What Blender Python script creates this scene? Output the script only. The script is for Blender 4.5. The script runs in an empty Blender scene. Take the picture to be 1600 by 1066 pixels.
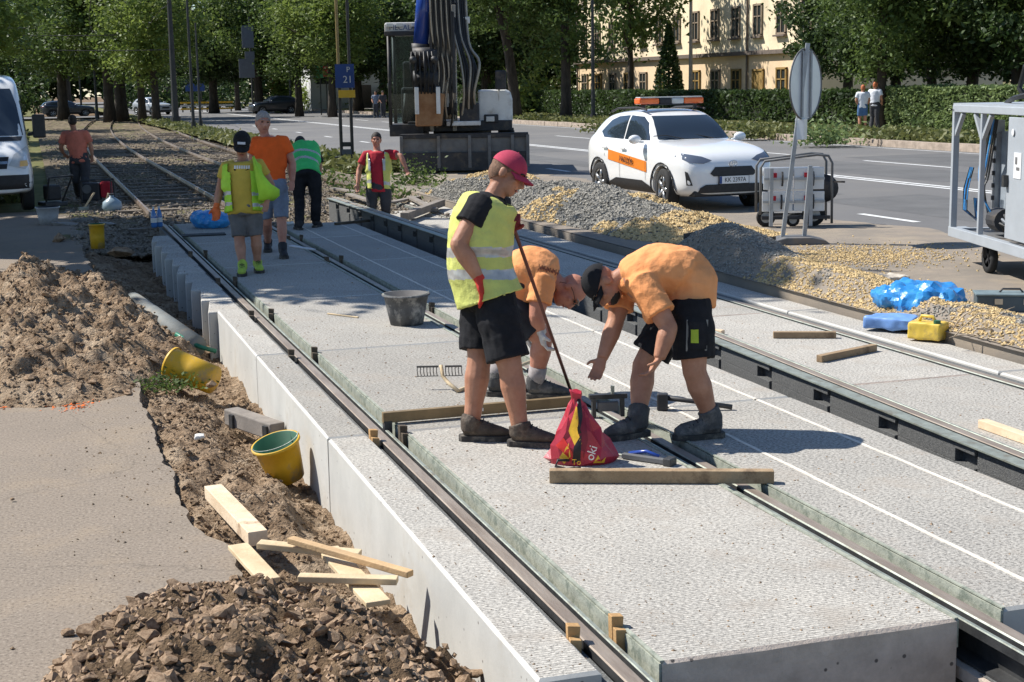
import bpy, bmesh, math, random
import numpy as np
from mathutils import Vector, Matrix, noise
from mathutils.bvhtree import BVHTree
random.seed(7)
RNG = np.random.default_rng(7)
S = bpy.context.scene
C = S.collection
R_ = math.radians
# ---------------------------------------------------------------- camera
CAM_H, FPX = 2.06, 2300.0
CR = Matrix(((0.95123868, -0.06891573, 0.30065861),
             (-0.3079762, -0.1578633, 0.93820565),
             (-0.01719417, -0.9850532, -0.17139008)))      # camera (right, down, forward) -> world
cam_d = bpy.data.cameras.new('camera')
cam = bpy.data.objects.new('camera', cam_d)
C.objects.link(cam)
m4 = Matrix.Identity(4)
for i in range(3):
    m4[i][0] = CR[i][0]; m4[i][1] = -CR[i][1]; m4[i][2] = -CR[i][2]
m4[2][3] = CAM_H
cam.matrix_world = m4
cam_d.sensor_width = 36.0
cam_d.lens = FPX / 1600.0 * 36.0
cam_d.clip_end = 1500
cam_d.clip_start = 0.1
S.camera = cam
# ---------------------------------------------------------------- sky, sun, exposure
SUN_EL, SUN_DIR = 48.0, Vector((-0.79, 0.613, 0)).normalized()
w = bpy.data.worlds.new('World'); S.world = w; w.use_nodes = True
nt = w.node_tree
bg = nt.nodes['Background']
sky = nt.nodes.new('ShaderNodeTexSky'); sky.sky_type = 'NISHITA'; sky.sun_disc = False
sky.sun_elevation = R_(SUN_EL); sky.sun_rotation = math.atan2(SUN_DIR.x, SUN_DIR.y)
sky.air_density = 1.0; sky.dust_density = 0.2; sky.ozone_density = 4.0
nt.links.new(sky.outputs[0], bg.inputs[0]); bg.inputs[1].default_value = 0.1
sun_d = bpy.data.lights.new('sun', 'SUN'); sun_d.energy = 5.0; sun_d.angle = R_(0.53); sun_d.color = (1.0, 0.965, 0.905)
sun = bpy.data.objects.new('sun', sun_d); C.objects.link(sun)
ce = math.cos(R_(SUN_EL))
sun.rotation_euler = Vector((-SUN_DIR.x * ce, -SUN_DIR.y * ce, -math.sin(R_(SUN_EL)))).to_track_quat('-Z', 'Y').to_euler()
sun.location = (-20, 20, 30)
S.view_settings.view_transform = 'Standard'; S.view_settings.look = 'None'
S.view_settings.exposure = 0.6; S.view_settings.gamma = 1.0
S.render.engine = 'CYCLES'

# ---------------------------------------------------------------- helpers
def ray(px, py):
    return CR @ Vector((px - 800.0, py - 533.0, FPX))
def at(px, py, z=0.0):
    """point of the level z that the photograph shows at a pixel"""
    d = ray(px, py); s = (z - CAM_H) / d.z
    return Vector((0, 0, CAM_H)) + d * s
def atD(px, py, D):
    """point on a pixel's line of sight, D metres in front of the lens"""
    return Vector((0, 0, CAM_H)) + ray(px, py) * (D / FPX)
def depth(p):
    return (CR.transposed() @ (Vector(p) - Vector((0, 0, CAM_H)))).z

def tag(o, label=None, cat=None, group=None, kind=None):
    if label: o['label'] = label
    if cat: o['category'] = cat
    if group: o['group'] = group
    if kind: o['kind'] = kind
    return o
def thing(name, label, cat, loc=(0, 0, 0), rotz=0.0, group=None):
    o = bpy.data.objects.new(name, None); C.objects.link(o)
    o.location = loc; o.rotation_euler = (0, 0, rotz); o.empty_display_size = .2
    return tag(o, label, cat, group)
def link(name, me, mat_=None, parent=None, smooth=False):
    o = bpy.data.objects.new(name, me); C.objects.link(o)
    if mat_:
        if len(me.materials): me.materials.clear()
        for m in (mat_ if isinstance(mat_, (list, tuple)) else [mat_]): me.materials.append(m)
    if parent: o.parent = parent
    if smooth: me.polygons.foreach_set('use_smooth', [True] * len(me.polygons))
    return o
def copy_tree(o, parent=None):
    c = o.copy(); C.objects.link(c); c.parent = parent
    for ch in list(o.children): copy_tree(ch, c)
    return c
def fast_mesh(name, V, F):
    """V (n,3), F (m,k) numpy"""
    me = bpy.data.meshes.new(name)
    V = np.asarray(V, np.float32); F = np.asarray(F, np.int32); m, k = F.shape
    me.vertices.add(len(V)); me.vertices.foreach_set('co', V.ravel())
    me.loops.add(m * k); me.loops.foreach_set('vertex_index', F.ravel())
    me.polygons.add(m); me.polygons.foreach_set('loop_start', np.arange(0, m * k, k, dtype=np.int32))
    me.polygons.foreach_set('loop_total', np.full(m, k, np.int32))
    me.update(calc_edges=True); me.validate(); me.shade_flat()
    return me

class MB:
    """collects shapes for one mesh"""
    def __init__(s, T=None): s.v = []; s.f = []; s.mi = []; s.T = T; s.m = 0
    def add(s, vs, fs):
        b = len(s.v)
        s.v += [tuple(s.T @ Vector(v)) if s.T else tuple(v) for v in vs]
        s.f += [tuple(b + i for i in f) for f in fs]; s.mi += [s.m] * len(fs)
        return s
    def box(s, c, d, rot=None, taper=1.0):
        x, y, z = d[0] / 2, d[1] / 2, d[2] / 2
        vs = [Vector((sx * x * (taper if sz > 0 else 1), sy * y * (taper if sz > 0 else 1), sz * z)) for sz in (-1, 1) for sy in (-1, 1) for sx in (-1, 1)]
        if rot is not None:
            M = rot if isinstance(rot, Matrix) else Matrix.Rotation(rot, 3, 'Z')
            vs = [M @ v for v in vs]
        vs = [v + Vector(c) for v in vs]
        return s.add(vs, [(0, 2, 3, 1), (4, 5, 7, 6), (0, 1, 5, 4), (2, 6, 7, 3), (0, 4, 6, 2), (1, 3, 7, 5)])
    def bar(s, a, b, w, h=None, up=(0, 0, 1)):
        """square bar between two points"""
        a, b = Vector(a), Vector(b); h = h or w
        t = (b - a).normalized(); u = Vector(up)
        if abs(t.dot(u)) > .98: u = Vector((1, 0, 0))
        x = t.cross(u).normalized(); y = x.cross(t).normalized()
        vs = [p + x * (i * w / 2) + y * (j * h / 2) for p in (a, b) for i, j in ((-1, -1), (1, -1), (1, 1), (-1, 1))]
        return s.add(vs, [(3, 2, 1, 0), (4, 5, 6, 7), (0, 1, 5, 4), (1, 2, 6, 5), (2, 3, 7, 6), (3, 0, 4, 7)])
    def tube(s, pts, r, n=8, caps=True, side=None):
        """r: number, list, or list of (a, b) half axes; side: vector(s) of the first axis"""
        pts = [Vector(p) for p in pts]; N = len(pts)
        rr = r if isinstance(r, (list, tuple)) else [r] * N
        vs = []; x = None
        for i, p in enumerate(pts):
            t = (pts[min(i + 1, N - 1)] - pts[max(i - 1, 0)])
            t = t.normalized() if t.length > 1e-9 else Vector((0, 0, 1))
            if side is not None:
                sd = Vector(side[i]) if isinstance(side, list) else Vector(side)
                x = (sd - t * sd.dot(t)).normalized()
            elif x is None:
                u = Vector((0, 0, 1)) if abs(t.z) < .9 else Vector((1, 0, 0)); x = t.cross(u).normalized()
            else:
                x = (x - t * x.dot(t)); x = x.normalized() if x.length > 1e-6 else t.orthogonal().normalized()
            y = t.cross(x); a, b = rr[i] if isinstance(rr[i], (list, tuple)) else (rr[i], rr[i])
            vs += [p + x * (a * math.cos(2 * math.pi * k / n)) + y * (b * math.sin(2 * math.pi * k / n)) for k in range(n)]
        fs = [(i * n + k, i * n + (k + 1) % n, (i + 1) * n + (k + 1) % n, (i + 1) * n + k) for i in range(N - 1) for k in range(n)]
        if caps: fs += [tuple(range(n - 1, -1, -1)), tuple((N - 1) * n + k for k in range(n))]
        return s.add(vs, fs)
    def ball(s, c, r, n=10, rot=None):
        rx, ry, rz = r if isinstance(r, (list, tuple)) else (r, r, r); c = Vector(c); m = max(4, n // 2 + 1)
        vs = [Vector((0, 0, -rz))]
        for i in range(1, m):
            a = -math.pi / 2 + math.pi * i / m
            vs += [Vector((rx * math.cos(a) * math.cos(2 * math.pi * k / n), ry * math.cos(a) * math.sin(2 * math.pi * k / n), rz * math.sin(a))) for k in range(n)]
        vs.append(Vector((0, 0, rz)))
        if rot is not None: vs = [rot @ v for v in vs]
        L = len(vs) - 1
        fs = [(0, 1 + (k + 1) % n, 1 + k) for k in range(n)]
        for i in range(m - 2):
            fs += [(1 + i * n + k, 1 + i * n + (k + 1) % n, 1 + (i + 1) * n + (k + 1) % n, 1 + (i + 1) * n + k) for k in range(n)]
        fs += [(1 + (m - 2) * n + k, 1 + (m - 2) * n + (k + 1) % n, L) for k in range(n)]
        return s.add([v + c for v in vs], fs)
    def cyl(s, a, b, r, n=16, r2=None):
        return s.tube([a, b], [r, r if r2 is None else r2], n)
    def lathe(s, prof, c=(0, 0, 0), n=24, M=None):
        c = Vector(c); N = len(prof)
        vs = [Vector((r * math.cos(2 * math.pi * k / n), r * math.sin(2 * math.pi * k / n), z)) for r, z in prof for k in range(n)]
        if M is not None: vs = [M @ v for v in vs]
        return s.add([v + c for v in vs], [(i * n + k, i * n + (k + 1) % n, (i + 1) * n + (k + 1) % n, (i + 1) * n + k) for i in range(N - 1) for k in range(n)])
    def prism(s, poly, axis, a, b):
        """polygon in the plane across axis, extruded from a to b; poly pairs are (x,z) for axis y, (y,z) for x, (x,y) for z"""
        def mk(u, v, t): return {'y': (u, t, v), 'x': (t, u, v), 'z': (u, v, t)}[axis]
        n = len(poly)
        vs = [mk(u, v, a) for u, v in poly] + [mk(u, v, b) for u, v in poly]
        fs = [tuple(range(n)), tuple(range(2 * n - 1, n - 1, -1))] + [(i, n + i, n + (i + 1) % n, (i + 1) % n) for i in range(n)]
        return s.add(vs, fs)
    def mesh(s, name='m', fix=True):
        me = bpy.data.meshes.new(name); me.from_pydata(s.v, [], s.f)
        if any(s.mi): me.polygons.foreach_set('material_index', s.mi)
        if fix:
            b = bmesh.new(); b.from_mesh(me); bmesh.ops.recalc_face_normals(b, faces=b.faces); b.to_mesh(me); b.free()
        me.update(); return me
    def build(s, name, mat_, parent=None, smooth=False, bevel=0.0, seg=2, auto=None):
        o = link(name, s.mesh(name), mat_, parent, smooth)
        if auto is not None: auto_smooth(o.data, auto)
        if bevel:
            md = o.modifiers.new('bevel', 'BEVEL'); md.width = bevel; md.segments = seg; md.limit_method = 'ANGLE'
        return o
def auto_smooth(me, deg):
    me.polygons.foreach_set('use_smooth', [True] * len(me.polygons))
    b = bmesh.new(); b.from_mesh(me); c = R_(deg)
    for e in b.edges:
        if len(e.link_faces) == 2 and e.calc_face_angle(0) > c: e.smooth = False
    b.to_mesh(me); b.free()
TS = bpy.data.scenes.new('workbench')      # an empty side scene: modifiers are evaluated there, it is removed at the end
def applied(o):
    """evaluate modifiers of a temporary object and delete it"""
    C.objects.unlink(o) if o.name in C.objects else None
    TS.collection.objects.link(o); vl = TS.view_layers[0]; vl.update()
    me = bpy.data.meshes.new_from_object(o.evaluated_get(vl.depsgraph)); old = o.data
    bpy.data.objects.remove(o)
    (bpy.data.meshes if isinstance(old, bpy.types.Mesh) else bpy.data.curves).remove(old)
    return me
def remesh(mb, vox, smooth=6, fac=.5):
    o = bpy.data.objects.new('tmp', mb.mesh('tmp', True))
    r = o.modifiers.new('r', 'REMESH'); r.mode = 'VOXEL'; r.voxel_size = vox
    if smooth:
        m = o.modifiers.new('s', 'SMOOTH'); m.iterations = smooth; m.factor = fac
    return applied(o)
def fbm(x, y, z=0.0, o=4):
    return noise.fractal(Vector((x, y, z)), 1.0, 2.0, o)

# ---------------------------------------------------------------- materials
def _n(t, k, **kw):
    n = t.nodes.new(k)
    for a, b in kw.items():
        if a in n.inputs: n.inputs[a].default_value = b
        else: setattr(n, a, b)
    return n
def lin(c):
    return tuple(c[:3]) + (1.0,)
MATS = {}
def mat(name, col, rough=.7, var=.18, sc=6.0, bump=0.0, bsc=60.0, metal=0.0, col2=None, spec=.4, coat=0.0, lo=.35, hi=.65, det=6.0, dirt=None, dsc=3.0, dlo=.52, dhi=.7, aniso=None, bdist=.02):
    if name in MATS: return MATS[name]
    m = bpy.data.materials.new(name); m.use_nodes = True; t = m.node_tree; L = t.links.new
    p = t.nodes['Principled BSDF']; p.inputs['Roughness'].default_value = rough; p.inputs['Metallic'].default_value = metal
    p.inputs['Specular IOR Level'].default_value = spec; p.inputs['Coat Weight'].default_value = coat
    tc = _n(t, 'ShaderNodeTexCoord'); src = tc.outputs['Object']
    if aniso:
        mp = _n(t, 'ShaderNodeMapping'); mp.inputs['Scale'].default_value = aniso; L(src, mp.inputs[0]); src = mp.outputs[0]
    nz = _n(t, 'ShaderNodeTexNoise', Scale=sc, Detail=det, Roughness=.65); L(src, nz.inputs['Vector'])
    rp = _n(t, 'ShaderNodeMapRange'); rp.inputs[1].default_value = lo; rp.inputs[2].default_value = hi; L(nz.outputs[0], rp.inputs[0])
    mx = _n(t, 'ShaderNodeMix', data_type='RGBA'); L(rp.outputs[0], mx.inputs[0])
    c2 = col2 or tuple(min(1, x * (1 + var)) for x in col); c1 = col if col2 else tuple(x * (1 - var) for x in col)
    mx.inputs[6].default_value = lin(c1); mx.inputs[7].default_value = lin(c2); out = mx.outputs[2]
    if dirt:
        n2 = _n(t, 'ShaderNodeTexNoise', Scale=dsc, Detail=8.0, Roughness=.7); L(tc.outputs['Object'], n2.inputs['Vector'])
        r2 = _n(t, 'ShaderNodeMapRange'); r2.inputs[1].default_value = dlo; r2.inputs[2].default_value = dhi; L(n2.outputs[0], r2.inputs[0])
        m2 = _n(t, 'ShaderNodeMix', data_type='RGBA'); L(r2.outputs[0], m2.inputs[0]); L(out, m2.inputs[6]); m2.inputs[7].default_value = lin(dirt); out = m2.outputs[2]
    L(out, p.inputs['Base Color'])
    if bump:
        nb = _n(t, 'ShaderNodeTexNoise', Scale=bsc, Detail=5.0, Roughness=.6); L(src, nb.inputs['Vector'])
        bp = _n(t, 'ShaderNodeBump', Strength=bump, Distance=bdist); L(nb.outputs[0], bp.inputs['Height']); L(bp.outputs[0], p.inputs['Normal'])
    MATS[name] = m
    return m
def glass(name, col=(.015, .02, .025), rough=.03, trans=.0):
    if name in MATS: return MATS[name]
    m = bpy.data.materials.new(name); m.use_nodes = True; t = m.node_tree; L = t.links.new
    p = t.nodes['Principled BSDF']; p.inputs['Base Color'].default_value = lin(col); p.inputs['Roughness'].default_value = rough
    p.inputs['Specular IOR Level'].default_value = .8
    if trans:
        tr = _n(t, 'ShaderNodeBsdfTransparent'); tr.inputs[0].default_value = (.75, .85, .85, 1); mx = _n(t, 'ShaderNodeMixShader'); mx.inputs[0].default_value = trans
        L(p.outputs[0], mx.inputs[1]); L(tr.outputs[0], mx.inputs[2]); L(mx.outputs[0], t.nodes['Material Output'].inputs[0])
    MATS[name] = m
    return m
def leafmat(name, c1, c2, sc=.6, tl=.35):
    m = bpy.data.materials.new(name); m.use_nodes = True; t = m.node_tree; L = t.links.new
    p = t.nodes['Principled BSDF']; p.inputs['Roughness'].default_value = .55; p.inputs['Specular IOR Level'].default_value = .35
    tc = _n(t, 'ShaderNodeTexCoord'); nz = _n(t, 'ShaderNodeTexNoise', Scale=sc, Detail=8.0, Roughness=.75); L(tc.outputs['Object'], nz.inputs['Vector'])
    rp = _n(t, 'ShaderNodeMapRange'); rp.inputs[1].default_value = .35; rp.inputs[2].default_value = .65; L(nz.outputs[0], rp.inputs[0])
    mx = _n(t, 'ShaderNodeMix', data_type='RGBA'); L(rp.outputs[0], mx.inputs[0]); mx.inputs[6].default_value = lin(c1); mx.inputs[7].default_value = lin(c2)
    L(mx.outputs[2], p.inputs['Base Color'])
    tr = _n(t, 'ShaderNodeBsdfTranslucent'); L(mx.outputs[2], tr.inputs[0]); ms = _n(t, 'ShaderNodeMixShader'); ms.inputs[0].default_value = tl
    L(p.outputs[0], ms.inputs[1]); L(tr.outputs[0], ms.inputs[2]); L(ms.outputs[0], t.nodes['Material Output'].inputs[0])
    return m
# ================================================================ materials of the setting
def concrete_top(name, ridges=True, base=(.435, .412, .37), pit=.72):
    m = bpy.data.materials.new(name); m.use_nodes = True; t = m.node_tree; L = t.links.new
    p = t.nodes['Principled BSDF']; p.inputs['Roughness'].default_value = .9; p.inputs['Specular IOR Level'].default_value = .2
    tc = _n(t, 'ShaderNodeTexCoord'); src = tc.outputs['Object']
    big = _n(t, 'ShaderNodeTexNoise', Scale=1.3, Detail=6.0, Roughness=.6); L(src, big.inputs['Vector'])
    mp = _n(t, 'ShaderNodeMapping'); mp.inputs['Scale'].default_value = (.75, 1.0, 1.0); L(src, mp.inputs[0])
    fine = _n(t, 'ShaderNodeTexNoise', Scale=72.0, Detail=4.0, Roughness=.75); L(mp.outputs[0], fine.inputs['Vector'])
    c = _n(t, 'ShaderNodeMix', data_type='RGBA'); L(big.outputs[0], c.inputs[0])
    c.inputs[6].default_value = lin(tuple(x * .62 for x in base)); c.inputs[7].default_value = lin((base[0] * 1.2, base[1] * 1.18, base[2] * 1.14))
    pr = _n(t, 'ShaderNodeMapRange'); pr.inputs[1].default_value = .50; pr.inputs[2].default_value = .36; pr.inputs[4].default_value = pit; L(fine.outputs[0], pr.inputs[0])
    d = _n(t, 'ShaderNodeMix', data_type='RGBA'); L(pr.outputs[0], d.inputs[0]); L(c.outputs[2], d.inputs[6]); d.inputs[7].default_value = (.09, .085, .08, 1)
    br = _n(t, 'ShaderNodeMapRange'); br.inputs[1].default_value = .52; br.inputs[2].default_value = .66; br.inputs[4].default_value = .6; L(fine.outputs[0], br.inputs[0]); d0 = d
    d = _n(t, 'ShaderNodeMix', data_type='RGBA'); L(br.outputs[0], d.inputs[0]); L(d0.outputs[2], d.inputs[6]); d.inputs[7].default_value = lin((base[0] * 1.65, base[1] * 1.63, base[2] * 1.6))
    vo = _n(t, 'ShaderNodeTexVoronoi', Scale=88.0); L(mp.outputs[0], vo.inputs['Vector']); vd = _n(t, 'ShaderNodeMapRange'); vd.inputs[1].default_value = .30; vd.inputs[2].default_value = .16; L(vo.outputs['Distance'], vd.inputs[0])
    sx_ = _n(t, 'ShaderNodeSeparateColor'); L(vo.outputs['Color'], sx_.inputs[0]); vt_ = _n(t, 'ShaderNodeMapRange'); vt_.inputs[1].default_value = .45; vt_.inputs[2].default_value = .6; vt_.inputs[4].default_value = .8; L(sx_.outputs[0], vt_.inputs[0])
    vm = _n(t, 'ShaderNodeMath', operation='MULTIPLY'); L(vd.outputs[0], vm.inputs[0]); L(vt_.outputs[0], vm.inputs[1]); d1 = d
    d = _n(t, 'ShaderNodeMix', data_type='RGBA'); L(vm.outputs[0], d.inputs[0]); L(d1.outputs[2], d.inputs[6]); d.inputs[7].default_value = (.075, .07, .065, 1)
    oi = _n(t, 'ShaderNodeObjectInfo'); orr = _n(t, 'ShaderNodeMapRange'); orr.inputs[3].default_value = .86; orr.inputs[4].default_value = 1.12; L(oi.outputs['Random'], orr.inputs[0]); d2 = d
    d = _n(t, 'ShaderNodeMix', data_type='RGBA', blend_type='MULTIPLY'); d.inputs[0].default_value = 1.0; L(d2.outputs[2], d.inputs[6]); L(orr.outputs[0], d.inputs[7])
    # stains
    st = _n(t, 'ShaderNodeTexNoise', Scale=2.2, Detail=7.0, Roughness=.62); L(src, st.inputs['Vector'])
    sr = _n(t, 'ShaderNodeMapRange'); sr.inputs[1].default_value = .52; sr.inputs[2].default_value = .72; sr.inputs[4].default_value = .75; L(st.outputs[0], sr.inputs[0])
    e = _n(t, 'ShaderNodeMix', data_type='RGBA'); L(sr.outputs[0], e.inputs[0]); L(d.outputs[2], e.inputs[6]); e.inputs[7].default_value = (.33, .285, .235, 1)
    L(e.outputs[2], p.inputs['Base Color'])
    h = _n(t, 'ShaderNodeMath', operation='MULTIPLY'); L(fine.outputs[0], h.inputs[0]); h.inputs[1].default_value = 1.0; hh = h.outputs[0]
    if ridges:
        wv = _n(t, 'ShaderNodeTexWave', wave_type='BANDS', bands_direction='Y', Scale=16.0, Distortion=1.6, Detail=2.0); wv.inputs['Detail Scale'].default_value = 2.0
        L(src, wv.inputs['Vector']); a = _n(t, 'ShaderNodeMath', operation='MULTIPLY'); L(wv.outputs[0], a.inputs[0]); a.inputs[1].default_value = .45
        rv = _n(t, 'ShaderNodeMapRange'); rv.inputs[1].default_value = .35; rv.inputs[2].default_value = .05; rv.inputs[4].default_value = .34; L(wv.outputs[0], rv.inputs[0]); rm = _n(t, 'ShaderNodeMix', data_type='RGBA'); L(rv.outputs[0], rm.inputs[0]); L(e.outputs[2], rm.inputs[6]); rm.inputs[7].default_value = (.14, .125, .105, 1); L(rm.outputs[2], p.inputs['Base Color'])
        ad = _n(t, 'ShaderNodeMath', operation='ADD'); L(hh, ad.inputs[0]); L(a.outputs[0], ad.inputs[1]); hh = ad.outputs[0]
    bp = _n(t, 'ShaderNodeBump', Strength=.45, Distance=.010); L(hh, bp.inputs['Height']); L(bp.outputs[0], p.inputs['Normal'])
    return m
CTOP = concrete_top('concrete_broomed')
CTOP2 = concrete_top('concrete_speckled', False, (.455, .432, .39), .85)
CSIDE = mat('concrete_formed', (.47, .455, .415), .85, .08, 3.0, .06, 45.0, dirt=(.38, .34, .275), dsc=2.2, dlo=.55, dhi=.8)
CSHADE = mat('concrete_raw', (.52, .43, .35), .9, .2, 5.0, .3, 60.0)
def add_holes(m, scale, col, thr=.10, prob=.55):
    """small blow holes left by the formwork"""
    t = m.node_tree; L = t.links.new; p = t.nodes['Principled BSDF']; src = p.inputs['Base Color'].links[0].from_socket
    tc = _n(t, 'ShaderNodeTexCoord'); v = _n(t, 'ShaderNodeTexVoronoi', Scale=scale); L(tc.outputs['Object'], v.inputs['Vector'])
    a = _n(t, 'ShaderNodeMapRange'); a.inputs[1].default_value = thr * 1.5; a.inputs[2].default_value = thr; L(v.outputs['Distance'], a.inputs[0])
    sc_ = _n(t, 'ShaderNodeSeparateColor'); L(v.outputs['Color'], sc_.inputs[0]); b = _n(t, 'ShaderNodeMath', operation='GREATER_THAN'); L(sc_.outputs[0], b.inputs[0]); b.inputs[1].default_value = prob
    c = _n(t, 'ShaderNodeMath', operation='MULTIPLY'); L(a.outputs[0], c.inputs[0]); L(b.outputs[0], c.inputs[1])
    x = _n(t, 'ShaderNodeMix', data_type='RGBA'); L(c.outputs[0], x.inputs[0]); L(src, x.inputs[6]); x.inputs[7].default_value = lin(col); L(x.outputs[2], p.inputs['Base Color'])
add_holes(CSIDE, 16.0, (.16, .14, .12)); add_holes(CSHADE, 18.0, (.12, .10, .085), .12, .6)
GREEN = mat('green_release_oil', (.30, .31, .25), .8, .2, 9.0, .2, 60.0, dirt=(.17, .19, .15), dsc=14.0, dlo=.5, dhi=.62)
RAILTOP = mat('rail_rust', (.23, .18, .14), .55, .25, 14.0, .15, 90.0, metal=.35, col2=(.34, .285, .23), aniso=(1, .15, 1))
RUBBER = mat('rubber_granulate', (.10, .10, .095), .9, .5, 130.0, .5, 160.0, col2=(.22, .22, .21), lo=.45, hi=.7, det=2.0)
RUBBER_D = mat('rubber_dark', (.035, .037, .036), .8, .3, 60.0, .3, 120.0)
STEEL_G = mat('steel_grey_green', (.30, .32, .27), .5, .2, 12.0, .1, 90.0, metal=.4, dirt=(.2, .17, .12), dsc=9.0)
STEEL_D = mat('steel_dark', (.06, .06, .06), .5, .3, 10.0, .1, 80.0, metal=.5)
SOIL = mat('soil_brown', (.17, .11, .066), .97, .3, 11.0, 1.0, 34.0, col2=(.48, .345, .225), dirt=(.58, .45, .315), dsc=2.8, dlo=.5, dhi=.70, spec=.1, bdist=.08)
SOIL_D = mat('soil_dark', (.10, .066, .040), .97, .3, 7.0, .9, 50.0, col2=(.24, .165, .10), spec=.1, bdist=.05)
ASPH_L = mat('asphalt_sandy', (.40, .33, .255), .93, .2, 2.2, .6, 120.0, col2=(.31, .265, .215), dirt=(.50, .38, .26), dsc=1.1, dlo=.42, dhi=.62, spec=.2)
def pavement_mat():
    m = bpy.data.materials.new('pavement_worn'); m.use_nodes = True; t = m.node_tree; L = t.links.new; p = t.nodes['Principled BSDF']; p.inputs['Roughness'].default_value = .93; p.inputs['Specular IOR Level'].default_value = .15
    tc = _n(t, 'ShaderNodeTexCoord'); src = tc.outputs['Object']
    def ns(sc, det=6.0): n = _n(t, 'ShaderNodeTexNoise', Scale=sc, Detail=det, Roughness=.65); L(src, n.inputs['Vector']); return n.outputs[0]
    def rng(v, a, b, c=0.0, d=1.0): r = _n(t, 'ShaderNodeMapRange'); L(v, r.inputs[0]); r.inputs[1].default_value = a; r.inputs[2].default_value = b; r.inputs[3].default_value = c; r.inputs[4].default_value = d; return r.outputs[0]
    def mix(f, a, b):
        x = _n(t, 'ShaderNodeMix', data_type='RGBA'); L(f, x.inputs[0])
        for i, v in ((6, a), (7, b)):
            if isinstance(v, tuple): x.inputs[i].default_value = lin(v)
            else: L(v, x.inputs[i])
        return x.outputs[2]
    c = mix(rng(ns(1.6), .2, .8), (.215, .178, .14), (.26, .212, .165)); c = mix(rng(ns(1.4, 6.0), .50, .70, 0, .6), c, (.31, .24, .165))
    g = ns(60.0, 5.0); c = mix(rng(g, .47, .38, 0, .6), c, (.085, .07, .058)); c = mix(rng(g, .55, .66, 0, .55), c, (.40, .345, .28))
    w_ = _n(t, 'ShaderNodeTexNoise', Scale=3.0, Detail=4.0); L(src, w_.inputs['Vector']); va = _n(t, 'ShaderNodeVectorMath', operation='MULTIPLY_ADD'); L(w_.outputs[1], va.inputs[0]); va.inputs[1].default_value = (.35, .35, .35); L(src, va.inputs[2])
    vo = _n(t, 'ShaderNodeTexVoronoi', feature='DISTANCE_TO_EDGE', Scale=.55); L(va.outputs[0], vo.inputs['Vector']); cr = rng(vo.outputs[0], .0, .006, .35, 0.0); c = mix(cr, c, (.09, .075, .06))
    L(c, p.inputs['Base Color']); b = _n(t, 'ShaderNodeBump', Strength=.5, Distance=.006); L(g, b.inputs['Height']); L(b.outputs[0], p.inputs['Normal'])
    return m
PAVE = pavement_mat()
ASPH_R = mat('asphalt_road', (.155, .15, .145), .85, .15, .7, .35, 170.0, col2=(.125, .122, .12), dirt=(.19, .18, .165), dsc=.35, dlo=.45, dhi=.7, spec=.3)
ASPH_D = mat('asphalt_dusty', (.27, .225, .18), .92, .15, 1.2, .45, 150.0, col2=(.21, .185, .155), dirt=(.33, .27, .20), dsc=.9, dlo=.48, dhi=.68, spec=.2)
PAINT = mat('road_paint', (.62, .62, .60), .8, .15, 7.0, dirt=(.3, .29, .28), dsc=9.0, dlo=.55, dhi=.7)
GRASSG = mat('grass_ground', (.09, .10, .035), .95, .3, .8, .6, 8.0, col2=(.19, .17, .075), spec=.1)
BALLAST = mat('ballast_ground', (.09, .072, .05), .95, .3, 2.0, 1.0, 22.0, col2=(.24, .19, .13), dirt=(.13, .14, .05), dsc=.7, dlo=.52, dhi=.66, spec=.1, bdist=.05)
STONE_G = mat('stone_dark_grey', (.155, .145, .125), .85, .4, 25.0, .3, 60.0, col2=(.37, .345, .295))
STONE_Y = mat('stone_yellow', (.44, .31, .14), .85, .3, 22.0, .3, 60.0, col2=(.64, .48, .25))
STONE_B = mat('stone_brown', (.17, .11, .068), .95, .3, 2.5, .5, 12.0, col2=(.41, .29, .19), spec=.1)
WOOD = mat('timber_fresh', (.52, .38, .22), .75, .15, 5.0, .2, 60.0, col2=(.68, .54, .34), aniso=(1, 1, 1))
WOOD_B = mat('timber_brown', (.25, .165, .09), .8, .25, 4.0, .25, 50.0, col2=(.38, .27, .16), dirt=(.14, .09, .05), dsc=7.0)
WOOD_O = mat('timber_orange', (.36, .20, .075), .75, .25, 8.0, .25, 60.0, col2=(.50, .31, .14))
WHITE_P = mat('paint_white', (.78, .78, .77), .35, .03, 3.0, coat=.4)
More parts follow.
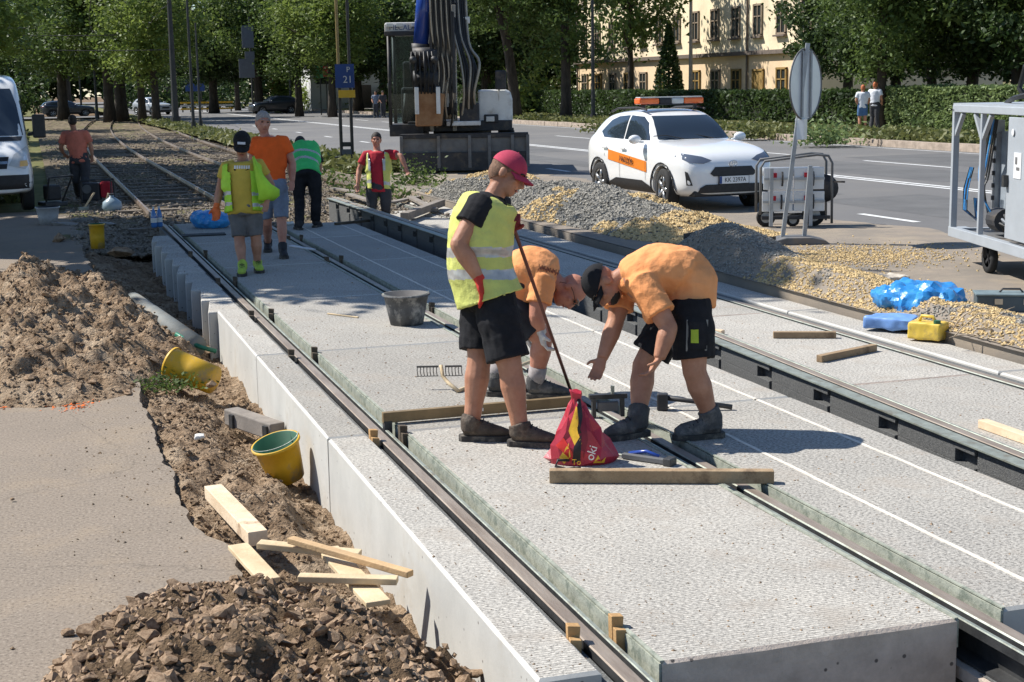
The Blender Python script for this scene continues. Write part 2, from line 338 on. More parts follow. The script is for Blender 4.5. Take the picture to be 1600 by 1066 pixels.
def stones_mesh(name, P, size, flat=.75, seed=1, tpl=None):
    """many small stones in one mesh: P (n,3), size (n,)"""
    r = np.random.default_rng(seed); n = len(P)
    if tpl == 'ico':
        ph = (1 + 5 ** .5) / 2
        T = np.array([(-1, ph, 0), (1, ph, 0), (-1, -ph, 0), (1, -ph, 0), (0, -1, ph), (0, 1, ph), (0, -1, -ph), (0, 1, -ph), (ph, 0, -1), (ph, 0, 1), (-ph, 0, -1), (-ph, 0, 1)]) / 1.9
        F = np.array([(0, 11, 5), (0, 5, 1), (0, 1, 7), (0, 7, 10), (0, 10, 11), (1, 5, 9), (5, 11, 4), (11, 10, 2), (10, 7, 6), (7, 1, 8), (3, 9, 4), (3, 4, 2), (3, 2, 6), (3, 6, 8), (3, 8, 9), (4, 9, 5), (2, 4, 11), (6, 2, 10), (8, 6, 7), (9, 8, 1)])
    else:
        T = np.array([(1, 0, 0), (-1, 0, 0), (0, 1, 0), (0, -1, 0), (0, 0, 1), (0, 0, -1)], float)
        F = np.array([(0, 2, 4), (2, 1, 4), (1, 3, 4), (3, 0, 4), (2, 0, 5), (1, 2, 5), (3, 1, 5), (0, 3, 5)])
    k = len(T)
    V = T[None] * (1 + .35 * (r.random((n, k, 1)) - .5)) + .22 * (r.random((n, k, 3)) - .5)
    V *= (r.random((n, 1, 3)) * .6 + .7) * np.array([1, 1, flat]) * np.asarray(size)[:, None, None]
    a = r.random(n) * 6.283; b = (r.random(n) - .5) * 1.4
    ca, sa, cb, sb = np.cos(a), np.sin(a), np.cos(b), np.sin(b)
    x, y, z = V[..., 0].copy(), V[..., 1].copy(), V[..., 2].copy()
    y, z = y * cb[:, None] - z * sb[:, None], y * sb[:, None] + z * cb[:, None]
    x, y = x * ca[:, None] - y * sa[:, None], x * sa[:, None] + y * ca[:, None]
    V = np.stack([x, y, z], -1) + np.asarray(P)[:, None, :]
    FF = (F[None] + (np.arange(n) * k)[:, None, None]).reshape(-1, 3)
    return fast_mesh(name, V.reshape(-1, 3), FF)
def grid_mesh(name, x0, x1, y0, y1, nx, ny, fn, origin=(0, 0, 0), keep=None):
    xs = np.linspace(x0, x1, nx); ys = np.linspace(y0, y1, ny)
    V = np.array([(x - origin[0], y - origin[1], fn(x, y) - origin[2]) for y in ys for x in xs])
    i = np.arange(nx - 1)[None] + (np.arange(ny - 1) * nx)[:, None]; i = i.ravel()
    F = np.stack([i, i + 1, i + 1 + nx, i + nx], 1)
    if keep is not None:
        k = np.array([keep(V[a, 0] + origin[0], V[a, 1] + origin[1]) for a in F[:, 0]]); F = F[k]
        used = np.unique(F); mp = np.zeros(len(V), int); mp[used] = np.arange(len(used)); V = V[used]; F = mp[F]
    return fast_mesh(name, V, F)
def smooth01(t): t = max(0., min(1., t)); return t * t * (3 - 2 * t)

# ================================================================ ground, road, pavement
def ground_h(x, y): return -0.62
me = fast_mesh('ground', [(-500, -60, -.62), (600, -60, -.62), (600, 900, -.62), (-500, 900, -.62)], [(0, 1, 2, 3)])
tag(link('ground', me, SOIL_D), kind='structure')
# the carriageway on the right, running along the tracks
me = fast_mesh('road', [(7.9, -10, 0), (25.4, -10, 0), (25.4, 330, 0), (7.9, 330, 0)], [(0, 1, 2, 3)])
rd = tag(link('road', me, ASPH_R), kind='structure'); rd.location = (0, 0, -.05)
mb = MB()
for (y0, y1) in ((-10, 40),): mb.prism([(7.25, -.6), (7.25, -.056), (7.9, -.056), (7.9, -.6)], 'y', y0, y1)
tag(mb.build('road_edge', ASPH_D), kind='structure')
# dusty strip where the works spread sand on the carriageway
def dust_edge(y): return 11.5 + .9 * fbm(y * .25, 3.1) + .3 * fbm(y * 1.3, 8.)
ys = np.linspace(0, 44, 120)
V = [(7.26, y, 0) for y in ys] + [(dust_edge(y), y, 0) for y in ys]
F = [(i, i + 120, i + 121, i + 1) for i in range(119)]
o = tag(link('dust_strip', fast_mesh('dust_strip', V, F), ASPH_D), kind='structure'); o.location.z = -.046
# mended patches of darker asphalt
for (x0, x1, y0, y1) in ((13.2, 15.4, 14, 23.5), (17.6, 19.9, 26, 41), (12.6, 16.2, 44, 52), (21.2, 24.3, 30, 36), (13.5, 14.3, 24, 43)):
    o = tag(link('road_patch', fast_mesh('rp', [(x0, y0, 0), (x1, y0 + .2, 0), (x1 + .1, y1, 0), (x0 - .1, y1 - .2, 0)], [(0, 1, 2, 3)]), mat('asphalt_patch', (.115, .113, .11), .88, .15, .9, .35, 150.0)), kind='structure'); o.location.z = -.048
# painted lines
mb = MB()
def stripe(x, y0, y1, wd=.14): mb.add([(x - wd / 2, y0, 0), (x + wd / 2, y0, 0), (x + wd / 2, y1, 0), (x - wd / 2, y1, 0)], [(0, 1, 2, 3)])
stripe(16.68, 2, 180); stripe(16.95, 2, 180)
for k in range(26): stripe(20.65, 6 + k * 8, 6 + k * 8 + 4)
for k in range(22): stripe(12.4, 18.9 + k * 7.5, 18.9 + k * 7.5 + 1.6)
stripe(24.9, 2, 180, .1)
o = tag(mb.build('road_marking', PAINT), kind='structure'); o.location.z = -.045
# far side street crossing
o = tag(link('cross_street', fast_mesh('cs', [(-120, 132, -.06), (8.5, 132, -.06), (8.5, 142, -.06), (-120, 142, -.06)], [(0, 1, 2, 3)]), ASPH_R), kind='structure')
# kerb stones along the far side of the carriageway
kerb_m = MB().box((0, 0, .05), (.3, 1.96, .22)).mesh('kerb_stone')
KERB = mat('kerb_stone', (.36, .29, .23), .9, .25, 5.0, .3, 40.0)
link('kerb', kerb_m, KERB); bpy.data.objects.remove(bpy.data.objects['kerb'])
verge = tag(link('verge', grid_mesh('verge', 25.55, 29.6, 10, 200, 14, 200, lambda x, y: .02 + .10 * smooth01((x - 25.5) / 1.2) + .05 * fbm(x * 1.1, y * .5)), GRASSG), kind='structure')
for k in range(62):
    o = link('kerb_stone', kerb_m, None, verge); o.location = (25.53 + random.uniform(-.02, .02), 22 + k * 2.0, random.uniform(-.01, .015)); o.rotation_euler.z = random.uniform(-.008, .008)
tag(link('sidewalk', fast_mesh('sw', [(29.5, -10, .13), (31.6, -10, .13), (31.6, 300, .13), (29.5, 300, .13)], [(0, 1, 2, 3)]), mat('sidewalk', (.33, .31, .28), .9, .15, 2.0)), kind='structure')
tag(link('garden_ground', fast_mesh('gg', [(31.6, -60, .1), (300, -60, .1), (300, 600, .1), (31.6, 600, .1)], [(0, 1, 2, 3)]), GRASSG), kind='structure')
tag(link('left_ground', fast_mesh('lg', [(-300, 30, -.24), (.4, 30, -.24), (.4, 600, -.24), (-300, 600, -.24)], [(0, 1, 2, 3)]), GRASSG), kind='structure')
# grassy strip between the tracks and the carriageway, far away
tag(link('median_verge', grid_mesh('mv', 7.35, 8.9, 36, 260, 8, 220, lambda x, y: -.04 + .12 * math.sin(math.pi * (x - 7.35) / 1.55) + .05 * fbm(x, y * .6)), GRASSG), kind='structure')
# left pavement with its broken edge
def pav_edge(y): return .66 + .05 * fbm(y * 1.1, 4.4) + .028 * fbm(y * 6.0, 1.7) + (.14 * smooth01((7.6 - y) / .5) if y < 7.6 else 0) + (-.06 * smooth01((y - 12) / 3) if y > 12 else 0)
ys = np.linspace(-4, 30, 500)
V = [(-30, y, 0) for y in ys] + [(pav_edge(y), y, 0) for y in ys] + [(pav_edge(y) + .015, y, -.09) for y in ys]
F = [(i, i + 500, i + 501, i + 1) for i in range(499)] + [(i + 500, i + 1000, i + 1001, i + 501) for i in range(499)]
o = tag(link('pavement', fast_mesh('pavement', V, F), PAVE), kind='structure'); o.location.z = -.20
# soil of the excavation between pavement and slab wall
def soil_h(x, y):
    t = smooth01((x - .58) / .95); b = -.255 - .2 * t
    b += .085 * fbm(x * 2.2, y * 1.4, 1.) + .045 * fbm(x * 6., y * 5., 2.) + .02 * abs(fbm(x * 17., y * 15., 5.))
    b += .10 * math.exp(-((x - 1.15) / .2) ** 2 - ((y - 8.2) / .55) ** 2)
    b += .08 * math.exp(-((x - .95) / .22) ** 2 - ((y - 9.8) / .6) ** 2)
    if x < .75: b = min(b, -.215 - .05 * smooth01((.75 - x) / .12))
    return b
tag(link('trench_soil', grid_mesh('trench', .45, 1.7, -2, 34, 62, 1100, soil_h), SOIL, smooth=True), kind='structure')
# loose clods and pebbles on that soil and on the pavement
P = []; sz = []
for k in range(5200):
    y = random.uniform(4.5, 24) if random.random() < .8 else random.uniform(5, 12); x = random.uniform(.6, 1.52)
    P.append((x, y, soil_h(x, y) + .004)); sz.append(abs(random.gauss(.008, .007)) + .004)
for k in range(220):
    y = random.uniform(5, 12); x = .66 - abs(random.gauss(0, .35))
    if x > -.6: P.append((x, y, -.198)); sz.append(abs(random.gauss(.003, .003)) + .002)
tag(link('soil_clods', stones_mesh('clods', P, sz, .8, 3), SOIL), 'loose brown clods and pebbles along the trench edge', 'soil', kind='stuff')
# bottom of the trench between the two tracks and beyond the near end
me = fast_mesh('pit', [(1.6, -6, 0), (7.25, -6, 0), (7.25, 60, 0), (1.6, 60, 0)], [(0, 1, 2, 3)])
o = tag(link('pit_floor', me, mat('pit_floor', (.2, .17, .14), .95, .25, 3.0, .6, 50.0)), kind='structure'); o.location.z = -.52
# old ballasted track beyond the new slabs
def bal_h(x, y):
    return -.2 + .07 * fbm(x * .9, y * .5, 3.) + .04 * fbm(x * 3., y * 3., 7.) - .12 * smooth01((24 - y) / 2.5)
tag(link('track_bed', grid_mesh('bed', .3, 8.0, 22.2, 150, 60, 560, bal_h), BALLAST, smooth=True), kind='structure')
P = []; sz = []
for k in range(24000):
    y = 22.2 + 60 * random.random() ** 2.2; x = random.uniform(.5, 7.9)
    P.append((x, y, bal_h(x, y) + .01)); sz.append(random.uniform(.018, .05))
tag(link('ballast', stones_mesh('ballast', P, sz, .8, 4), mat('ballast_stone', (.12, .10, .075), .9, .4, 12.0, col2=(.31, .255, .195))), 'grey brown ballast stones of the old tram track', 'ballast', kind='stuff')
def curve_dx(y): return .8 * max(0, (y - 45) / 40.) ** 2
for i, (xo, lab) in enumerate(((1.9, 'leftmost'), (3.4, 'second from left'), (5.25, 'third from left'), (6.7, 'rightmost'))):
    mb = MB(); ys = np.linspace(22.5 if i < 2 else 30.5, 125, 60)
    mb.tube([(xo + curve_dx(y), y, bal_h(xo, 40) + .1) for y in ys], [(.035, .07)] * 60, 6)
    tag(mb.build('old_rail', mat('old_rail', (.16, .115, .085), .45, .3, 3.0, metal=.5, col2=(.30, .24, .19)), None), 'worn old rail on ballast behind the workers, %s of four' % lab, 'rail', 'old rails on ballast')
tie = MB().box((0, 0, 0), (2.5, .26, .16)).mesh('sleeper')
tie.materials.append(mat('sleeper', (.16, .13, .10), .9, .3, 6.0))
bed = bpy.data.objects['track_bed']
for k in range(46):
    for xo in (2.65, 5.97):
        if k < 9 and xo > 4: continue
        y = 25 + k * 1.25; o = link('sleeper', tie, None, bed); o.location = (xo + curve_dx(y) + random.uniform(-.05, .05), y, -.245 + random.uniform(-.02, .02)); o.rotation_euler.z = random.uniform(-.03, .03)

# ================================================================ track slabs
def slab(name, label, x0, x1, y0, y1, z, th, top, group, side=CSIDE, chip=True, grn=(), strips=()):
    """a precast slab with slightly worn edges: separate top face material"""
    b = MB(); n = max(2, int((y1 - y0) / .18)); mx_ = max(2, int((x1 - x0) / .18))
    loc = ((x0 + x1) / 2, (y0 + y1) / 2, z)
    hx, hy = (x1 - x0) / 2, (y1 - y0) / 2
    rg = random.Random(hash(label) % 999)
    per = []
    for i in range(n): per.append((-hx, -hy + 2 * hy * i / n))
    for i in range(mx_): per.append((-hx + 2 * hx * i / mx_, hy))
    for i in range(n): per.append((hx, hy - 2 * hy * i / n))
    for i in range(mx_): per.append((hx - 2 * hx * i / mx_, -hy))
    N = len(per); j = [rg.uniform(0, .006) for _ in per]
    def shr(p, d): return (p[0] - math.copysign(min(d, abs(p[0])), p[0]) * (abs(abs(p[0]) - hx) < 1e-6), p[1] - math.copysign(min(d, abs(p[1])), p[1]) * (abs(abs(p[1]) - hy) < 1e-6))
    top_r = [shr(p, .012 + q) + (0.0,) for p, q in zip(per, j)]
    mid_r = [shr(p, .001 + q * .3) + (-.010 - q * .8,) for p, q in zip(per, j)]
    bot_r = [(p[0], p[1], -th) for p in per]
    b.m = 0; b.add(top_r, [tuple(range(N - 1, -1, -1))])
    b.m = 1; b.add(top_r + mid_r, [(i, (i + 1) % N, N + (i + 1) % N, N + i) for i in range(N)])
    b.add(mid_r + bot_r, [(i, (i + 1) % N, N + (i + 1) % N, N + i) for i in range(N)])
    b.add(bot_r, [tuple(range(N))])
    o = tag(b.build(name, [top, side]), label, 'concrete slab', group); o.location = loc
    for sx in grn:    # green oiled edge strip along the rail channel
        xx = -hx - .003 if sx < 0 else hx + .003
        g = MB().box((xx, 0, -.062), (.012, 2 * hy - .01, .11)); g.box((xx - sx * .006, 0, .0015), (.016, 2 * hy - .01, .006))
        g.build('edge_strip', GREEN, o)
    for xs, wd in strips:
        g = MB(); ns = int((y1 - y0) / .12)
        pts = [(xs - loc[0] + rg.uniform(-.003, .003), -hy + 2 * hy * i / ns) for i in range(ns + 1)]
        g.add([(p[0] - wd / 2, p[1], .003) for p in pts] + [(p[0] + wd / 2, p[1], .003) for p in pts] + [(p[0] - wd / 2, p[1], -.01) for p in pts] + [(p[0] + wd / 2, p[1], -.01) for p in pts],
              [(i, i + ns + 1, i + ns + 2, i + 1) for i in range(ns)] + [(i + 2 * ns + 2, i, i + 1, i + 2 * ns + 3) for i in range(ns)] + [(i + ns + 1, i + 3 * ns + 3, i + 3 * ns + 4, i + ns + 2) for i in range(ns)])
        g.build('joint_strip', mat('joint_strip', (.62, .57, .49), .85, .12, 8.0), o)
    return o
ordn = ['nearest', 'second from the front', 'third from the front', 'fourth from the front', 'fifth from the front', 'farthest']
for k, (a, b_) in enumerate(((4.63, 8.49), (8.51, 11.44), (11.46, 13.98))):
    slab('edge_slab', 'narrow concrete edge slab with cream outer wall beside the trench, %s of three' % ordn[k], 1.555, 1.80, a, b_, 0, .62, CTOP, 'long edge slabs')
CSAW = CSIDE
for k in range(10):
    y0 = 14.0 + k * .79
    loc = Vector((1.66, y0 + .39, 0)); b = MB()
    sx = .0 if k % 2 else .02
    poly = [(-.125 - sx - .05, -.39), (.135, -.39), (.135, .385), (-.105 + .02, .385)]
    b.prism(poly, 'z', -.62, -.012 + .006 * (k % 3)); o = tag(b.build('edge_block', [CTOP2, CSIDE], bevel=.012), 'short stepped concrete edge block under tree shade, %s from the sunlit end' % ('first second third fourth fifth sixth seventh eighth ninth tenth'.split()[k]), 'concrete block', 'stepped edge blocks in the shade')
    for p in o.data.polygons: p.material_index = 0 if p.normal.z > .9 else 1
    o.location = loc; o.rotation_euler.z = .012
cs = ((4.63, 8.49), (8.512, 11.44), (11.46, 14.44), (14.46, 17.4), (17.42, 20.4), (20.42, 23.6))
for k, (a, b_) in enumerate(cs):
    slab('centre_slab', 'broad ridged concrete slab between the two left rails, %s of six' % ordn[k], 2.03, 3.27, a, b_, 0, .36, CTOP, 'slabs between the left rails', CSHADE if k == 0 else CSIDE, grn=(-1, 1))
for k, (a, b_) in enumerate(((4.66, 8.49), (8.51, 11.44), (11.46, 14.44), (14.46, 17.4), (17.42, 20.4), (20.42, 22.7))):
    slab('shoulder_slab', 'pitted concrete slab with two pale lines right of the left track, %s of six' % ordn[k], 3.50, 4.65, a, b_, .001, .36, CTOP2, 'slabs with pale joint lines', grn=(-1,), strips=((3.785, .022), (4.40, .022)))
for k, (a, b_) in enumerate(((2.0, 5.98), (6.0, 9.3), (9.32, 12.62), (12.64, 15.95), (15.97, 19.3), (19.32, 26.0))):
    slab('right_track_slab', 'grey concrete slab between the two right rails, %s of six' % ordn[k], 5.42, 6.62, a, b_, -.15, .36, CTOP2, 'slabs between the right rails', CSHADE)
    slab('right_edge_slab', 'narrow concrete strip outside the rightmost new rail, %s of six' % ordn[k], 6.86, 7.22, a, b_ + (0 if k < 5 else 2), -.15, .36, CTOP2, 'edge strips right of the right track', CSIDE)
P = []; sz = []
for k in range(3800):
    u = random.random(); y = 4.7 + 17 * random.random() ** 1.4
    x, z = (random.uniform(2.05, 3.25), 0) if u < .4 else ((random.uniform(3.52, 4.63), 0) if u < .7 else ((random.uniform(5.45, 6.6), -.15) if u < .93 else (random.uniform(1.57, 1.79), 0)))
    P.append((x, y, z + .001)); sz.append(.0015 + abs(random.gauss(0, .0028)))
tag(link('slab_grit', stones_mesh('grit', P, sz, .7, 21), STONE_B), 'fine grit and crumbs scattered over the slabs', 'grit', kind='stuff')
# rails in their channels
def rail_profile(sgn):
    p = [(-.036, -.004), (-.030, 0), (.024, 0), (.030, -.006), (.033, -.04), (.052, -.04), (.056, -.012), (.060, -.008), (.074, -.008), (.077, -.013), (.077, -.05), (.01, -.075), (.01, -.16), (.07, -.168), (.07, -.18), (-.07, -.18), (-.07, -.168), (-.008, -.16), (-.008, -.055), (-.036, -.04)]
    return [(sgn * x, z) for x, z in p]
def loft_y(poly, ys, path):
    """a cross-section (x,z) carried along y; path(y) gives its shift"""
    b = MB(); n = len(poly); vs = []
    for y in ys:
        dx, dz = path(y); vs += [(px_ + dx, y, pz_ + dz) for px_, pz_ in poly]
    fs = [(i * n + k, i * n + (k + 1) % n, (i + 1) * n + (k + 1) % n, (i + 1) * n + k) for i in range(len(ys) - 1) for k in range(n)]
    b.add(vs, fs + [tuple(range(n)), tuple((len(ys) - 1) * n + k for k in range(n))]); return b
def rail(label, x, sgn, y0, y1, z0, rub, path=None, floor=True):
    t = thing('tram_rail', label, 'rail', (x, y0, z0), group='new grooved tram rails'); L_ = y1 - y0
    ys = [0, L_] if path is None else list(np.linspace(0, L_, 28)); pf = path or (lambda y: (0, 0))
    o = loft_y(rail_profile(sgn), ys, pf).build('rail_bar', [RAILTOP, STEEL_G, STEEL_D], t)
    for p in o.data.polygons:
        q = pf(p.center.y); zc = p.center.z - q[1]; xc = (p.center.x - q[0]) * sgn
        p.material_index = 0 if (zc > -.003 and abs(xc) < .035) else (1 if zc > -.02 and abs(p.normal.y) < .5 and not .03 < xc < .056 else 2)
    for (xa, xb, za, zb) in rub: loft_y([(xa, za), (xb, za), (xb, zb), (xa, zb)], ys, pf).build('rubber_profile', RUBBER, t)
    if floor: MB().box((0, L_ / 2, -.21), (.215, L_, .05)).build('channel_floor', CSHADE, t)
    return t
rail('rust topped tram rail in the channel beside the edge slabs, leftmost new rail', 1.895, 1, 2.6, 23.8, -.02, ((-.088, -.046, -.185, -.035),))
rail('rust topped tram rail between the ridged slabs and the slabs with pale lines', 3.405, -1, 2.6, 23.8, -.02, ((.045, .085, -.185, -.05),))
rail('grey tram rail beside the narrow strip near the gravel heaps, rightmost new rail', 6.735, -1, 2.0, 28, -.162, ((.046, .115, -.18, -.01), (-.11, -.082, -.18, -.02)))
# third rail: not yet lowered, it rises towards its far end, with black slotted panels on its left side
def beam_path(y):      # y measured from 4.6
    Y = y + 4.6
    return (5.33 - .0195 * (Y - 6.5) - 5.30 if Y > 6.5 else .03, float(np.interp(Y, [4.6, 6.9, 10.7, 13.9, 18.4, 25.6], [-.04, 0, .11, .18, .25, .28])))
rail('grey tram rail along the black slotted panels', 5.30, 1, 4.6, 25.6, -.10, ((.04, .09, -.36, -.05),), beam_path, False)
t = thing('panel_row', 'row of black slotted rubber panels standing in the gap between the tracks', 'rubber panels', (5.20, 4.6, -.10))
SLAB_P = mat('panel_black', (.065, .066, .066), .85, .3, 90.0, .5, 150.0, col2=(.135, .135, .13), det=3.0)
for k in range(25):
    y0 = .155 + .83 * k; dx, dz = beam_path(y0 + .4); s2 = (beam_path(y0 + .8)[1] - beam_path(y0)[1])
    b = MB()
    b.box((.02, .412, -.045), (.07, .822, .05)); b.box((.02, .412, -.27), (.07, .822, .24)); b.box((.02, .51, -.108), (.07, .63, .084)); b.box((.048, .1, -.11), (.012, .2, .1))
    for i in range(len(b.v)): v = b.v[i]; b.v[i] = (v[0] + dx, v[1] + y0, v[2] + dz + s2 * (v[1] / .83 - .5))
    b.build('side_panel', SLAB_P, t, bevel=.004)
loft_y([(-.045, -.018), (.055, -.018), (.055, -.008), (-.045, -.008)], list(np.linspace(0, 20.9, 28)), beam_path).build('cap_strip', STEEL_G, t)
# plank end and support bracket below the second rail at the near end
b = MB(); b.prism([(-.02, -.22), (.07, -.22), (.07, -.04), (.16, -.04), (.2, .0), (-.1, .0)], 'y', 0, .35)
o = tag(b.build('rail_support', RUBBER), 'grey wedge shaped rubber support under the rail at the slab end', 'rail support'); o.location = (3.42, 4.2, -.2)
# wooden wedges that hold the rails in the channels
WEDGE_D = mat('wedge_dark', (.10, .075, .05), .85, .3, 9.0, .2, 60.0)
def wedges(x, y, m, label, grp='wooden wedges beside the rails'):
    b = MB(); a = random.uniform(-.25, .25)
    t = tag(thing('wedge_pair', label, 'wedge', (x, y, -.03), a, grp))
    MB().prism([(-.018, -.1), (.016, -.1), (.028, .075), (-.022, .08)], 'y', -.022, .02).build('wedge', m, t, bevel=.003)
    MB().prism([(-.016, -.1), (.02, -.1), (.024, .035), (-.02, .04)], 'y', -.062, -.026).build('wedge', m, t, bevel=.003)
rows1 = (4.98, 8.42, 11.35, 13.55, 16.1, 19.0); words = ['nearest the camera', 'under the end of the steel bar', 'at the second joint', 'at the edge of the shade', 'second farthest in the shade', 'farthest in the shade']
for y, wd in zip(rows1, words):
    wedges(1.815, y, WOOD_O if y < 9 else WEDGE_D, 'wooden wedges left of the leftmost new rail, ' + wd)
    wedges(2.005, y + .04, WOOD_O if y < 6 else WEDGE_D, 'wooden wedges right of the leftmost new rail, ' + wd)
for y, wd in ((13.3, 'behind the grey bucket'), (17.6, 'middle of the shade'), (20.4, 'near the bending green vest')):
    wedges(3.295, y, WEDGE_D, 'dark wooden wedges left of the second rail, ' + wd); wedges(3.485, y + .05, WEDGE_D, 'dark wooden wedges right of the second rail, ' + wd)

# ================================================================ heaps
def heap(name, label, loc, fn, x0, x1, y0, y1, nx, ny, m, base):
    t = thing(name, label, 'heap', loc)
    def keep(x, y): return fn(x, y) > base(x, y) - .03
    me = grid_mesh(name, x0, x1, y0, y1, nx, ny, fn, loc, keep)
    link('mound', me, m, t, True)
    return t
def rock_mesh(seed):
    """angular broken stone: hull of random points"""
    r = random.Random(seed); b = bmesh.new()
    for k in range(13):
        v = Vector((r.gauss(0, 1), r.gauss(0, 1), r.gauss(0, 1))).normalized(); b.verts.new((v.x * r.uniform(.8, 1.15), v.y * r.uniform(.75, 1.05), v.z * r.uniform(.55, .85)))
    h = bmesh.ops.convex_hull(b, input=list(b.verts)); bmesh.ops.delete(b, geom=[e for e in h['geom_unused'] if isinstance(e, bmesh.types.BMVert)], context='VERTS')
    me = bpy.data.meshes.new('rock'); b.to_mesh(me); b.free(); return me
ROCKS = [rock_mesh(i) for i in range(16)]
for r_ in ROCKS: r_.materials.append(STONE_B)
def rocks_on(t, fn, n, sampler, smin, smax, matn=None, name='stone'):
    """single stones as parts of a heap"""
    L0 = t.location
    for k in range(n):
        x, y = sampler(k); s = smin * (smax / smin) ** (random.random() ** 1.6)
        o = link(name, random.choice(ROCKS), None, t); o.location = (x - L0[0], y - L0[1], fn(x, y) - L0[2] + s * .25)
        o.scale = (s * random.uniform(.8, 1.3), s * random.uniform(.7, 1.1), s * random.uniform(.55, .95)); o.rotation_euler = (random.uniform(-.5, .5), random.uniform(-.5, .5), random.uniform(0, 6.3))
# soil heap on the left
def heapL(x, y):
    d = ((x - .05) / 1.5) ** 2 + ((y - 15.0) / 4.0) ** 2
    h = .43 * max(0, 1 - d) ** .8 * (.62 + .38 * math.exp(-((x + .1) / .5) ** 2))
    h += .05 * math.exp(-((x + .0) / .3) ** 2 - ((y - 17) / .8) ** 2)
    n_ = .17 * fbm(x * 2.3, y * 1.2, 11.) + .09 * fbm(x * 6., y * 4.5, 12.) + .045 * abs(fbm(x * 19., y * 17., 13.))
    k_ = smooth01((x - .5) / .35); b = -.215 * (1 - k_) + k_ * min(-.215, soil_h(x, y) - .012)
    return b + h + n_ * min(1, h * 4.5) - .03 * smooth01((d - .97) / .05)
hl = heap('soil_heap', 'large sunlit heap of brown soil and rubble on the left pavement', (.05, 15, -.2), heapL, -1.6, 1.54, 10.9, 19.1, 110, 250, SOIL, lambda x, y: 9 if ((x - .05) / 1.5) ** 2 + ((y - 15.0) / 4.0) ** 2 > 1.03 else -9)
rocks_on(hl, heapL, 300, lambda k: (random.uniform(-1.0, 1.35), random.uniform(11.2, 18.2)), .016, .06)
P = []; sz = []
while len(P) < 5200:
    x, y = random.uniform(-1.2, 1.5), random.uniform(11, 18.8)
    if ((x - .05) / 1.5) ** 2 + ((y - 15.0) / 4.0) ** 2 < 1: P.append((x - .05, y - 15, heapL(x, y) + .2 + .004)); sz.append(abs(random.gauss(.010, .007)) + .004)
tag(link('clods', stones_mesh('clodsL', P, sz, .8, 9), SOIL, hl), kind='stuff')
# rubble heap at the bottom
def heapB(x, y):
    d = ((x - .72) / .92) ** 2 + ((y - 5.1) / 1.5) ** 2
    h = (.30 + .10 * smooth01((x - .6) / .4)) * max(0, 1 - d) ** .75
    n_ = .10 * fbm(x * 3., y * 2., 21.) + .05 * fbm(x * 9., y * 8., 22.)
    k_ = smooth01((x - .5) / .35); b = -.213 * (1 - k_) + k_ * min(-.213, soil_h(x, y) - .012)
    return b + h + n_ * min(1, h * 5) - .03 * smooth01((d - .97) / .05)
hb = heap('rubble_heap', 'heap of dark soil and broken stones at the front beside the slab wall', (.72, 5.25, -.2), heapB, -.25, 1.54, 3.6, 6.95, 90, 120, SOIL_D, lambda x, y: 9 if ((x - .72) / .92) ** 2 + ((y - 5.1) / 1.5) ** 2 > 1.03 else -9)
def samB(k):
    while True:
        x, y = random.uniform(-.2, 1.52), random.uniform(4.6, 6.9)
        if ((x - .72) / .95) ** 2 + ((y - 5.1) / 1.54) ** 2 < 1: return x, y
rocks_on(hb, heapB, 300, samB, .02, .06)
P = []; sz = []
for k in range(3800):
    x, y = samB(k); P.append((x - .72, y - 5.25, heapB(x, y) + .2 + .003)); sz.append(abs(random.gauss(.009, .006)) + .003)
tag(link('small_rubble', stones_mesh('rubble', P, sz, .8, 10), STONE_B, hb), kind='stuff')
for (px, py) in ((108, 988), (20, 780)):
    o = link('stray_stone', ROCKS[3], None); o.location = at(px, py, -.185); o.scale = (.035, .03, .025) if px > 50 else (.015, .015, .012); tag(o, 'dark stone alone on the pavement by the rubble heap' if px > 50 else 'tiny dark pebble alone on the left pavement', 'stone')
# gravel ridge beside the right track
def ridge(x, y):
    c = 8.75 - .055 * (y - 18) + (.35 * smooth01((19 - y) / 3)); wdt = 1.15 + .25 * fbm(y * .3, 5.5)
    h = .50 * max(0, 1 - ((x - c) / wdt) ** 2) * smooth01((y - 16.6) / 5.6) * smooth01((30.2 - y) / 4.0) * (1 + .28 * fbm(y * .35, 2.2))
    h = max(0, h + (.08 * fbm(x * 1.6, y * 1.2, 31.) + .03 * fbm(x * 6, y * 6, 32.)) * min(1, h * 5)) * smooth01((x - 7.24) / .45)
    return -.07 + h * 1.02 - .05 * smooth01((.012 - h) / .012)
def is_yel(x, y): return (y < 19.4 + .9 * fbm(x * 1.3, y)) or (y > 25.8 + fbm(x, y * .5) and x > 8.1) or (fbm(x * .9, y * .7, 40.) > .16) or (x - 8.75 + .055 * (y - 18) > .55 and fbm(x * 1.5, y * .6, 41.) > -.1)
hg = heap('gravel_ridge', 'long ridge of dark grey gravel with yellow patches beside the right track', (8.5, 24, -.05), ridge, 7.2, 10.4, 15.9, 33.2, 90, 220, mat('gravel_bed', (.10, .098, .09), .95, .3, 30.0, .8, 60.0), lambda x, y: -.055)
GD = [[], []]; GY = [[], []]
while len(GD[0]) + len(GY[0]) < 21000:
    x, y = random.uniform(7.3, 10.2), 16 + 17 * random.random() ** 1.3
    z = ridge(x, y)
    if z < -.05: continue
    G = GY if is_yel(x, y) else GD; G[0].append((x - 8.5, y - 24, z + .05 + .004)); G[1].append(random.uniform(.014, .036))
tag(link('dark_gravel', stones_mesh('gd', GD[0], GD[1], .85, 12), STONE_G, hg), kind='stuff')
tag(link('yellow_gravel', stones_mesh('gy', GY[0], GY[1], .85, 13), STONE_Y, hg), kind='stuff')
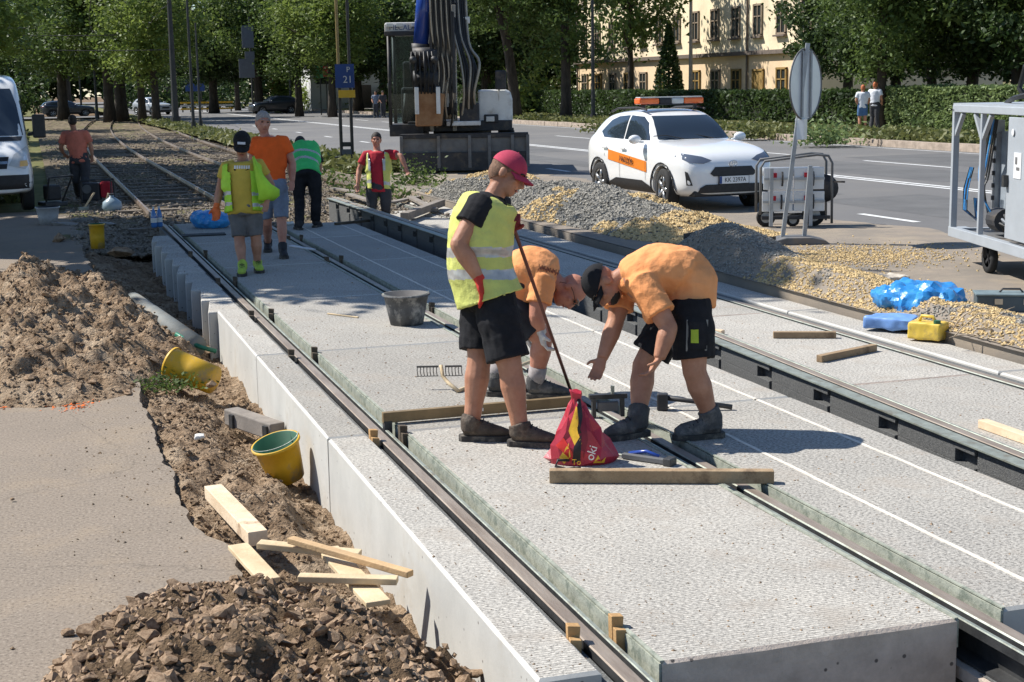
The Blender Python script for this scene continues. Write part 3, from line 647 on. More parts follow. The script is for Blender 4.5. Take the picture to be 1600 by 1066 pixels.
# flatter spread in front of it, along the edge strip
def spread(x, y):
    e = 7.95 + .35 * fbm(y * .6, 6.6) + .012 * (y - 8)
    h = .24 * max(0, 1 - ((x - 7.55) / max(.25, e - 7.3)) ** 2) * smooth01((17.2 - y) / 1.5) * (.55 + .45 * smooth01((y - 10) / 3))
    h += .26 * math.exp(-((x - 7.75) / .42) ** 2 - ((y - 15.6) / 1.0) ** 2)
    h = max(0, h + .03 * fbm(x * 3, y * 2, 51.) * min(1, h * 6)) * (.12 + .88 * smooth01((x - 7.24) / .3))
    return -.07 + h - .05 * smooth01((.012 - h) / .012)
def is_dark(x, y): return math.hypot((x - 7.6) / .62, (y - 15.4) / 1.35) < 1 + .2 * fbm(x * 3, y * 3) or (fbm(x * 2., y * 1.5, 60.) > .42)
hs = heap('gravel_spread', 'low spread of yellow gravel with a dark mound along the right edge strip', (7.7, 12.5, -.05), spread, 7.22, 9.0, 6.5, 17.4, 70, 200, ASPH_D, lambda x, y: -.055)
GD = [[], []]; GY = [[], []]
while len(GD[0]) + len(GY[0]) < 15500:
    x, y = random.uniform(7.24, 8.9), random.uniform(7.6, 17.2); z = spread(x, y)
    if z < -.05 and random.random() > .05: continue
    G = GD if is_dark(x, y) else GY; G[0].append((x - 7.7, y - 12.5, max(z, -.05) + .05 + .003)); G[1].append(random.uniform(.008, .022))
tag(link('dark_gravel', stones_mesh('gd2', GD[0], GD[1], .85, 14), STONE_G, hs), kind='stuff')
tag(link('yellow_gravel', stones_mesh('gy2', GY[0], GY[1], .85, 15), STONE_Y, hs), kind='stuff')
P = [(random.gauss(9.3, .6), random.gauss(15.6, .55), -.038) for _ in range(2600)]
tag(link('scattered_gravel', stones_mesh('sg', P, [random.uniform(.006, .018) for _ in P], .8, 16), STONE_Y), 'thin scatter of yellow gravel on the road by the sign foot', 'gravel', kind='stuff')
# ================================================================ vegetation
BARK = mat('bark', (.055, .043, .032), .95, .4, 6.0, .8, 22.0, aniso=(1, 1, .25), bdist=.05)
LEAF_M = leafmat('leaf_mid', (.036, .068, .017), (.155, .215, .05), tl=.4)
LEAF_L = leafmat('leaf_light', (.075, .12, .022), (.265, .33, .075), tl=.42)
LEAF_D = leafmat('leaf_dark', (.022, .045, .014), (.085, .13, .036), tl=.38)
LEAF_H = leafmat('leaf_hedge', (.09, .14, .05), (.26, .33, .12), 1.5)
GRASS = leafmat('grass_blades', (.06, .085, .02), (.22, .22, .08), .5)
def leaves_mesh(name, P, size, seed, up=.35):
    """a leaf-shaped pair of triangles at each point"""
    r = np.random.default_rng(seed); n = len(P); P = np.asarray(P)
    d = r.normal(size=(n, 3)); d[:, 2] *= .7; d /= np.linalg.norm(d, axis=1)[:, None]
    nrm = r.normal(size=(n, 3)); nrm[:, 2] += up * 2; e = np.cross(d, nrm); e /= np.linalg.norm(e, axis=1)[:, None] + 1e-9
    s = np.asarray(size)[:, None] * (r.random((n, 1)) * .7 + .65)
    V = np.stack([P - d * s, P - e * s * .48 + d * s * .1, P + d * s, P + e * s * .48 + d * s * .1], 1)
    F = np.arange(n * 4).reshape(n, 4)
    return fast_mesh(name, V.reshape(-1, 3), F)
def crown_points(seed, c, rad, ncl, per, clr=.9, low=-1.0):
    r = np.random.default_rng(seed); P = []
    for k in range(ncl):
        v = r.normal(size=3); v /= np.linalg.norm(v); q = r.random() ** .45
        if v[2] < low: v[2] *= .3
        cc = np.array(c) + v * np.array(rad) * q
        m = int(per * (r.random() * .8 + .6)); rr = clr * (r.random() * .7 + .6)
        g = r.normal(size=(m, 3)) * np.array([1, 1, .6]) * rr * .62
        P.append(cc + g)
    return np.concatenate(P)
def trunk_mb(seed, h, r0, lean=(0, 0), nb=7, br=3.2, z0=.35):
    r = random.Random(seed); b = MB(); pts = []; rs = []
    for i in range(9):
        t = i / 8; pts.append((lean[0] * t * t + .12 * r.uniform(-1, 1) * t, lean[1] * t * t + .12 * r.uniform(-1, 1) * t, h * t - .15)); rs.append(r0 * (1.28 if i == 0 else 1.0 - .62 * t))
    b.tube(pts, rs, 10)
    for k in range(nb):
        t = z0 + (1 - z0) * r.random() * .95; i = min(7, int(t * 8)); p = Vector(pts[i]).lerp(Vector(pts[i + 1]), t * 8 - i)
        a = r.uniform(0, 6.28); L_ = br * r.uniform(.6, 1.1); q1 = p + Vector((math.cos(a) * L_ * .5, math.sin(a) * L_ * .5, L_ * .38)); q2 = q1 + Vector((math.cos(a + .3) * L_ * .5, math.sin(a + .3) * L_ * .5, L_ * r.uniform(.1, .5)))
        b.tube([p, q1, q2], [r0 * .38, r0 * .24, r0 * .08], 6)
    return b
def tree_proto(seed, h, r0, c, rad, ncl, per, leaf, size, clr=.95, lean=(0, 0), nb=8, br=3.2):
    tm = trunk_mb(seed, h, r0, lean, nb, br).mesh('trunk'); tm.materials.append(BARK); tm.polygons.foreach_set('use_smooth', [True] * len(tm.polygons))
    P = crown_points(seed, c, rad, ncl, per, clr); cm = leaves_mesh('crown', P, np.full(len(P), size), seed); cm.materials.append(leaf)
    return tm, cm
PROTO = {
 'broad': tree_proto(1, 11, .42, (0, 0, 8.0), (4.6, 4.6, 4.8), 120, 120, LEAF_M, .17),
 'tall': tree_proto(2, 13, .36, (0, 0, 8.6), (3.6, 3.6, 5.8), 110, 120, LEAF_M, .16, nb=10, br=2.6),
 'light': tree_proto(3, 10, .30, (0, 0, 6.8), (3.9, 3.9, 4.2), 100, 115, LEAF_L, .15),
 'dark': tree_proto(4, 12, .45, (0, 0, 7.8), (5.2, 5.2, 4.9), 150, 190, LEAF_D, .18),
 'low': tree_proto(5, 8, .22, (0, 0, 5.6), (3.3, 3.3, 3.2), 90, 115, LEAF_M, .14, nb=8, br=2.2),
 'shade': tree_proto(8, 11.5, .5, (0, 0, 8.6), (2.3, 5.1, 4.2), 190, 210, LEAF_D, .2, .85),
 'lean': tree_proto(6, 11, .38, (-1.5, 0, 9.0), (4.2, 4.2, 4.0), 105, 120, LEAF_M, .16, lean=(-2.6, .3)),
}
NT = {'n': 0}
def tree(kind, x, y, label, z=0.0, s=1.0, sz=None, rot=None, group='street trees'):
    t = thing('street_tree', label, 'tree', (x, y, z), random.uniform(0, 6.28) if rot is None else rot, group)
    t.scale = (s, s, sz or s); a, b = PROTO[kind]
    link('trunk', a, None, t); link('crown', b, None, t)
    return t
def tree_px(kind, px, py, label, z=0.0, **k):
    p = at(px, py, z); return tree(kind, p.x, p.y, label, z - .05, **k)
# row on the left of the tracks; its crowns throw the shade over the far slabs
tree('shade', -2.0, 23.25, 'dark overhanging tree at the upper left corner above the van', -.2, rot=0.0)
tree('shade', -6.6, 30.2, 'tree left of the van beyond the picture edge', -.2, s=.95, rot=.9)
tree('light', -4.2, 37.5, 'broad tree on the left behind the van', -.2, rot=2.2)
tree('broad', -4.6, 48.5, 'second broad tree in the row left of the old track', -.2, s=.95, rot=.4)
tree('light', -3.0, 61, 'pale green tree left of the old track', -.2, s=1.0, rot=3.0)
tree('tall', -4.5, 76, 'tall tree far left beyond the pale one', -.2)
tree('light', -6, 96, 'light tree far left near the crossing street', -.2, s=1.2)
tree('broad', -4, 150, 'tree beyond the crossing street at far left', -.2, s=1.1)
tree('light', -14, 175, 'pale tree in the far left gap behind the dark car', -.2, s=1.2)
# strip between tracks and carriageway
tree_px('tall', 172, 187, 'first of two thick close trunks left of centre background', s=1.15, sz=1.0)
tree_px('broad', 190, 186, 'second of two thick close trunks left of centre background', s=1.2, sz=1.05)
tree_px('tall', 223, 190, 'slim dark trunk just right of the twin thick trunks', s=.8)
tree_px('light', 245, 192, 'leaning trunk with pale crown right of the twin trunks', s=.95)
tree_px('broad', 405, 176, 'thick straight dark trunk behind the worker in orange', s=1.05)
tree_px('low', 372, 172, 'small tree before the white kiosk', s=1.3)
tree_px('tall', 468, 181, 'thin tree right of the red poster', s=.85)
tree_px('light', 520, 182, 'tree with flared trunk beside the blue sign', s=1.05)
tree_px('broad', 600, 172, 'dark leafy tree behind the excavator cab', s=1.0)
tree_px('broad', 700, 172, 'dense tree straight behind the excavator boom', s=1.1)
tree_px('lean', 806, 190, 'leaning dark trunk right of the excavator', s=.95, rot=.35)
tree_px('tall', 885, 191, 'big dark trunk left of the yellow building', s=.85, sz=.9)
def tree_x(kind, px, X, label, **k):
    d = ray(px, 130); return tree(kind, X, X * d.y / d.x, label, .05, **k)
tree_x('low', 985, 36.5, 'tree before the yellow building behind the car', s=1.05, sz=1.5)
tree_x('dark', 1325, 37.5, 'dark tree at the right end of the yellow building', s=.62, sz=.7)
tree_x('dark', 1400, 36.5, 'dark tree behind the verge tree at right', s=.62, sz=.62)
tree_x('low', 1455, 36.0, 'low leafy tree above the bright hedge', s=1.1, sz=.95)
tree_x('dark', 1520, 36.5, 'dense dark tree above the bright hedge', s=.62, sz=.62)
tree_x('low', 1590, 35.5, 'tree at the right edge behind the grey machine', s=1.15)
tree_x('dark', 1660, 36.0, 'tree beyond the right picture edge', s=.7)
tree_px('tall', 1375, 206, 'street tree on the verge beside the two pedestrians', s=.62, sz=.66)
tree('broad', -5.0, 43.5, 'broad tree in the left row between two others', -.2, rot=1.9)
tree_px('broad', 100, 184, 'broad tree far left of the twin trunks', s=1.1, sz=.9)
tree_px('dark', 335, 176, 'dark crowned tree behind the blue board', s=1.0, sz=.85)
tree_px('broad', 440, 175, 'broad tree behind the red poster', s=1.1, sz=.88)
tree_px('dark', 560, 176, 'dark tree behind the traffic mast', s=1.0, sz=.85)
tree_px('dark', 760, 178, 'dark tree behind the engine cover of the excavator', s=.95, sz=.85)
tree('light', 20, 230, 'pale far tree at the end of the avenue', 0, s=1.5)
tree('broad', 5, 215, 'far tree over the old track end', 0, s=1.5)
tree('tall', 34, 190, 'far tall tree behind the white kiosk', 0, s=1.5)
tree('broad', 50, 170, 'far broad tree behind the blue sign', 0, s=1.5)
tree('dark', 58, 150, 'far dark tree behind the excavator', 0, s=1.4)
tree('dark', 66, 128, 'far dark tree left behind the yellow building', 0, s=1.4)
tree('broad', 36, 125, 'bushy tree between kiosk and building', 0, s=1.1)
tree('low', 35, 108, 'low bushy tree right of the leaning trunk', 0, s=1.3)
# a far wood closes the view
P = []
for k in range(150):
    x = -90 + 290 * k / 150 + random.uniform(-2, 2); y = 268 + random.uniform(-10, 25) - max(0, x - 40) * .25
    P.append(crown_points(500 + k, (x, y, 8), (6, 5, 8), 16, 55, 2.2))
P = np.concatenate(P)
tag(link('far_wood', leaves_mesh('far_wood', P, np.full(len(P), .75), 77), LEAF_D), 'far wood closing the end of the street', 'wood', kind='stuff')
# dark shrub masses added to darken the gaps between the far trunks
for i, (x0, x1, y, lab) in enumerate(((-30, 2, 158, 'added dark undergrowth beyond the crossing street at far left'), (9, 24, 172, 'added dark undergrowth behind the twin trunks'), (33, 46, 150, 'added dark undergrowth right of the white building'), (27, 40, 118, 'added dark undergrowth behind the excavator'))):
    t = thing('added_shrubs', lab, 'shrubs', ((x0 + x1) / 2, y, 0)); n_ = int((x1 - x0) * 190)
    P = np.array([(random.uniform(x0, x1) - (x0 + x1) / 2, random.gauss(0, 1.2), 4.2 * random.random() ** .8 * (.75 + .35 * math.sin(k * .01))) for k in range(n_)])
    link('foliage', leaves_mesh('belt', P, np.full(n_, .26), 90 + i), LEAF_D, t); MB().tube([(0, 0, 0), (0, 0, 2)], .1, 6).build('stem', BARK, t)
# clipped hedges
def hedge(label, x0, x1, y0, y1, h, n, leaf, size, seed):
    t = thing('hedge', label, 'hedge', ((x0 + x1) / 2, (y0 + y1) / 2, .1), group='hedges along the sidewalk')
    hx, hy = (x1 - x0) / 2, (y1 - y0) / 2
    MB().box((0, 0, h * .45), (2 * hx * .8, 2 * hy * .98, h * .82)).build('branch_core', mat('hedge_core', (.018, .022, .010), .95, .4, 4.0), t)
    r = np.random.default_rng(seed); q = r.random((n, 3)); f = r.random(n)
    P = np.stack([(q[:, 0] * 2 - 1) * hx, (q[:, 1] * 2 - 1) * hy, q[:, 2] * h], 1)
    a = f < .5; P[a, 0] = -hx + np.abs(r.normal(size=a.sum())) * .12
    b = (f >= .5) & (f < .75); P[b, 2] = h - np.abs(r.normal(size=b.sum())) * .1
    c = (f >= .75) & (f < .85); P[c, 1] = -hy + np.abs(r.normal(size=c.sum())) * .1
    wob = np.array([.13 * fbm(p[1] * .8, p[2] * 1.2, seed) for p in P]); P[:, 0] += wob; P[:, 2] += wob * .8
    link('foliage', leaves_mesh('foliage', P, np.full(n, size), seed + 1), leaf, t)
    return t
hedge('bright clipped hedge beside the pedestrians', 31.7, 33.3, 40, 51.0, 1.62, 15000, LEAF_H, .085, 5)
hedge('dark hedge in front of the yellow building', 33.6, 35.0, 52.5, 100, 1.5, 20000, LEAF_D, .12, 6)
hedge('dark hedge far behind the excavator', 31.8, 33.0, 101, 140, 2.0, 6000, LEAF_D, .16, 8)
# grass and weeds
def tuft_points(n, fx, fy, fz): return np.array([(x, y, fz(x, y)) for x, y in ((fx(), fy()) for _ in range(n))])
P = tuft_points(15000, lambda: 25.7 + 3.6 * random.random(), lambda: 26 + 74 * random.random() ** 1.5, lambda x, y: .1 + .28 * random.random() ** 1.5)
tag(link('verge_grass', leaves_mesh('vg', P, np.full(len(P), .12), 31, .1), GRASS), 'dry green grass and weeds on the far verge', 'grass', kind='stuff')
P = tuft_points(9000, lambda: random.gauss(8.1, .4), lambda: 36 + 80 * random.random() ** 1.4, lambda x, y: .0 + .25 * random.random() ** 1.5)
tag(link('median_grass', leaves_mesh('mg', P, np.full(len(P), .11), 32, .1), GRASS), 'long grass between the old tracks and the carriageway', 'grass', kind='stuff')
P = tuft_points(900, lambda: random.uniform(6.2, 8.2), lambda: random.uniform(28, 38), lambda x, y: -.12 + .2 * random.random() ** 2)
tag(link('track_weeds', leaves_mesh('tw', P, np.full(len(P), .06), 33, .1), LEAF_M), 'green weeds beside the excavator wheel', 'weeds', kind='stuff')
P = tuft_points(4000, lambda: -.2 - 5 * random.random() ** 1.5, lambda: 33 + 60 * random.random() ** 1.4, lambda x, y: -.2 + .2 * random.random() ** 2)
tag(link('left_grass', leaves_mesh('lgm', P, np.full(len(P), .12), 34, .1), GRASS), 'grass strip left of the old track', 'grass', kind='stuff')
c0 = at(268, 610, -.22)
def weed(label, px, py, z, r, n, hh, m=LEAF_M, sz=.02):
    c = at(px, py, z); t = thing('weed_plant', label, 'weed', c)
    P = np.array([(random.gauss(0, r), random.gauss(0, r * .9), abs(random.gauss(0, hh))) for _ in range(n)])
    link('leaves', leaves_mesh('wl', P, np.full(n, sz), int(px)), m, t)
    b = MB()
    for k in range(10): b.tube([(0, 0, -.02), (random.gauss(0, r * .6), random.gauss(0, r * .6), hh)], .002, 4)
    b.build('stems', LEAF_D, t)
weed('green weed on the soil in front of the tipped yellow bucket', 262, 606, -.24, .12, 420, .05)
weed('green shrub at the excavator wheel behind the man in red', 652, 292, -.1, .3, 700, .25, LEAF_M, .045)
weed('bush on the verge beside the sign', 1290, 225, .05, .5, 900, .35, LEAF_H, .08)
for (px, py, s_) in ((1180, 215, .4), (1420, 222, .5), (1000, 210, .5), (950, 205, .6)):
    weed('low weed clump on the kerb verge at about pixel column %d' % px if False else {1180: 'low weed clump on the verge behind the white car', 1420: 'low weed clump on the verge before the bright hedge', 1000: 'low weed clump behind the amber light bar', 950: 'weed clump at the verge left of the white car'}[px], px, py, .05, s_, 500, .2, GRASS, .09)
# conifer in front of the building
pc = at(1040, 178, 0)
t = thing('conifer', 'dark pointed conifer before the yellow building', 'tree', (37.5, 84.5, .1))
MB().tube([(0, 0, 0), (0, 0, 5.2)], [.12, .02], 8).build('trunk', BARK, t)
P = []
for k in range(3800):
    z = .3 + 5.2 * random.random() ** 1.2; rr = 1.35 * (1 - z / 5.9) * random.random() ** .4; a = random.uniform(0, 6.28); P.append((rr * math.cos(a), rr * math.sin(a), z + .1 * math.sin(a * 5)))
link('crown', leaves_mesh('conifer', np.array(P), np.full(len(P), .13), 45), LEAF_D, t)
# ================================================================ yellow building
WALL_Y = mat('plaster_yellow', (.80, .67, .46), .9, .08, .5, .1, 30.0, dirt=(.52, .42, .29), dsc=.35, dlo=.5, dhi=.75)
WALL_O = mat('plaster_peach', (.72, .54, .35), .9, .08, .5, .1, 30.0)
FRAME = mat('window_frame', (.26, .20, .14), .7, .1, 3.0); SILL = mat('sill', (.14, .11, .09), .8)
GLS = glass('window_glass', (.03, .035, .035), .06)
WDARK = mat('window_wood', (.30, .19, .06), .7, .2, 3.0)
BX, BY0, BY1 = 42.0, 74.0, 112.5
bt = thing('yellow_building', 'long yellow plastered building with a dark cornice behind the hedge', 'building', (BX, 90, 0))
MB().box((6, (BY0 + BY1) / 2 - 90, 1.8), (12, BY1 - BY0, 3.6)).build('ground_floor_wall', WALL_O, bt)
MB().box((6.0, (BY0 + BY1) / 2 - 90, 8.0), (12.06, BY1 - BY0 + .1, 8.4)).build('upper_wall', WALL_Y, bt)
MB().box((5.95, (BY0 + BY1) / 2 - 90, 3.72), (12.5, BY1 - BY0 + .4, .24)).build('cornice', SILL, bt)
rf = MB(); rf.prism([(-.6, 12.2), (12.6, 12.2), (6, 16)], 'y', BY0 - 90 - .4, BY1 - 90 + .4); rf.build('roof', mat('roof_tile', (.22, .08, .05), .85, .2, 2.0), bt)
def window(y, z0, z1, wd, fm=FRAME, deep=.12, door=False):
    w_ = MB(); x = -.04
    for yy in (-wd / 2, wd / 2): w_.box((x - .03, y + yy, (z0 + z1) / 2), (.12, .12, z1 - z0))
    for zz in (z0, z1): w_.box((x - .03, y, zz), (.12, wd + .12, .12))
    if not door: w_.box((x - .03, y, z0 + (z1 - z0) * .62), (.1, wd - .1, .07)); w_.box((x - .03, y, (z0 + z1) / 2), (.1, .07, z1 - z0 - .1))
    o = w_.build('door' if door else 'window', fm, bt)
    MB().box((x - .012, y, (z0 + z1) / 2), (.03, wd - .06, z1 - z0 - .06)).build('panel' if door else 'pane', WDARK if door else GLS, o)
    if not door: MB().box((x - .1, y, z0 - .12), (.3, wd + .3, .1)).build('sill', SILL, o)
yy = [-14.6 + 2.95 * k for k in range(13)]
for k, y in enumerate(yy):
    if k == 2: window(y, .15, 2.7, 1.3, WDARK, door=True)
    else: window(y, 1.1, 2.75, 1.15, WDARK if k % 2 else FRAME)
    window(y + .1, 4.75, 6.55, 1.05); window(y + .1, 8.3, 10.1, 1.05)
for y in (-7.3, 22.3): MB().tube([(-.12, y, 0), (-.12, y, 12)], .07, 8).build('downpipe', SILL, bt)
# ================================================================ far white kiosk, billboard, house behind
KW = mat('kiosk_white', (.62, .62, .62), .8, .06, 1.0)
k0 = at(402, 168, 0)
kt = thing('white_kiosk', 'low white building at the far crossing behind the orange worker', 'building', (29, 142, 0))
MB().box((0, 0, 2.2), (7.5, 5, 4.4)).build('wall', KW, kt); MB().box((0, 0, 4.5), (7.9, 5.4, .3)).build('roof', SILL, kt)
for x in (-2.6,): MB().box((x, -2.52, 2.9), (1.2, .06, .9)).build('window', GLS, kt)
MB().box((1.6, -2.52, 1.2), (.9, .06, 2.2)).build('door', SILL, kt)
def board(label, px0, py0, px1, py1, Y, m, post=True, name='billboard', thick=.1):
    d = ray((px0 + px1) / 2, py1); s = Y / d.y; D = FPX * s
    a, b, c = atD(px0, py1, D), atD(px1, py1, D), atD(px0, py0, D)
    t = thing(name, label, 'sign', ((a.x + b.x) / 2, (a.y + b.y) / 2, 0)); wd = (b - a).length; h = (c - a).length
    t.rotation_euler.z = math.atan2((b - a).y, (b - a).x)
    MB().box((0, 0, a.z + h / 2), (wd, thick, h)).build('panel', m, t)
    if post:
        for x in ((-wd * .3, wd * .3) if wd > 1 else (0,)): MB().bar((x, .06, -.2), (x, .06, a.z + h * .95), .09).build('post', STEEL_D, t)
    return t, wd, h, a.z
SIGN_B = mat('sign_blue', (.02, .06, .22), .5, .1, 3.0); SIGN_R = mat('sign_red', (.50, .04, .05), .5, .1, 3.0); SIGN_Y = mat('sign_yellow', (.70, .42, .03), .5, .1, 3.0); SIGN_G = mat('sign_back', (.14, .15, .17), .6, .1, 3.0, metal=.2)
board('blue board at the far crossing left of the white building', 290, 119, 320, 143, 150, SIGN_B)
board('red poster beside the white building', 424, 120, 441, 143, 135, SIGN_R)
board('small green and white sign near the flared trunk', 494, 104, 506, 122, 118, mat('sign_green', (.05, .3, .12), .5))
board('small red sign near the flared trunk', 505, 104, 514, 120, 117, SIGN_R)
# orange and white barrier at the crossing
bt2 = thing('road_barrier', 'yellow striped barrier before the white building', 'barrier', (at(324, 175, 0).x, at(324, 175, 0).y, 0))
for k in range(3): MB().box((0, 0, .3 + k * .3), (5.0, .1, .16)).build('rail_board', SIGN_Y if k != 1 else KW, bt2)
for x in (-2.3, 0, 2.3): MB().box((x, .1, .5), (.12, .12, 1.0)).build('post', STEEL_D, bt2)
# pale thuja column
t = thing('thuja', 'bright green column shrub left of the white building', 'shrub', (21.5, 134, 0))
P = np.array([(random.gauss(0, .55), random.gauss(0, .55), 4.3 * random.random()) for _ in range(1500)])
link('foliage', leaves_mesh('thuja', P, np.full(1500, .22), 61), LEAF_L, t); MB().tube([(0, 0, 0), (0, 0, 4)], .1, 6).build('stem', BARK, t)
# bright bushes behind the blue sign
for i, (px, py, sc_, lab) in enumerate(((565, 168, 1.5, 'bright bush behind the traffic mast'), (495, 172, 1.3, 'bright shrub left of the flared trunk'), (850, 178, 1.2, 'sunlit bush right of the leaning trunk'))):
    p = at(px, py, 0); t = thing('bush', lab, 'bush', (p.x, p.y, 0)); P = np.array([(random.gauss(0, 1.1) * sc_, random.gauss(0, .9) * sc_, abs(random.gauss(.9, .7)) * sc_) for _ in range(1800)])
    link('foliage', leaves_mesh('bush', P, np.full(1800, .2), 63 + i), LEAF_L, t); MB().tube([(0, 0, 0), (0, 0, 1)], .08, 6).build('stem', BARK, t)
# ================================================================ poles, wires, lamps, traffic signs
POLE = mat('pole_dark', (.05, .05, .048), .6, .2, 3.0, metal=.2); POLE_Y = mat('pole_ochre', (.30, .22, .09), .6, .2, 3.0)
def pole(label, px, py, h, r, m=POLE, z=0.0, arm=None, name='street_lamp'):
    p = at(px, py, z); t = thing(name, label, 'pole', p)
    MB().tube([(0, 0, -.1), (0, 0, h * .35), (0, 0, h)], [r * 1.3, r, r * .7], 10).build('shaft', m, t)
    MB().cyl((0, 0, -.1), (0, 0, .5), r * 1.8, 10).build('foot', m, t)
    if arm:
        MB().tube([(0, 0, h - .3), (arm[0] * .4, arm[1] * .4, h + .3), (arm[0], arm[1], h + .5)], r * .5, 6).build('arm', m, t); MB().box((arm[0], arm[1], h + .45), (.5, .25, .15)).build('lamp_head', STEEL_G, t)
    return t
pole('dark lamp post before the left part of the yellow building', 927, 193, 8.5, .09, arm=(-1.5, 0))
pole('black catenary mast left of the twin poles', 275, 196, 9.5, .17, arm=(-3.5, 0), name='catenary_mast')
pole('thin dark pole, left one of the close pair by the grass strip', 303, 206, 9, .07)
pole('thin dark pole, right one of the close pair by the grass strip', 314, 204, 5.5, .06)
pole('thin far mast between tracks and trees', 152, 184, 9, .1, name='catenary_mast', arm=(-3, 0))
pole('pale lamp post in front of the building right half', 1079, 180, 9, .12, mat('pole_pale', (.32, .29, .24), .7))
pole('thin lamp post at far left crossing', 128, 180, 8, .08)
pole('far pole right of the kiosk', 455, 176, 9, .1)
# two-legged sign mast beside the man in red
p = at(543, 262, -.05); t = thing('traffic_mast', 'dark two legged mast with blue and yellow signs left of the excavator', 'sign', p); t.rotation_euler.z = -.32
for x, m in ((-.145, POLE_Y), (.145, POLE)):
    MB().tube([(x, 0, -.1), (x, 0, 2.2)], .045, 8).build('leg', POLE, t); MB().tube([(x, 0, 2.2), (x, 0, 6.2)], .04, 8).build('leg', m, t)
MB().box((0, 0, .62), (.3, .05, .12)).build('crossbar', POLE, t); MB().box((0, 0, .05), (.62, .45, .5)).build('foot_block', POLE, t); MB().box((0, -.02, .42), (.28, .04, .14)).build('plate', SIGN_G, t)
MB().box((.02, -.07, 2.42), (.5, .04, .62)).build('blue_sign', SIGN_B, t); MB().box((.06, -.075, 1.95), (.44, .04, .2)).build('yellow_sign', SIGN_Y, t)
def text(body, size, m, parent, loc, rot, name='lettering', ext=.002, align='CENTER', sx=1.0):
    c = bpy.data.curves.new(name, 'FONT'); c.body = body; c.size = size; c.extrude = ext; c.align_x = align; c.align_y = 'CENTER'
    me = applied(bpy.data.objects.new('tmp', c))
    o2 = link(name, me, m, parent); o2.location = loc; o2.rotation_euler = rot; o2.scale = (sx, 1, 1)
    return o2
text('21', .26, KW, t, (.1, -.1, 2.32), (math.pi / 2, 0, 0)); text('P', .2, KW, t, (.12, -.1, 2.58), (math.pi / 2, 0, 0))
# back of road signs on a mast before the thick trunk
p = at(396, 178, 0); t = thing('sign_back_mast', 'mast with three grey sign backs in front of the thick dark trunk', 'sign', p); s_ = depth(p) / FPX
def zz_(py): return (178 - py) * s_
MB().tube([(0, 0, 0), (0, 0, zz_(30))], .09, 8).build('post', POLE, t)
MB().box((-.2, -.1, zz_(60)), (1.0, .08, zz_(45) - zz_(79))).build('sign_plate', SIGN_G, t); MB().box((-.1, -.1, zz_(88)), (.8, .08, .6)).build('sign_plate', SIGN_G, t); MB().box((-.4, -.1, zz_(108)), (1.3, .08, zz_(94) - zz_(123))).build('sign_plate', SIGN_G, t)
# overhead wires
WIRE = mat('wire', (.02, .02, .02), .6)
for (y0, z0, x0, x1, z1, lab) in ((118, 7.1, -8, 10, 7.1, 'upper'), (104, 6.2, -8, 9.5, 5.9, 'middle'), (96, 5.2, -7, 9, 4.6, 'lower')):
    tag(MB().tube([(x0 + (x1 - x0) * i / 8, y0, z0 + (z1 - z0) * i / 8 - .25 * math.sin(math.pi * i / 8)) for i in range(9)], .025, 4).build('span_wire', WIRE), '%s dark span wire across the old tracks at upper left' % lab, 'wire', 'span wires')
for x, lab in ((2.6, 'left'), (6.0, 'right')):
    tag(MB().tube([(x + curve_dx(y), y, 6.0 - .15 * math.sin(y)) for y in np.linspace(62, 125, 20)], .02, 4).build('contact_wire', WIRE), 'thin contact wire above the %s old track' % lab, 'wire', 'contact wires')
# ================================================================ people
SKIN = mat('skin_tan', (.34, .15, .085), .55, .2, 7.0, .12, 60.0, spec=.35, col2=(.46, .23, .14), dirt=(.30, .17, .11), dsc=9.0, dlo=.55, dhi=.75)
SKIN2 = mat('skin_red', (.38, .15, .095), .55, .2, 7.0, .12, 60.0, spec=.35, col2=(.50, .24, .16))
HAIR_D = mat('hair_dark', (.025, .018, .013), .7, .4, 30.0, .4, 120.0); HAIR_G = mat('hair_grey', (.30, .26, .23), .7, .3, 40.0, .4, 120.0)
HAIR_R = mat('hair_red', (.42, .12, .04), .7, .3, 40.0, .3, 100.0)
EYE = mat('eye_dark', (.02, .014, .01), .2); LIP = mat('lip', (.30, .09, .07), .5)
CL_BLACK = mat('cloth_black', (.016, .016, .018), .9, .3, 8.0, .3, 220.0, spec=.2); CL_DNAVY = mat('cloth_charcoal', (.028, .030, .036), .9, .3, 8.0, .3, 220.0, spec=.2)
CL_ORANGE = mat('cloth_orange_faded', (.72, .28, .10), .9, .12, 3.0, .25, 90.0, spec=.15, col2=(.82, .36, .15), dirt=(.58, .25, .11), dsc=5.0, dlo=.55, dhi=.75); CL_ORANGE2 = mat('cloth_orange', (.80, .12, .02), .9, .12, 5.0, .2, 220.0, spec=.2)
CL_LIME = mat('vest_lime', (.55, .57, .15), .75, .12, 4.0, .25, 90.0, spec=.3, dirt=(.42, .42, .16), dsc=6.0, dlo=.55, dhi=.75); CL_LIME2 = mat('vest_neon', (.42, .70, .04), .7, .12, 6.0, .2, 160.0); CL_GREEN = mat('vest_green', (.05, .50, .13), .75, .12, 6.0, .2, 160.0)
REFL = mat('reflective_tape', (.42, .42, .40), .35, .12, 20.0, metal=.3); CL_YELLOW = mat('cloth_mustard', (.55, .38, .055), .9, .1, 5.0, .2, 220.0)
CL_RED = mat('cloth_red', (.42, .02, .035), .9, .15, 5.0, .2, 220.0); CL_GREY = mat('cloth_grey', (.13, .125, .12), .9, .2, 6.0, .2, 220.0); CL_BLUEG = mat('cloth_bluegrey', (.17, .20, .26), .9, .2, 6.0, .2, 220.0)
CL_SALMON = mat('cloth_salmon', (.58, .17, .11), .9, .15, 5.0, .2, 220.0); CL_DARKT = mat('cloth_darktrouser', (.045, .045, .05), .9, .2, 6.0, .2, 220.0)
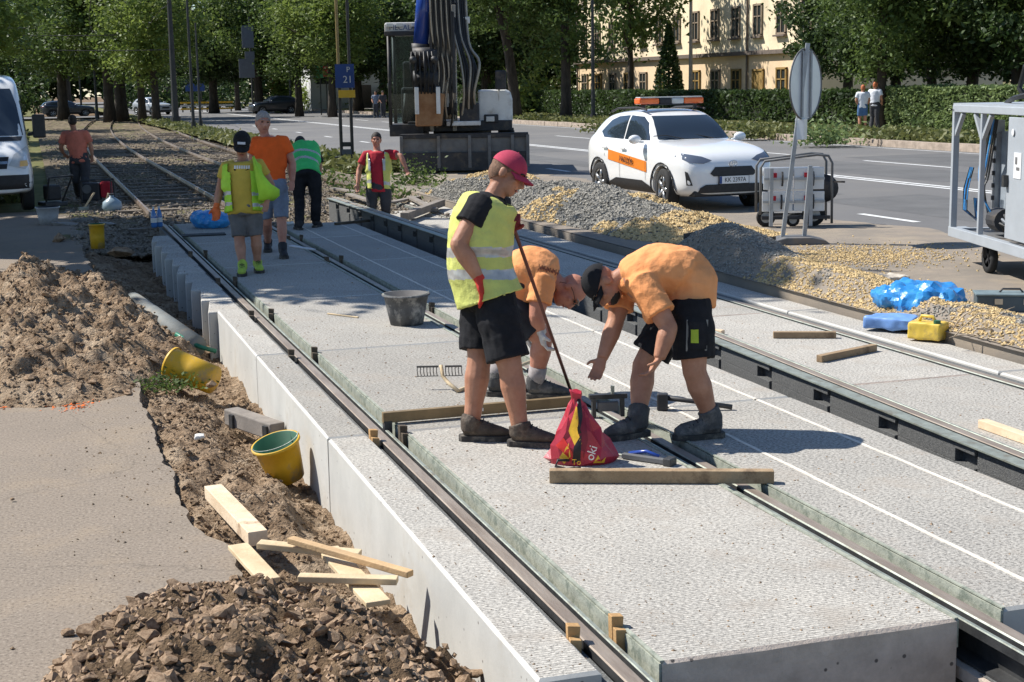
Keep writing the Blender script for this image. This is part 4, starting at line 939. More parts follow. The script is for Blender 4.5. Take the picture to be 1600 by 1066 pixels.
CL_WHITE = mat('cloth_white', (.66, .68, .72), .9, .08, 5.0); CL_DENIM = mat('cloth_denim', (.06, .13, .26), .9, .15, 6.0)
CAP_RED = mat('cap_raspberry', (.40, .035, .075), .85, .12, 12.0, .2, 200.0); GL_RED = mat('glove_red', (.52, .035, .02), .7, .2, 14.0, .3, 120.0); GL_DRED = mat('glove_dark_red', (.20, .02, .025), .7, .3, 14.0, .3, 120.0); GL_WHITE = mat('glove_white', (.55, .52, .48), .8, .2, 14.0, .3, 120.0); GL_OR = mat('glove_orange', (.62, .13, .03), .7, .2, 14.0)
SHOE_B = mat('shoe_brown', (.075, .055, .040), .8, .35, 12.0, .3, 90.0, dirt=(.20, .16, .12), dsc=9.0); SHOE_G = mat('shoe_grey', (.07, .068, .066), .8, .35, 12.0, .3, 90.0, dirt=(.22, .2, .18), dsc=9.0); SHOE_L = mat('shoe_lime', (.36, .48, .06), .7, .25, 14.0); SHOE_K = mat('shoe_black', (.02, .02, .022), .7, .3, 12.0)
SOLE = mat('sole', (.05, .045, .04), .9, .3, 12.0, dirt=(.2, .17, .13), dsc=12.0); SOCK = mat('sock', (.30, .27, .26), .9, .2, 20.0)
STRAP = mat('strap_black', (.012, .012, .012), .7)

def wrinkle(me, amp, f=11.0, seed=0.0):
    n = len(me.vertices); co = np.zeros(n * 3, np.float32); no = np.zeros(n * 3, np.float32)
    me.vertices.foreach_get('co', co); me.vertex_normals.foreach_get('vector', no); co = co.reshape(-1, 3); no = no.reshape(-1, 3); d = np.zeros(n, np.float32)
    for i in range(n):
        x, y, z = co[i].tolist(); w_ = noise.fractal(Vector((x * f + seed, y * f, z * f * .55)), 1.0, 2.1, 3)
        d[i] = w_ * .7 - 1.5 * (abs(noise.noise(Vector((x * f * .5 + z * f * .9, y * f * .6, seed + z * f * .4 - x * f * .3)))) - .25)
    me.vertices.foreach_set('co', (co + no * (amp * d)[:, None]).ravel().astype(np.float32)); me.update()
def spline(P, k):
    out = []
    for i in range(len(P) - 1):
        p0, p1, p2, p3 = P[max(i - 1, 0)], P[i], P[i + 1], P[min(i + 2, len(P) - 1)]
        for j in range(k):
            t = j / k; out.append(.5 * ((2 * p1) + (p2 - p0) * t + (2 * p0 - 5 * p1 + 4 * p2 - p3) * t * t + (3 * p1 - p0 - 3 * p2 + p3) * t ** 3))
    return out + [P[-1]]
def frame(o, fwd, up):
    f = Vector(fwd).normalized(); u = Vector(up); u = (u - f * u.dot(f)).normalized(); r = f.cross(u)
    M = Matrix.Identity(4)
    for i in range(3): M[i][0] = r[i]; M[i][1] = f[i]; M[i][2] = u[i]; M[i][3] = o[i]
    return M
def hand(b, wr, d, pn, curl, s=1.0, thumb=1, fat=1.0):
    """palm and five fingers: d points along the hand, pn out of the palm"""
    d = Vector(d).normalized(); pn = Vector(pn); pn = (pn - d * pn.dot(d)).normalized(); sd = d.cross(pn).normalized() * thumb
    wr = Vector(wr)
    b.tube([wr - d * .02 * s, wr + d * .02 * s, wr + d * .06 * s, wr + d * .09 * s], [(.026 * s * fat, .019 * s * fat), (.034 * s * fat, .018 * s * fat), (.042 * s * fat, .017 * s * fat), (.038 * s * fat, .013 * s * fat)], 10, side=sd)
    for off, L_ in ((.031, .072), (.0105, .082), (-.0105, .077), (-.031, .060)):
        p = wr + d * .083 * s + sd * off * s; dd = (d * math.cos(curl * .5) + pn * math.sin(curl * .5) + sd * off * 1.2).normalized(); q = p + dd * L_ * .52 * s
        d2 = (d * math.cos(curl * 1.5) + pn * math.sin(curl * 1.5)).normalized(); e = q + d2 * L_ * .5 * s
        b.tube([p, q, e], [.0095 * s * fat, .009 * s * fat, .0075 * s * fat], 7); b.ball(q, .009 * s * fat, 6); b.ball(e, .0075 * s * fat, 6)
    p = wr + d * .022 * s + sd * .028 * s; q = p + (d * .6 + sd * .75 + pn * .35).normalized() * .042 * s; e = q + (d * .85 + sd * .25 + pn * .45 * (1 + curl)).normalized() * .034 * s
    b.tube([p, q, e], [.0125 * s * fat, .011 * s * fat, .0085 * s * fat], 7); b.ball(q, .011 * s * fat, 6); b.ball(e, .0085 * s * fat, 6)
def person(label, base, z, J, look, sc=1.0, vox=.0075, group=None):
    """J: joints as (column, row, metres behind the base's depth); limbs keyed l and r as seen in the photograph"""
    B = at(base[0], base[1], z); D0 = depth(B)
    root = thing('person', label, 'person', B, group=group)
    def W(k):
        v = J[k]; return (Vector(v) if isinstance(v, Vector) else atD(v[0], v[1], D0 + (v[2] if len(v) > 2 else 0))) - B
    P = {k: W(k) for k in J if k not in ('sp', 'footl', 'footr', 'fdl', 'fdr')}
    sp = [atD(v[0], v[1], D0 + v[2]) - B for v in J.get('sp', [])]
    kids = {}
    G = look.get
    fat = G('fat', 1.0); lb = G('limb', 1.14); hs = G('head', 1.1 if vox > .01 else 1.04)
    hm = (P['hl'] + P['hr']) / 2; sm = (P['sl'] + P['sr']) / 2
    sdh = (P['hr'] - P['hl']).normalized(); sds = (P['sr'] - P['sl']).normalized()
    spine = [hm] + sp + [sm]
    if not sp: spine = [hm, hm.lerp(sm, .35), hm.lerp(sm, .72), sm]
    down = (hm - spine[1]).normalized(); upv = (sm - spine[-2]).normalized()
    def torso(b, inf, lo=.09, hi=.06, hem=1.0, top=1.0):
        raw = [hm + down * lo] + spine + [sm + upv * hi]; pts = spline(raw, 5); n = len(pts); rs = []; sd = []
        for i in range(n):
            t = i / (n - 1)
            a = (.158 + .006 * fat) + (.028 * math.sin(math.pi * min(1, t * 1.02)) if t > .45 else -.006 * math.sin(math.pi * t * 2)) + .03 * (fat - 1)
            c = .108 + .025 * math.sin(math.pi * t) * fat + .05 * (fat - 1) * math.sin(math.pi * min(1, t * 1.4))
            e = max(0, (t - .80) / .20); a *= 1 - (1 - .55 * top) * e * e; c *= 1 - .38 * e * e
            a = (a + inf) * sc; c = (c + inf) * sc
            if t < .3: a *= 1 + (hem - 1) * (1 - t / .3); c *= 1 + (hem - 1) * (1 - t / .3)
            rs.append((a, c)); sd.append(sdh.lerp(sds, t))
        b.tube(pts, rs, 28, side=sd)
    def limb(b, pts, rs, n=12):
        b.tube(pts, [r * sc * lb for r in rs], n)
        for p, r in list(zip(pts, rs))[1:-1]: b.ball(p, r * sc * lb * .99, 10)
    feet = {}
    for s in 'lr':
        if 'foot' + s in J:
            f = J['foot' + s]; g = at(f[0], f[1], f[2] if len(f) > 2 else z) - B; fd = Vector(J['fd' + s]); fd.z = 0; fd.normalize()
            feet[s] = (g, fd); P['a' + s] = g - fd * .055 * sc + Vector((0, 0, .10 * sc))
    # ---- body
    b = MB(); torso(b, -.014, .04); n0 = P['nk']
    headM = frame(P['hd'], P['face'] - P['hd'], P['up'] - P['hd'] if 'up' in P else P['hd'] - n0)
    b.tube([sm.lerp(n0, .3), n0, P['hd'] - (headM.to_3x3() @ Vector((0, .01, .03))) * sc], [.075 * sc, .06 * sc, .056 * sc], 14)
    for s in 'lr':
        b.ball(P['s' + s], .058 * sc, 12)
        limb(b, [P['s' + s], P['e' + s].lerp(P['s' + s], .5), P['e' + s]], [.054, .049 * min(1.1, fat), .040])
        limb(b, [P['e' + s], P['e' + s].lerp(P['w' + s], .35), P['w' + s]], [.041, .043, .027]); b.ball(P['e' + s], .041 * sc * lb, 10)
        if not G('glove' + s):
            hd_ = P.get('hand' + s, P['w' + s] + (P['w' + s] - P['e' + s])) - P['w' + s]
            hand(b, P['w' + s], hd_, G('palm' + s, Vector((0, 0, 0)) + sds.cross(upv)), G('curl' + s, .5), sc, G('thumb' + s, 1))
        if 'a' + s in P:
            limb(b, [P['h' + s], P['h' + s].lerp(P['k' + s], .5), P['k' + s]], [.080, .071, .055], 14)
            kd = P['k' + s]; an = P['a' + s]; back = (kd.lerp(an, .3))
            limb(b, [kd, kd.lerp(an, .12), back, kd.lerp(an, .7), an], [.055, .054, .058, .042, .038], 14); b.ball(kd, .056 * sc * lb, 12)
            b.ball(an + Vector((0, 0, -.03 * sc)), .04 * sc, 8)
    b.T = headM @ Matrix.Scale(sc * hs, 4)
    b.ball((0, -.012, .032), (.074, .096, .088), 18); b.ball((0, .03, -.035), (.060, .064, .078), 16); b.ball((0, .052, -.082), (.036, .034, .030), 12); b.ball((0, -.03, -.03), (.06, .06, .07), 12)
    b.ball((0, .075, .028), (.052, .022, .012), 10)
    b.tube([(0, .085, .022), (0, .102, -.012), (0, .112, -.026), (0, .09, -.036)], [.009, .012, .016, .012], 8)
    for sx in (-1, 1):
        b.ball((sx * .074, -.012, -.004), (.011, .024, .034), 8); b.ball((sx * .040, .066, -.018), (.022, .018, .018), 8)
    b.T = None
    bm_ = remesh(b, vox * sc, 4)
    body = link('body', bm_, G('skin', SKIN), root, True)
    HT = headM @ Matrix.Scale(sc * hs, 4)
    if vox < .012:
        for sx in (-1, 1):
            MB(HT).ball((sx * .031, .0865, .012), (.013, .008, .0075), 8).build('eye', EYE, root, True)
            MB(HT).tube([(sx * .012, .098, .033), (sx * .032, .096, .038), (sx * .05, .083, .032)], .005, 6).build('eyebrow', G('hairm', HAIR_D), root, True)
        MB(HT).ball((0, .091, -.062), (.026, .008, .006), 8).build('mouth', LIP, root, True)
    elif vox < .02:
        for sx in (-1, 1): MB(HT).ball((sx * .031, .086, .014), (.016, .01, .011), 6).build('eye', EYE, root, True)
    # ---- clothes
    def cloth(name, b, m, amp=.005, vx=None, sm_=5, seed=0.0):
        me = remesh(b, (vx or vox * 1.15) * sc, sm_)
        if amp: wrinkle(me, amp * 1.25 * sc, 7.0, seed); wrinkle(me, amp * .55 * sc, 19.0, seed + 3)
        return link(name, me, m, root, True)
    if G('shirt'):
        b = MB(); torso(b, G('shirt_inf', .016), G('shirt_lo', .06), .05, G('hem', 1.06))
        for s in 'lr':
            b.ball(P['s' + s], .071 * sc * (lb + 1) / 2, 12); q = P['s' + s].lerp(P['e' + s], G('sleeve', .62)); b.tube([sm.lerp(P['s' + s], .5), P['s' + s], P['s' + s].lerp(q, .6), q], [.085 * sc, .073 * sc * lb, .070 * sc * lb, .073 * sc * lb], 14)
        b.ball(sm + upv * .02, (.09 * sc, .09 * sc, .06 * sc), 10)
        kids['shirt'] = cloth('shirt', b, G('shirt'), G('wr', .006), seed=sm.x * 7)
    if G('bottom'):
        b = MB(); pts = [hm - down * .16, hm - down * .02, hm + down * .075]; inf = G('b_inf', .020)
        b.tube(pts, [((.168 + .045 * (fat - 1) + inf * .6) * sc, (.122 + .06 * (fat - 1) + inf * .6) * sc), ((.170 + .04 * (fat - 1) + inf) * sc, (.128 + .05 * (fat - 1) + inf) * sc), ((.15 + inf) * sc, (.11 + inf) * sc)], 20, side=sdh)
        L_ = G('leg_len', .85)
        for s in 'lr':
            if 'a' + s not in P: continue
            H_, K_, A_ = P['h' + s], P['k' + s], P['a' + s]
            r1, r2 = G('leg_r', (.108, .100)); r1 = max(r1, .080 * lb + .014); r2 = max(r2, .064 * lb + .014)
            if L_ <= 1.0: b.tube([H_ - (K_ - H_) * .08, H_.lerp(K_, .3), H_.lerp(K_, L_ * .8), H_.lerp(K_, L_)], [r1 * .93 * sc, r1 * sc, r2 * sc, r2 * 1.03 * sc], 16)
            else:
                b.tube([H_ - (K_ - H_) * .08, H_.lerp(K_, .4), K_], [r1 * .93 * sc, r1 * sc, .082 * sc], 16); b.ball(K_, .081 * sc, 12)
                b.tube([K_, K_.lerp(A_, .5), K_.lerp(A_, 1.02)], [.082 * sc, .078 * sc, .074 * sc], 16)
        kids['bottom'] = cloth('shorts' if L_ <= 1 else 'trousers', b, G('bottom'), G('wrb', .007), seed=hm.y * 5 + 3)
    if G('vest'):
        b = MB(); torso(b, G('vest_inf', .036), G('vest_lo', .10), .045, G('vest_hem', 1.12), .98)
        me = remesh(b, vox * 1.2 * sc, 3); wrinkle(me, G('wrv', .008) * sc, 6.0, 4.0); wrinkle(me, .0035 * sc, 17.0, 8.0)
        ax = (sm - hm); L_ = ax.length; ax.normalize(); fw = sds.cross(upv).normalized() * G('front', 1)
        me.materials.append(G('vest')); me.materials.append(REFL); kill = []
        bands = G('bands', ((.02, .13), (.33, .44)))
        for p in me.polygons:
            c = p.center - hm; t = c.dot(ax) / L_; f = c.dot(fw); sx = c.dot(sds)
            tt = t + .03 * math.sin(sx * 9)
            if any(a < tt < e for a, e in bands): p.material_index = 1
            if G('stripes') and t > .5 and abs(abs(sx) - .12 * sc) < .028 * sc: p.material_index = 1
            op = G('open', 0)
            if op and f > 0 and abs(sx - G('open_off', 0)) < op * (1 if t < .85 else 1.3): kill.append(p.index)
            elif t > .98 and abs(sx) < .075 * sc: kill.append(p.index)
        bb = bmesh.new(); bb.from_mesh(me); bb.faces.ensure_lookup_table(); bmesh.ops.delete(bb, geom=[bb.faces[i] for i in kill], context='FACES')
        bmesh.ops.solidify(bb, geom=list(bb.faces), thickness=.004); bb.to_mesh(me); bb.free()
        o = bpy.data.objects.new('vest', me); C.objects.link(o); o.parent = root; me.polygons.foreach_set('use_smooth', [True] * len(me.polygons)); kids['vest'] = o
    for s in 'lr':
        if G('glove' + s):
            b = MB(); hd_ = P.get('hand' + s, P['w' + s] + (P['w' + s] - P['e' + s])) - P['w' + s]
            hand(b, P['w' + s], hd_, G('palm' + s, sds.cross(upv)), G('curl' + s, .6), sc * 1.08, G('thumb' + s, 1), 1.25)
            fa = (P['w' + s] - P['e' + s]).normalized(); b.tube([P['w' + s] - fa * .045, P['w' + s] + fa * .02], [.036 * sc, .036 * sc], 12)
            link('glove', remesh(b, min(vox, .006) * sc, 3), G('glove' + s), root, True)
        if s in feet:
            g, fd = feet[s]; M = frame(g, fd, (0, 0, 1)) @ Matrix.Diagonal((sc * 1.12, sc * 1.03, sc * 1.2, 1)); b = MB(M)
            b.tube([(0, -.105, .058), (0, -.07, .062), (0, .0, .060), (0, .06, .048), (0, .12, .040), (0, .165, .034)], [(.028, .034), (.038, .045), (.040, .046), (.046, .036), (.044, .028), (.024, .018)], 14, side=M.to_3x3() @ Vector((1, 0, 0)))
            b.T = None; an = P['a' + s]; hi = G('boot', 0.0)
            b.tube([M @ Vector((0, -.06, .05)), M @ Vector((0, -.055, .10)), an + (P['k' + s] - an).normalized() * (.03 + hi)], [.046 * sc * lb, .050 * sc * lb, .052 * sc * lb], 14)
            sh = link('shoe', remesh(b, max(vox, .007) * sc, 4), G('shoe', SHOE_B), root, True)
            out = [(-.036, -.11), (-.018, -.128), (.018, -.128), (.036, -.11), (.042, -.02), (.052, .06), (.050, .12), (.03, .168), (0, .182), (-.03, .168), (-.050, .12), (-.052, .06), (-.042, -.02)]
            MB(M).prism(out, 'z', .001, .028).build('sole', G('sole', SOLE), sh)
            if vox < .012:
                lc = MB(M)
                for q in range(4): lc.tube([(-.026, .01 + q * .026, .095 - q * .011), (0, .016 + q * .026, .107 - q * .012), (.026, .01 + q * .026, .095 - q * .011)], .004, 5)
                lc.build('laces', G('lace', SHOE_K), sh)
            if G('sock'):
                b = MB(); b.tube([an, an + (P['k' + s] - an).normalized() * .115 * sc], [.046 * sc * lb, .049 * sc * lb], 14); b.build('sock', SOCK, root, True)
    # ---- headwear, hair
    if G('cap'):
        b = MB(HT); c = G('cap'); prof = [(.094 * math.cos(a), .098 * math.sin(a)) for a in [math.pi / 2 * i / 9 for i in range(10)]]
        rot = Matrix.Rotation(R_(G('cap_tilt', -6)), 3, 'X') @ Matrix.Diagonal((.92, 1.14, 1.02))
        b.lathe(prof, (0, -.010, .036), 26, rot); b.ball(Vector((0, -.010, .036)) + rot @ Vector((0, 0, .098)), .006, 6)
        cp = b.build('cap', c, root, True)
        br = MB(HT); n = 11; vs = []
        for i in range(n):
            a = -1.15 + 2.3 * i / (n - 1); x, y = .082 * math.sin(a), -.010 + .098 * math.cos(a)
            L2 = .075 * math.cos(a * 1.1) ** .5 if abs(a * 1.1) < 1.57 else 0
            vs += [(x, y - .004, .038 - .018 * abs(math.sin(a))), (x * 1.02, y + L2, .026 - .028 * math.sin(a) ** 2 - L2 * .16)]
        vs2 = [(v[0], v[1], v[2] - .004) for v in vs]; fs = [(2 * i, 2 * i + 1, 2 * i + 3, 2 * i + 2) for i in range(n - 1)]
        br.add(vs + vs2, fs + [tuple(q + 2 * n for q in reversed(f)) for f in fs] + [(2 * i + 1, 2 * n + 2 * i + 1, 2 * n + 2 * i + 3, 2 * i + 3) for i in range(n - 1)])
        br.build('brim', c, cp, True)
        if G('cap_logo'): MB(HT).box((0, .092, .075), (.075, .012, .022), Matrix.Rotation(.35, 3, 'X')).build('cap_badge', CL_WHITE, cp)
    if G('hair'):
        b = MB(HT); b.ball((0, -.014, .036), (.080, .100, .092), 18); b.ball((0, -.035, .0), (.078, .078, .085), 14); me = b.mesh('hair'); bb = bmesh.new(); bb.from_mesh(me)
        co = HT @ Vector((0, .045, .030)); no = HT.to_3x3() @ Vector((0, .62, -.78))
        bmesh.ops.bisect_plane(bb, geom=list(bb.verts) + list(bb.edges) + list(bb.faces), plane_co=co, plane_no=no, clear_outer=True)
        bb.to_mesh(me); bb.free(); link('hair', me, G('hair'), root, True)
    if G('beard'):
        b = MB(HT); b.ball((0, .040, -.070), (.052, .056, .040), 14); me = b.mesh('beard'); bb = bmesh.new(); bb.from_mesh(me)
        bmesh.ops.bisect_plane(bb, geom=list(bb.verts) + list(bb.edges) + list(bb.faces), plane_co=HT @ Vector((0, .05, -.052)), plane_no=HT.to_3x3() @ Vector((0, .25, 1)), clear_outer=True); bb.to_mesh(me); bb.free(); link('beard', me, HAIR_D, root, True)
    if G('glasses'):
        b = MB(HT)
        for sx in (-1, 1):
            b.tube([(sx * .032 + .019 * math.cos(a), .101, .012 + .014 * math.sin(a)) for a in [6.2832 * i / 12 for i in range(13)]], .002, 5); b.tube([(sx * .052, .099, .015), (sx * .077, .04, .016), (sx * .078, -.02, .006)], .0022, 5)
            b.tube([(sx * .078, -.02, .006), (sx * .07, -.05, -.05), (sx * .035, .0, -.10)], .002, 5)
        b.build('glasses', STRAP, root, True)
    return root, P, HT, kids
RT = Vector((.951, -.308, 0)); FW = Vector((.3, .954, 0))      # picture right and picture depth on the ground
# red cap, lime vest, holding a bar
r1, P1, H1, K1 = person('standing man in raspberry cap and lime vest holding a long bar', (790, 692), 0.0, dict(
    hl=(755, 462, .10), hr=(772, 464, -.09), kl=(749, 560, .06), kr=(797, 574, -.12), footl=(752, 688), footr=(828, 697), fdl=RT - FW * .05, fdr=RT - FW * .18,
    sl=(776, 320, .165), sr=(752, 324, -.165), nk=(772, 306, 0), hd=(793, 273, 0), face=(829, 291, -.03), up=(803, 240, 0),
    er=(717, 382, -.22), wr=(748, 434, -.2), handr=(757, 470, -.19), el=(772, 392, .2), wl=(795, 361, .02), handl=(801, 338, -.02), sp=[(751, 425, 0), (750, 385, 0), (755, 345, 0)]),
    dict(limb=1.3, shirt=CL_BLACK, sleeve=.5, bottom=CL_BLACK, leg_len=.88, leg_r=(.132, .122), vest=CL_LIME, vest_inf=.060, vest_lo=.02, vest_hem=1.2, b_inf=.008, bands=((.20, .31), (.44, .55)), cap=CAP_RED, glover=GL_RED, glovel=GL_DRED, curlr=.45, curll=1.5, shoe=SHOE_B, palmr=FW * .2 - RT, palml=-FW, front=-1, hair=mat('hair_cropped', (.16, .085, .05), .8, .3, 60.0, .3, 200.0), hairm=HAIR_D), vox=.0062)
# bald man bending, with glasses on a cord
r2, P2, H2, K2 = person('bald man in faded orange shirt and white gloves bending behind the bar', (815, 622), 0.0, dict(
    hl=(792, 468, .10), hr=(798, 476, -.09), kl=(776, 545, .12), kr=(848, 528, -.10), footl=(788, 618), footr=(850, 622), fdl=RT, fdr=RT - FW * .1,
    sl=(854, 424, .17), sr=(846, 444, -.17), nk=(866, 438, 0), hd=(890, 455, 0), face=(899, 492, -.05), up=(920, 452, 0),
    er=(838, 494, -.2), wr=(845, 517, -.16), handr=(850, 540, -.16), el=(826, 496, .1), wl=(824, 515, .06), handl=(826, 535, .04), sp=[(806, 445, 0), (822, 427, 0), (840, 426, 0)]),
    dict(shirt=CL_ORANGE, sleeve=.62, shirt_lo=.05, shirt_inf=.03, bottom=CL_DNAVY, leg_len=.8, limb=1.25, glover=GL_WHITE, glovel=GL_WHITE, glasses=True, shoe=SHOE_G, sock=True, skin=SKIN2, hairm=HAIR_G, fat=1.1, wr=.008, curlr=.9, curll=.9, palmr=RT, palml=RT), vox=.0072)
# bearded man bending on the right, black cap
r3, P3, H3, K3 = person('bending man in faded orange shirt and black cap reaching down on the right', (1045, 683), 0.0, dict(
    hl=(1068, 470, .10), hr=(1080, 476, -.10), kl=(1006, 572, .13), kr=(1085, 580, -.12), footl=(984, 684), footr=(1098, 685), fdl=-RT - FW * .45, fdr=-RT - FW * .2,
    sl=(976, 440, .17), sr=(1004, 444, -.19), nk=(974, 430, 0), hd=(944, 446, 0), face=(930, 490, -.04), up=(905, 432, 0),
    er=(1045, 512, -.27), wr=(1030, 560, -.30), handr=(1012, 586, -.3), el=(962, 502, .12), wl=(941, 560, .06), handl=(929, 592, .03), sp=[(1078, 446, 0), (1060, 428, 0), (1030, 422, 0)]),
    dict(limb=1.28, shirt=CL_ORANGE, sleeve=.7, shirt_lo=.0, shirt_inf=.024, b_inf=.008, bottom=CL_BLACK, leg_len=.82, leg_r=(.128, .122), cap=CL_BLACK, beard=True, shoe=SHOE_G, boot=.05, skin=SKIN, fat=1.15, wr=.009, curlr=.6, curll=.5, palmr=-RT, palml=-RT * .3 - FW, thumbr=-1), vox=.0062)
# back print on the two orange shirts, pocket and knee patch
def on_cloth(o, px, py, D0):
    """first point of a garment on a pixel's line of sight and its normal, in the garment's space"""
    q = Vector((0, 0, CAM_H)) - o.parent.location; ok, loc, nor, i = o.ray_cast(q, ray(px, py).normalized()); return loc, nor
bpy.context.view_layer.update()
def patch(name, o, pix, m, parent, off=.004):
    pts = [on_cloth(o, x, y, 0) for x, y in pix]
    vs = [tuple(p + n * off) for p, n in pts]
    return link(name, MB().add(vs, [tuple(range(len(vs)))]).mesh(name), m, parent)
def print_marks(o, quads, m, parent, name='print'):
    b = MB()
    for q in quads:
        vs = []
        for x, y in q:
            p, n = on_cloth(o, x, y, 0)
            if p is None: break
            vs.append(p + n * .004)
        if len(vs) == 4: b.add(vs, [(0, 1, 2, 3)])
    if b.v: b.build(name, m, parent)
PRINT = mat('print_dark', (.20, .06, .03), .8); PRINT_W = mat('print_white', (.7, .68, .62), .8)
qs = []
for k in range(8):
    x = 842 + k * 4.3; y = 414 + k * 1.2; h = 7 if k % 3 else 9
    qs += [[(x, y), (x + 1.3, y), (x - .7, y + h), (x - 2, y + h)], [(x + 1, y + (2 if k % 2 else 4)), (x + 3, y + (2 if k % 2 else 4)), (x + 2.6, y + 4 + (2 if k % 2 else 3)), (x + .6, y + 4 + (2 if k % 2 else 3))]]
print_marks(K2['shirt'], qs, PRINT, r2)
GREENP = mat('patch_green', (.33, .42, .03), .7)
bt_ = K3['bottom']
def pocket(o, quad, m, name, par):
    print_marks(o, [quad], m, par, name)
pocket(bt_, [(1073, 500), (1106, 500), (1104, 548), (1072, 549)], mat('pocket_edge', (.20, .19, .17), .8), 'pocket_edge', bt_)
def grid_patch(o, x0, y0, x1, y1, n, m, name, par, off):
    b = MB(); vs = []
    for j in range(n + 1):
        for i in range(n + 1):
            p, nn = on_cloth(o, x0 + (x1 - x0) * i / n, y0 + (y1 - y0) * j / n, 0)
            vs.append(None if p is None else p + nn * off)
    fs = [f for f in ((j * (n + 1) + i, j * (n + 1) + i + 1, (j + 1) * (n + 1) + i + 1, (j + 1) * (n + 1) + i) for j in range(n) for i in range(n)) if all(vs[k] is not None for k in f)]
    b.add([v if v is not None else Vector() for v in vs], fs); b.build(name, m, par)
grid_patch(bt_, 1076, 503, 1103, 546, 4, CL_BLACK, 'cargo_pocket', bt_, .007); grid_patch(bt_, 1080, 515, 1091, 536, 3, GREENP, 'green_patch', bt_, .010)
# watch / wristband
# ---- people farther away
def far(label, base, z, J, look, sc=1.0, vox=.014, group=None): return person(label, base, z, J, look, sc, vox, group)
ry, Py, Hy, Ky = far('man in mustard shirt, open lime vest and black cap walking on the shaded slab', (392, 426), 0.0, dict(
    hl=(371, 328, 0), hr=(395, 327, 0), kl=(374, 374, -.03), kr=(400, 372, .02), footl=(379, 430), footr=(404, 425), fdl=-FW + RT * .1, fdr=-FW + RT * .3,
    sl=(354, 262, 0), sr=(405, 259, 0), nk=(379, 249, .02), hd=(378, 226, -.02), face=(376, 246, -.22), up=(378, 195, -.2),
    el=(343, 298, .03), wl=(338, 324, -.05), handl=(338, 342, -.06), er=(424, 290, .05), wr=(417, 316, -.15), handr=(414, 330, -.2)),
    dict(shirt=CL_YELLOW, sleeve=.5, bottom=CL_GREY, head=1.16, leg_len=.92, leg_r=(.098, .083), vest=CL_LIME2, vest_inf=.045, vest_lo=.03, vest_hem=1.1, bands=((.05, .13), (.3, .38)), open=.115, open_off=.0, front=1, cap=CL_BLACK, cap_logo=True, glovel=GL_OR, shoe=SHOE_L, fat=1.55), vox=.0115)
qs = []
for k in range(7):
    x = 366 + k * 3.6; qs += [[(x, 259), (x + 2.6, 259 - .2), (x + 2.6, 264), (x, 264)]]
print_marks(Ky['shirt'], qs, PRINT_W, ry); print_marks(Ky['shirt'], [[(365, 264.6), (390, 264.2), (386, 266.6), (366, 266.8)]], CL_BLACK, ry, 'print_underline')
# open vest flap held out by his arm
b = MB(); D0 = depth(at(392, 426)); n = 9; vs = []
rt = [(397, 243, -.14), (404, 258, -.19), (413, 275, -.2), (424, 288, -.18), (437, 296, -.13), (437, 306, -.1), (428, 314, -.08), (416, 315, -.12), (405, 314, -.16)]
lf = [(394, 246, -.16), (397, 262, -.21), (399, 276, -.23), (401, 288, -.24), (403, 298, -.24), (404, 304, -.24), (404, 308, -.24), (404, 311, -.23), (404, 313, -.22)]
for a, c in zip(lf, rt): vs += [atD(a[0], a[1], D0 + a[2]) - ry.location, atD((a[0] + c[0]) / 2, (a[1] + c[1]) / 2, D0 + (a[2] + c[2]) / 2 - .03) - ry.location, atD(c[0], c[1], D0 + c[2]) - ry.location]
b.add(vs, [(3 * i + k, 3 * i + k + 1, 3 * i + 4 + k, 3 * i + 3 + k) for i in range(8) for k in (0, 1)]); o = b.build('vest_flap', CL_LIME2, ry, True)
md = o.modifiers.new('s', 'SOLIDIFY'); md.thickness = .006
ro, Po, Ho, Ko = far('tall grey haired man in bright orange shirt behind the mustard shirt', (430, 401), 0.0, dict(
    hl=(412, 300, 0), hr=(438, 300, 0), kl=(417, 348, .06), kr=(440, 346, -.03), footl=(419, 393), footr=(443, 403), fdl=-FW + RT * .1, fdr=-FW + RT * .25,
    sl=(401, 222, .02), sr=(443, 221, 0), nk=(414, 214, 0), hd=(411, 192, 0), face=(420, 194, -.25), up=(411, 170, 0),
    el=(392, 258, .05), wl=(394, 290, -.02), handl=(396, 305, -.04), er=(457, 255, .03), wr=(457, 283, -.06), handr=(455, 300, -.1)),
    dict(shirt=CL_ORANGE2, sleeve=.55, shirt_lo=.0, bottom=CL_BLUEG, b_inf=.035, leg_len=.88, leg_r=(.1, .085), hair=HAIR_G, hairm=HAIR_G, shoe=SHOE_K, fat=1.0, skin=SKIN2, boot=.05, head=1.18), sc=1.0, vox=.0115)
far('man in green vest bending away in the shade behind the orange shirt', (481, 357), 0.0, dict(
    hl=(466, 276, 0), hr=(491, 275, 0), kl=(468, 315, .05), kr=(494, 313, .05), footl=(467, 359), footr=(495, 355), fdl=FW - RT * .4, fdr=FW + RT * .2,
    sl=(461, 232, .42), sr=(491, 231, .42), nk=(475, 224, .5), hd=(469, 226, .62), face=(469, 250, .72), up=(468, 222, .9),
    el=(452, 258, .5), wl=(456, 285, .45), handl=(457, 298, .43), er=(499, 258, .5), wr=(497, 285, .5), handr=(496, 298, .5)),
    dict(shirt=CL_BLACK, sleeve=.9, bottom=CL_BLACK, b_inf=.035, leg_len=2, vest=CL_GREEN, vest_inf=.045, vest_lo=-.02, bands=((.32, .40), (.58, .66)), hair=HAIR_D, shoe=SHOE_K))
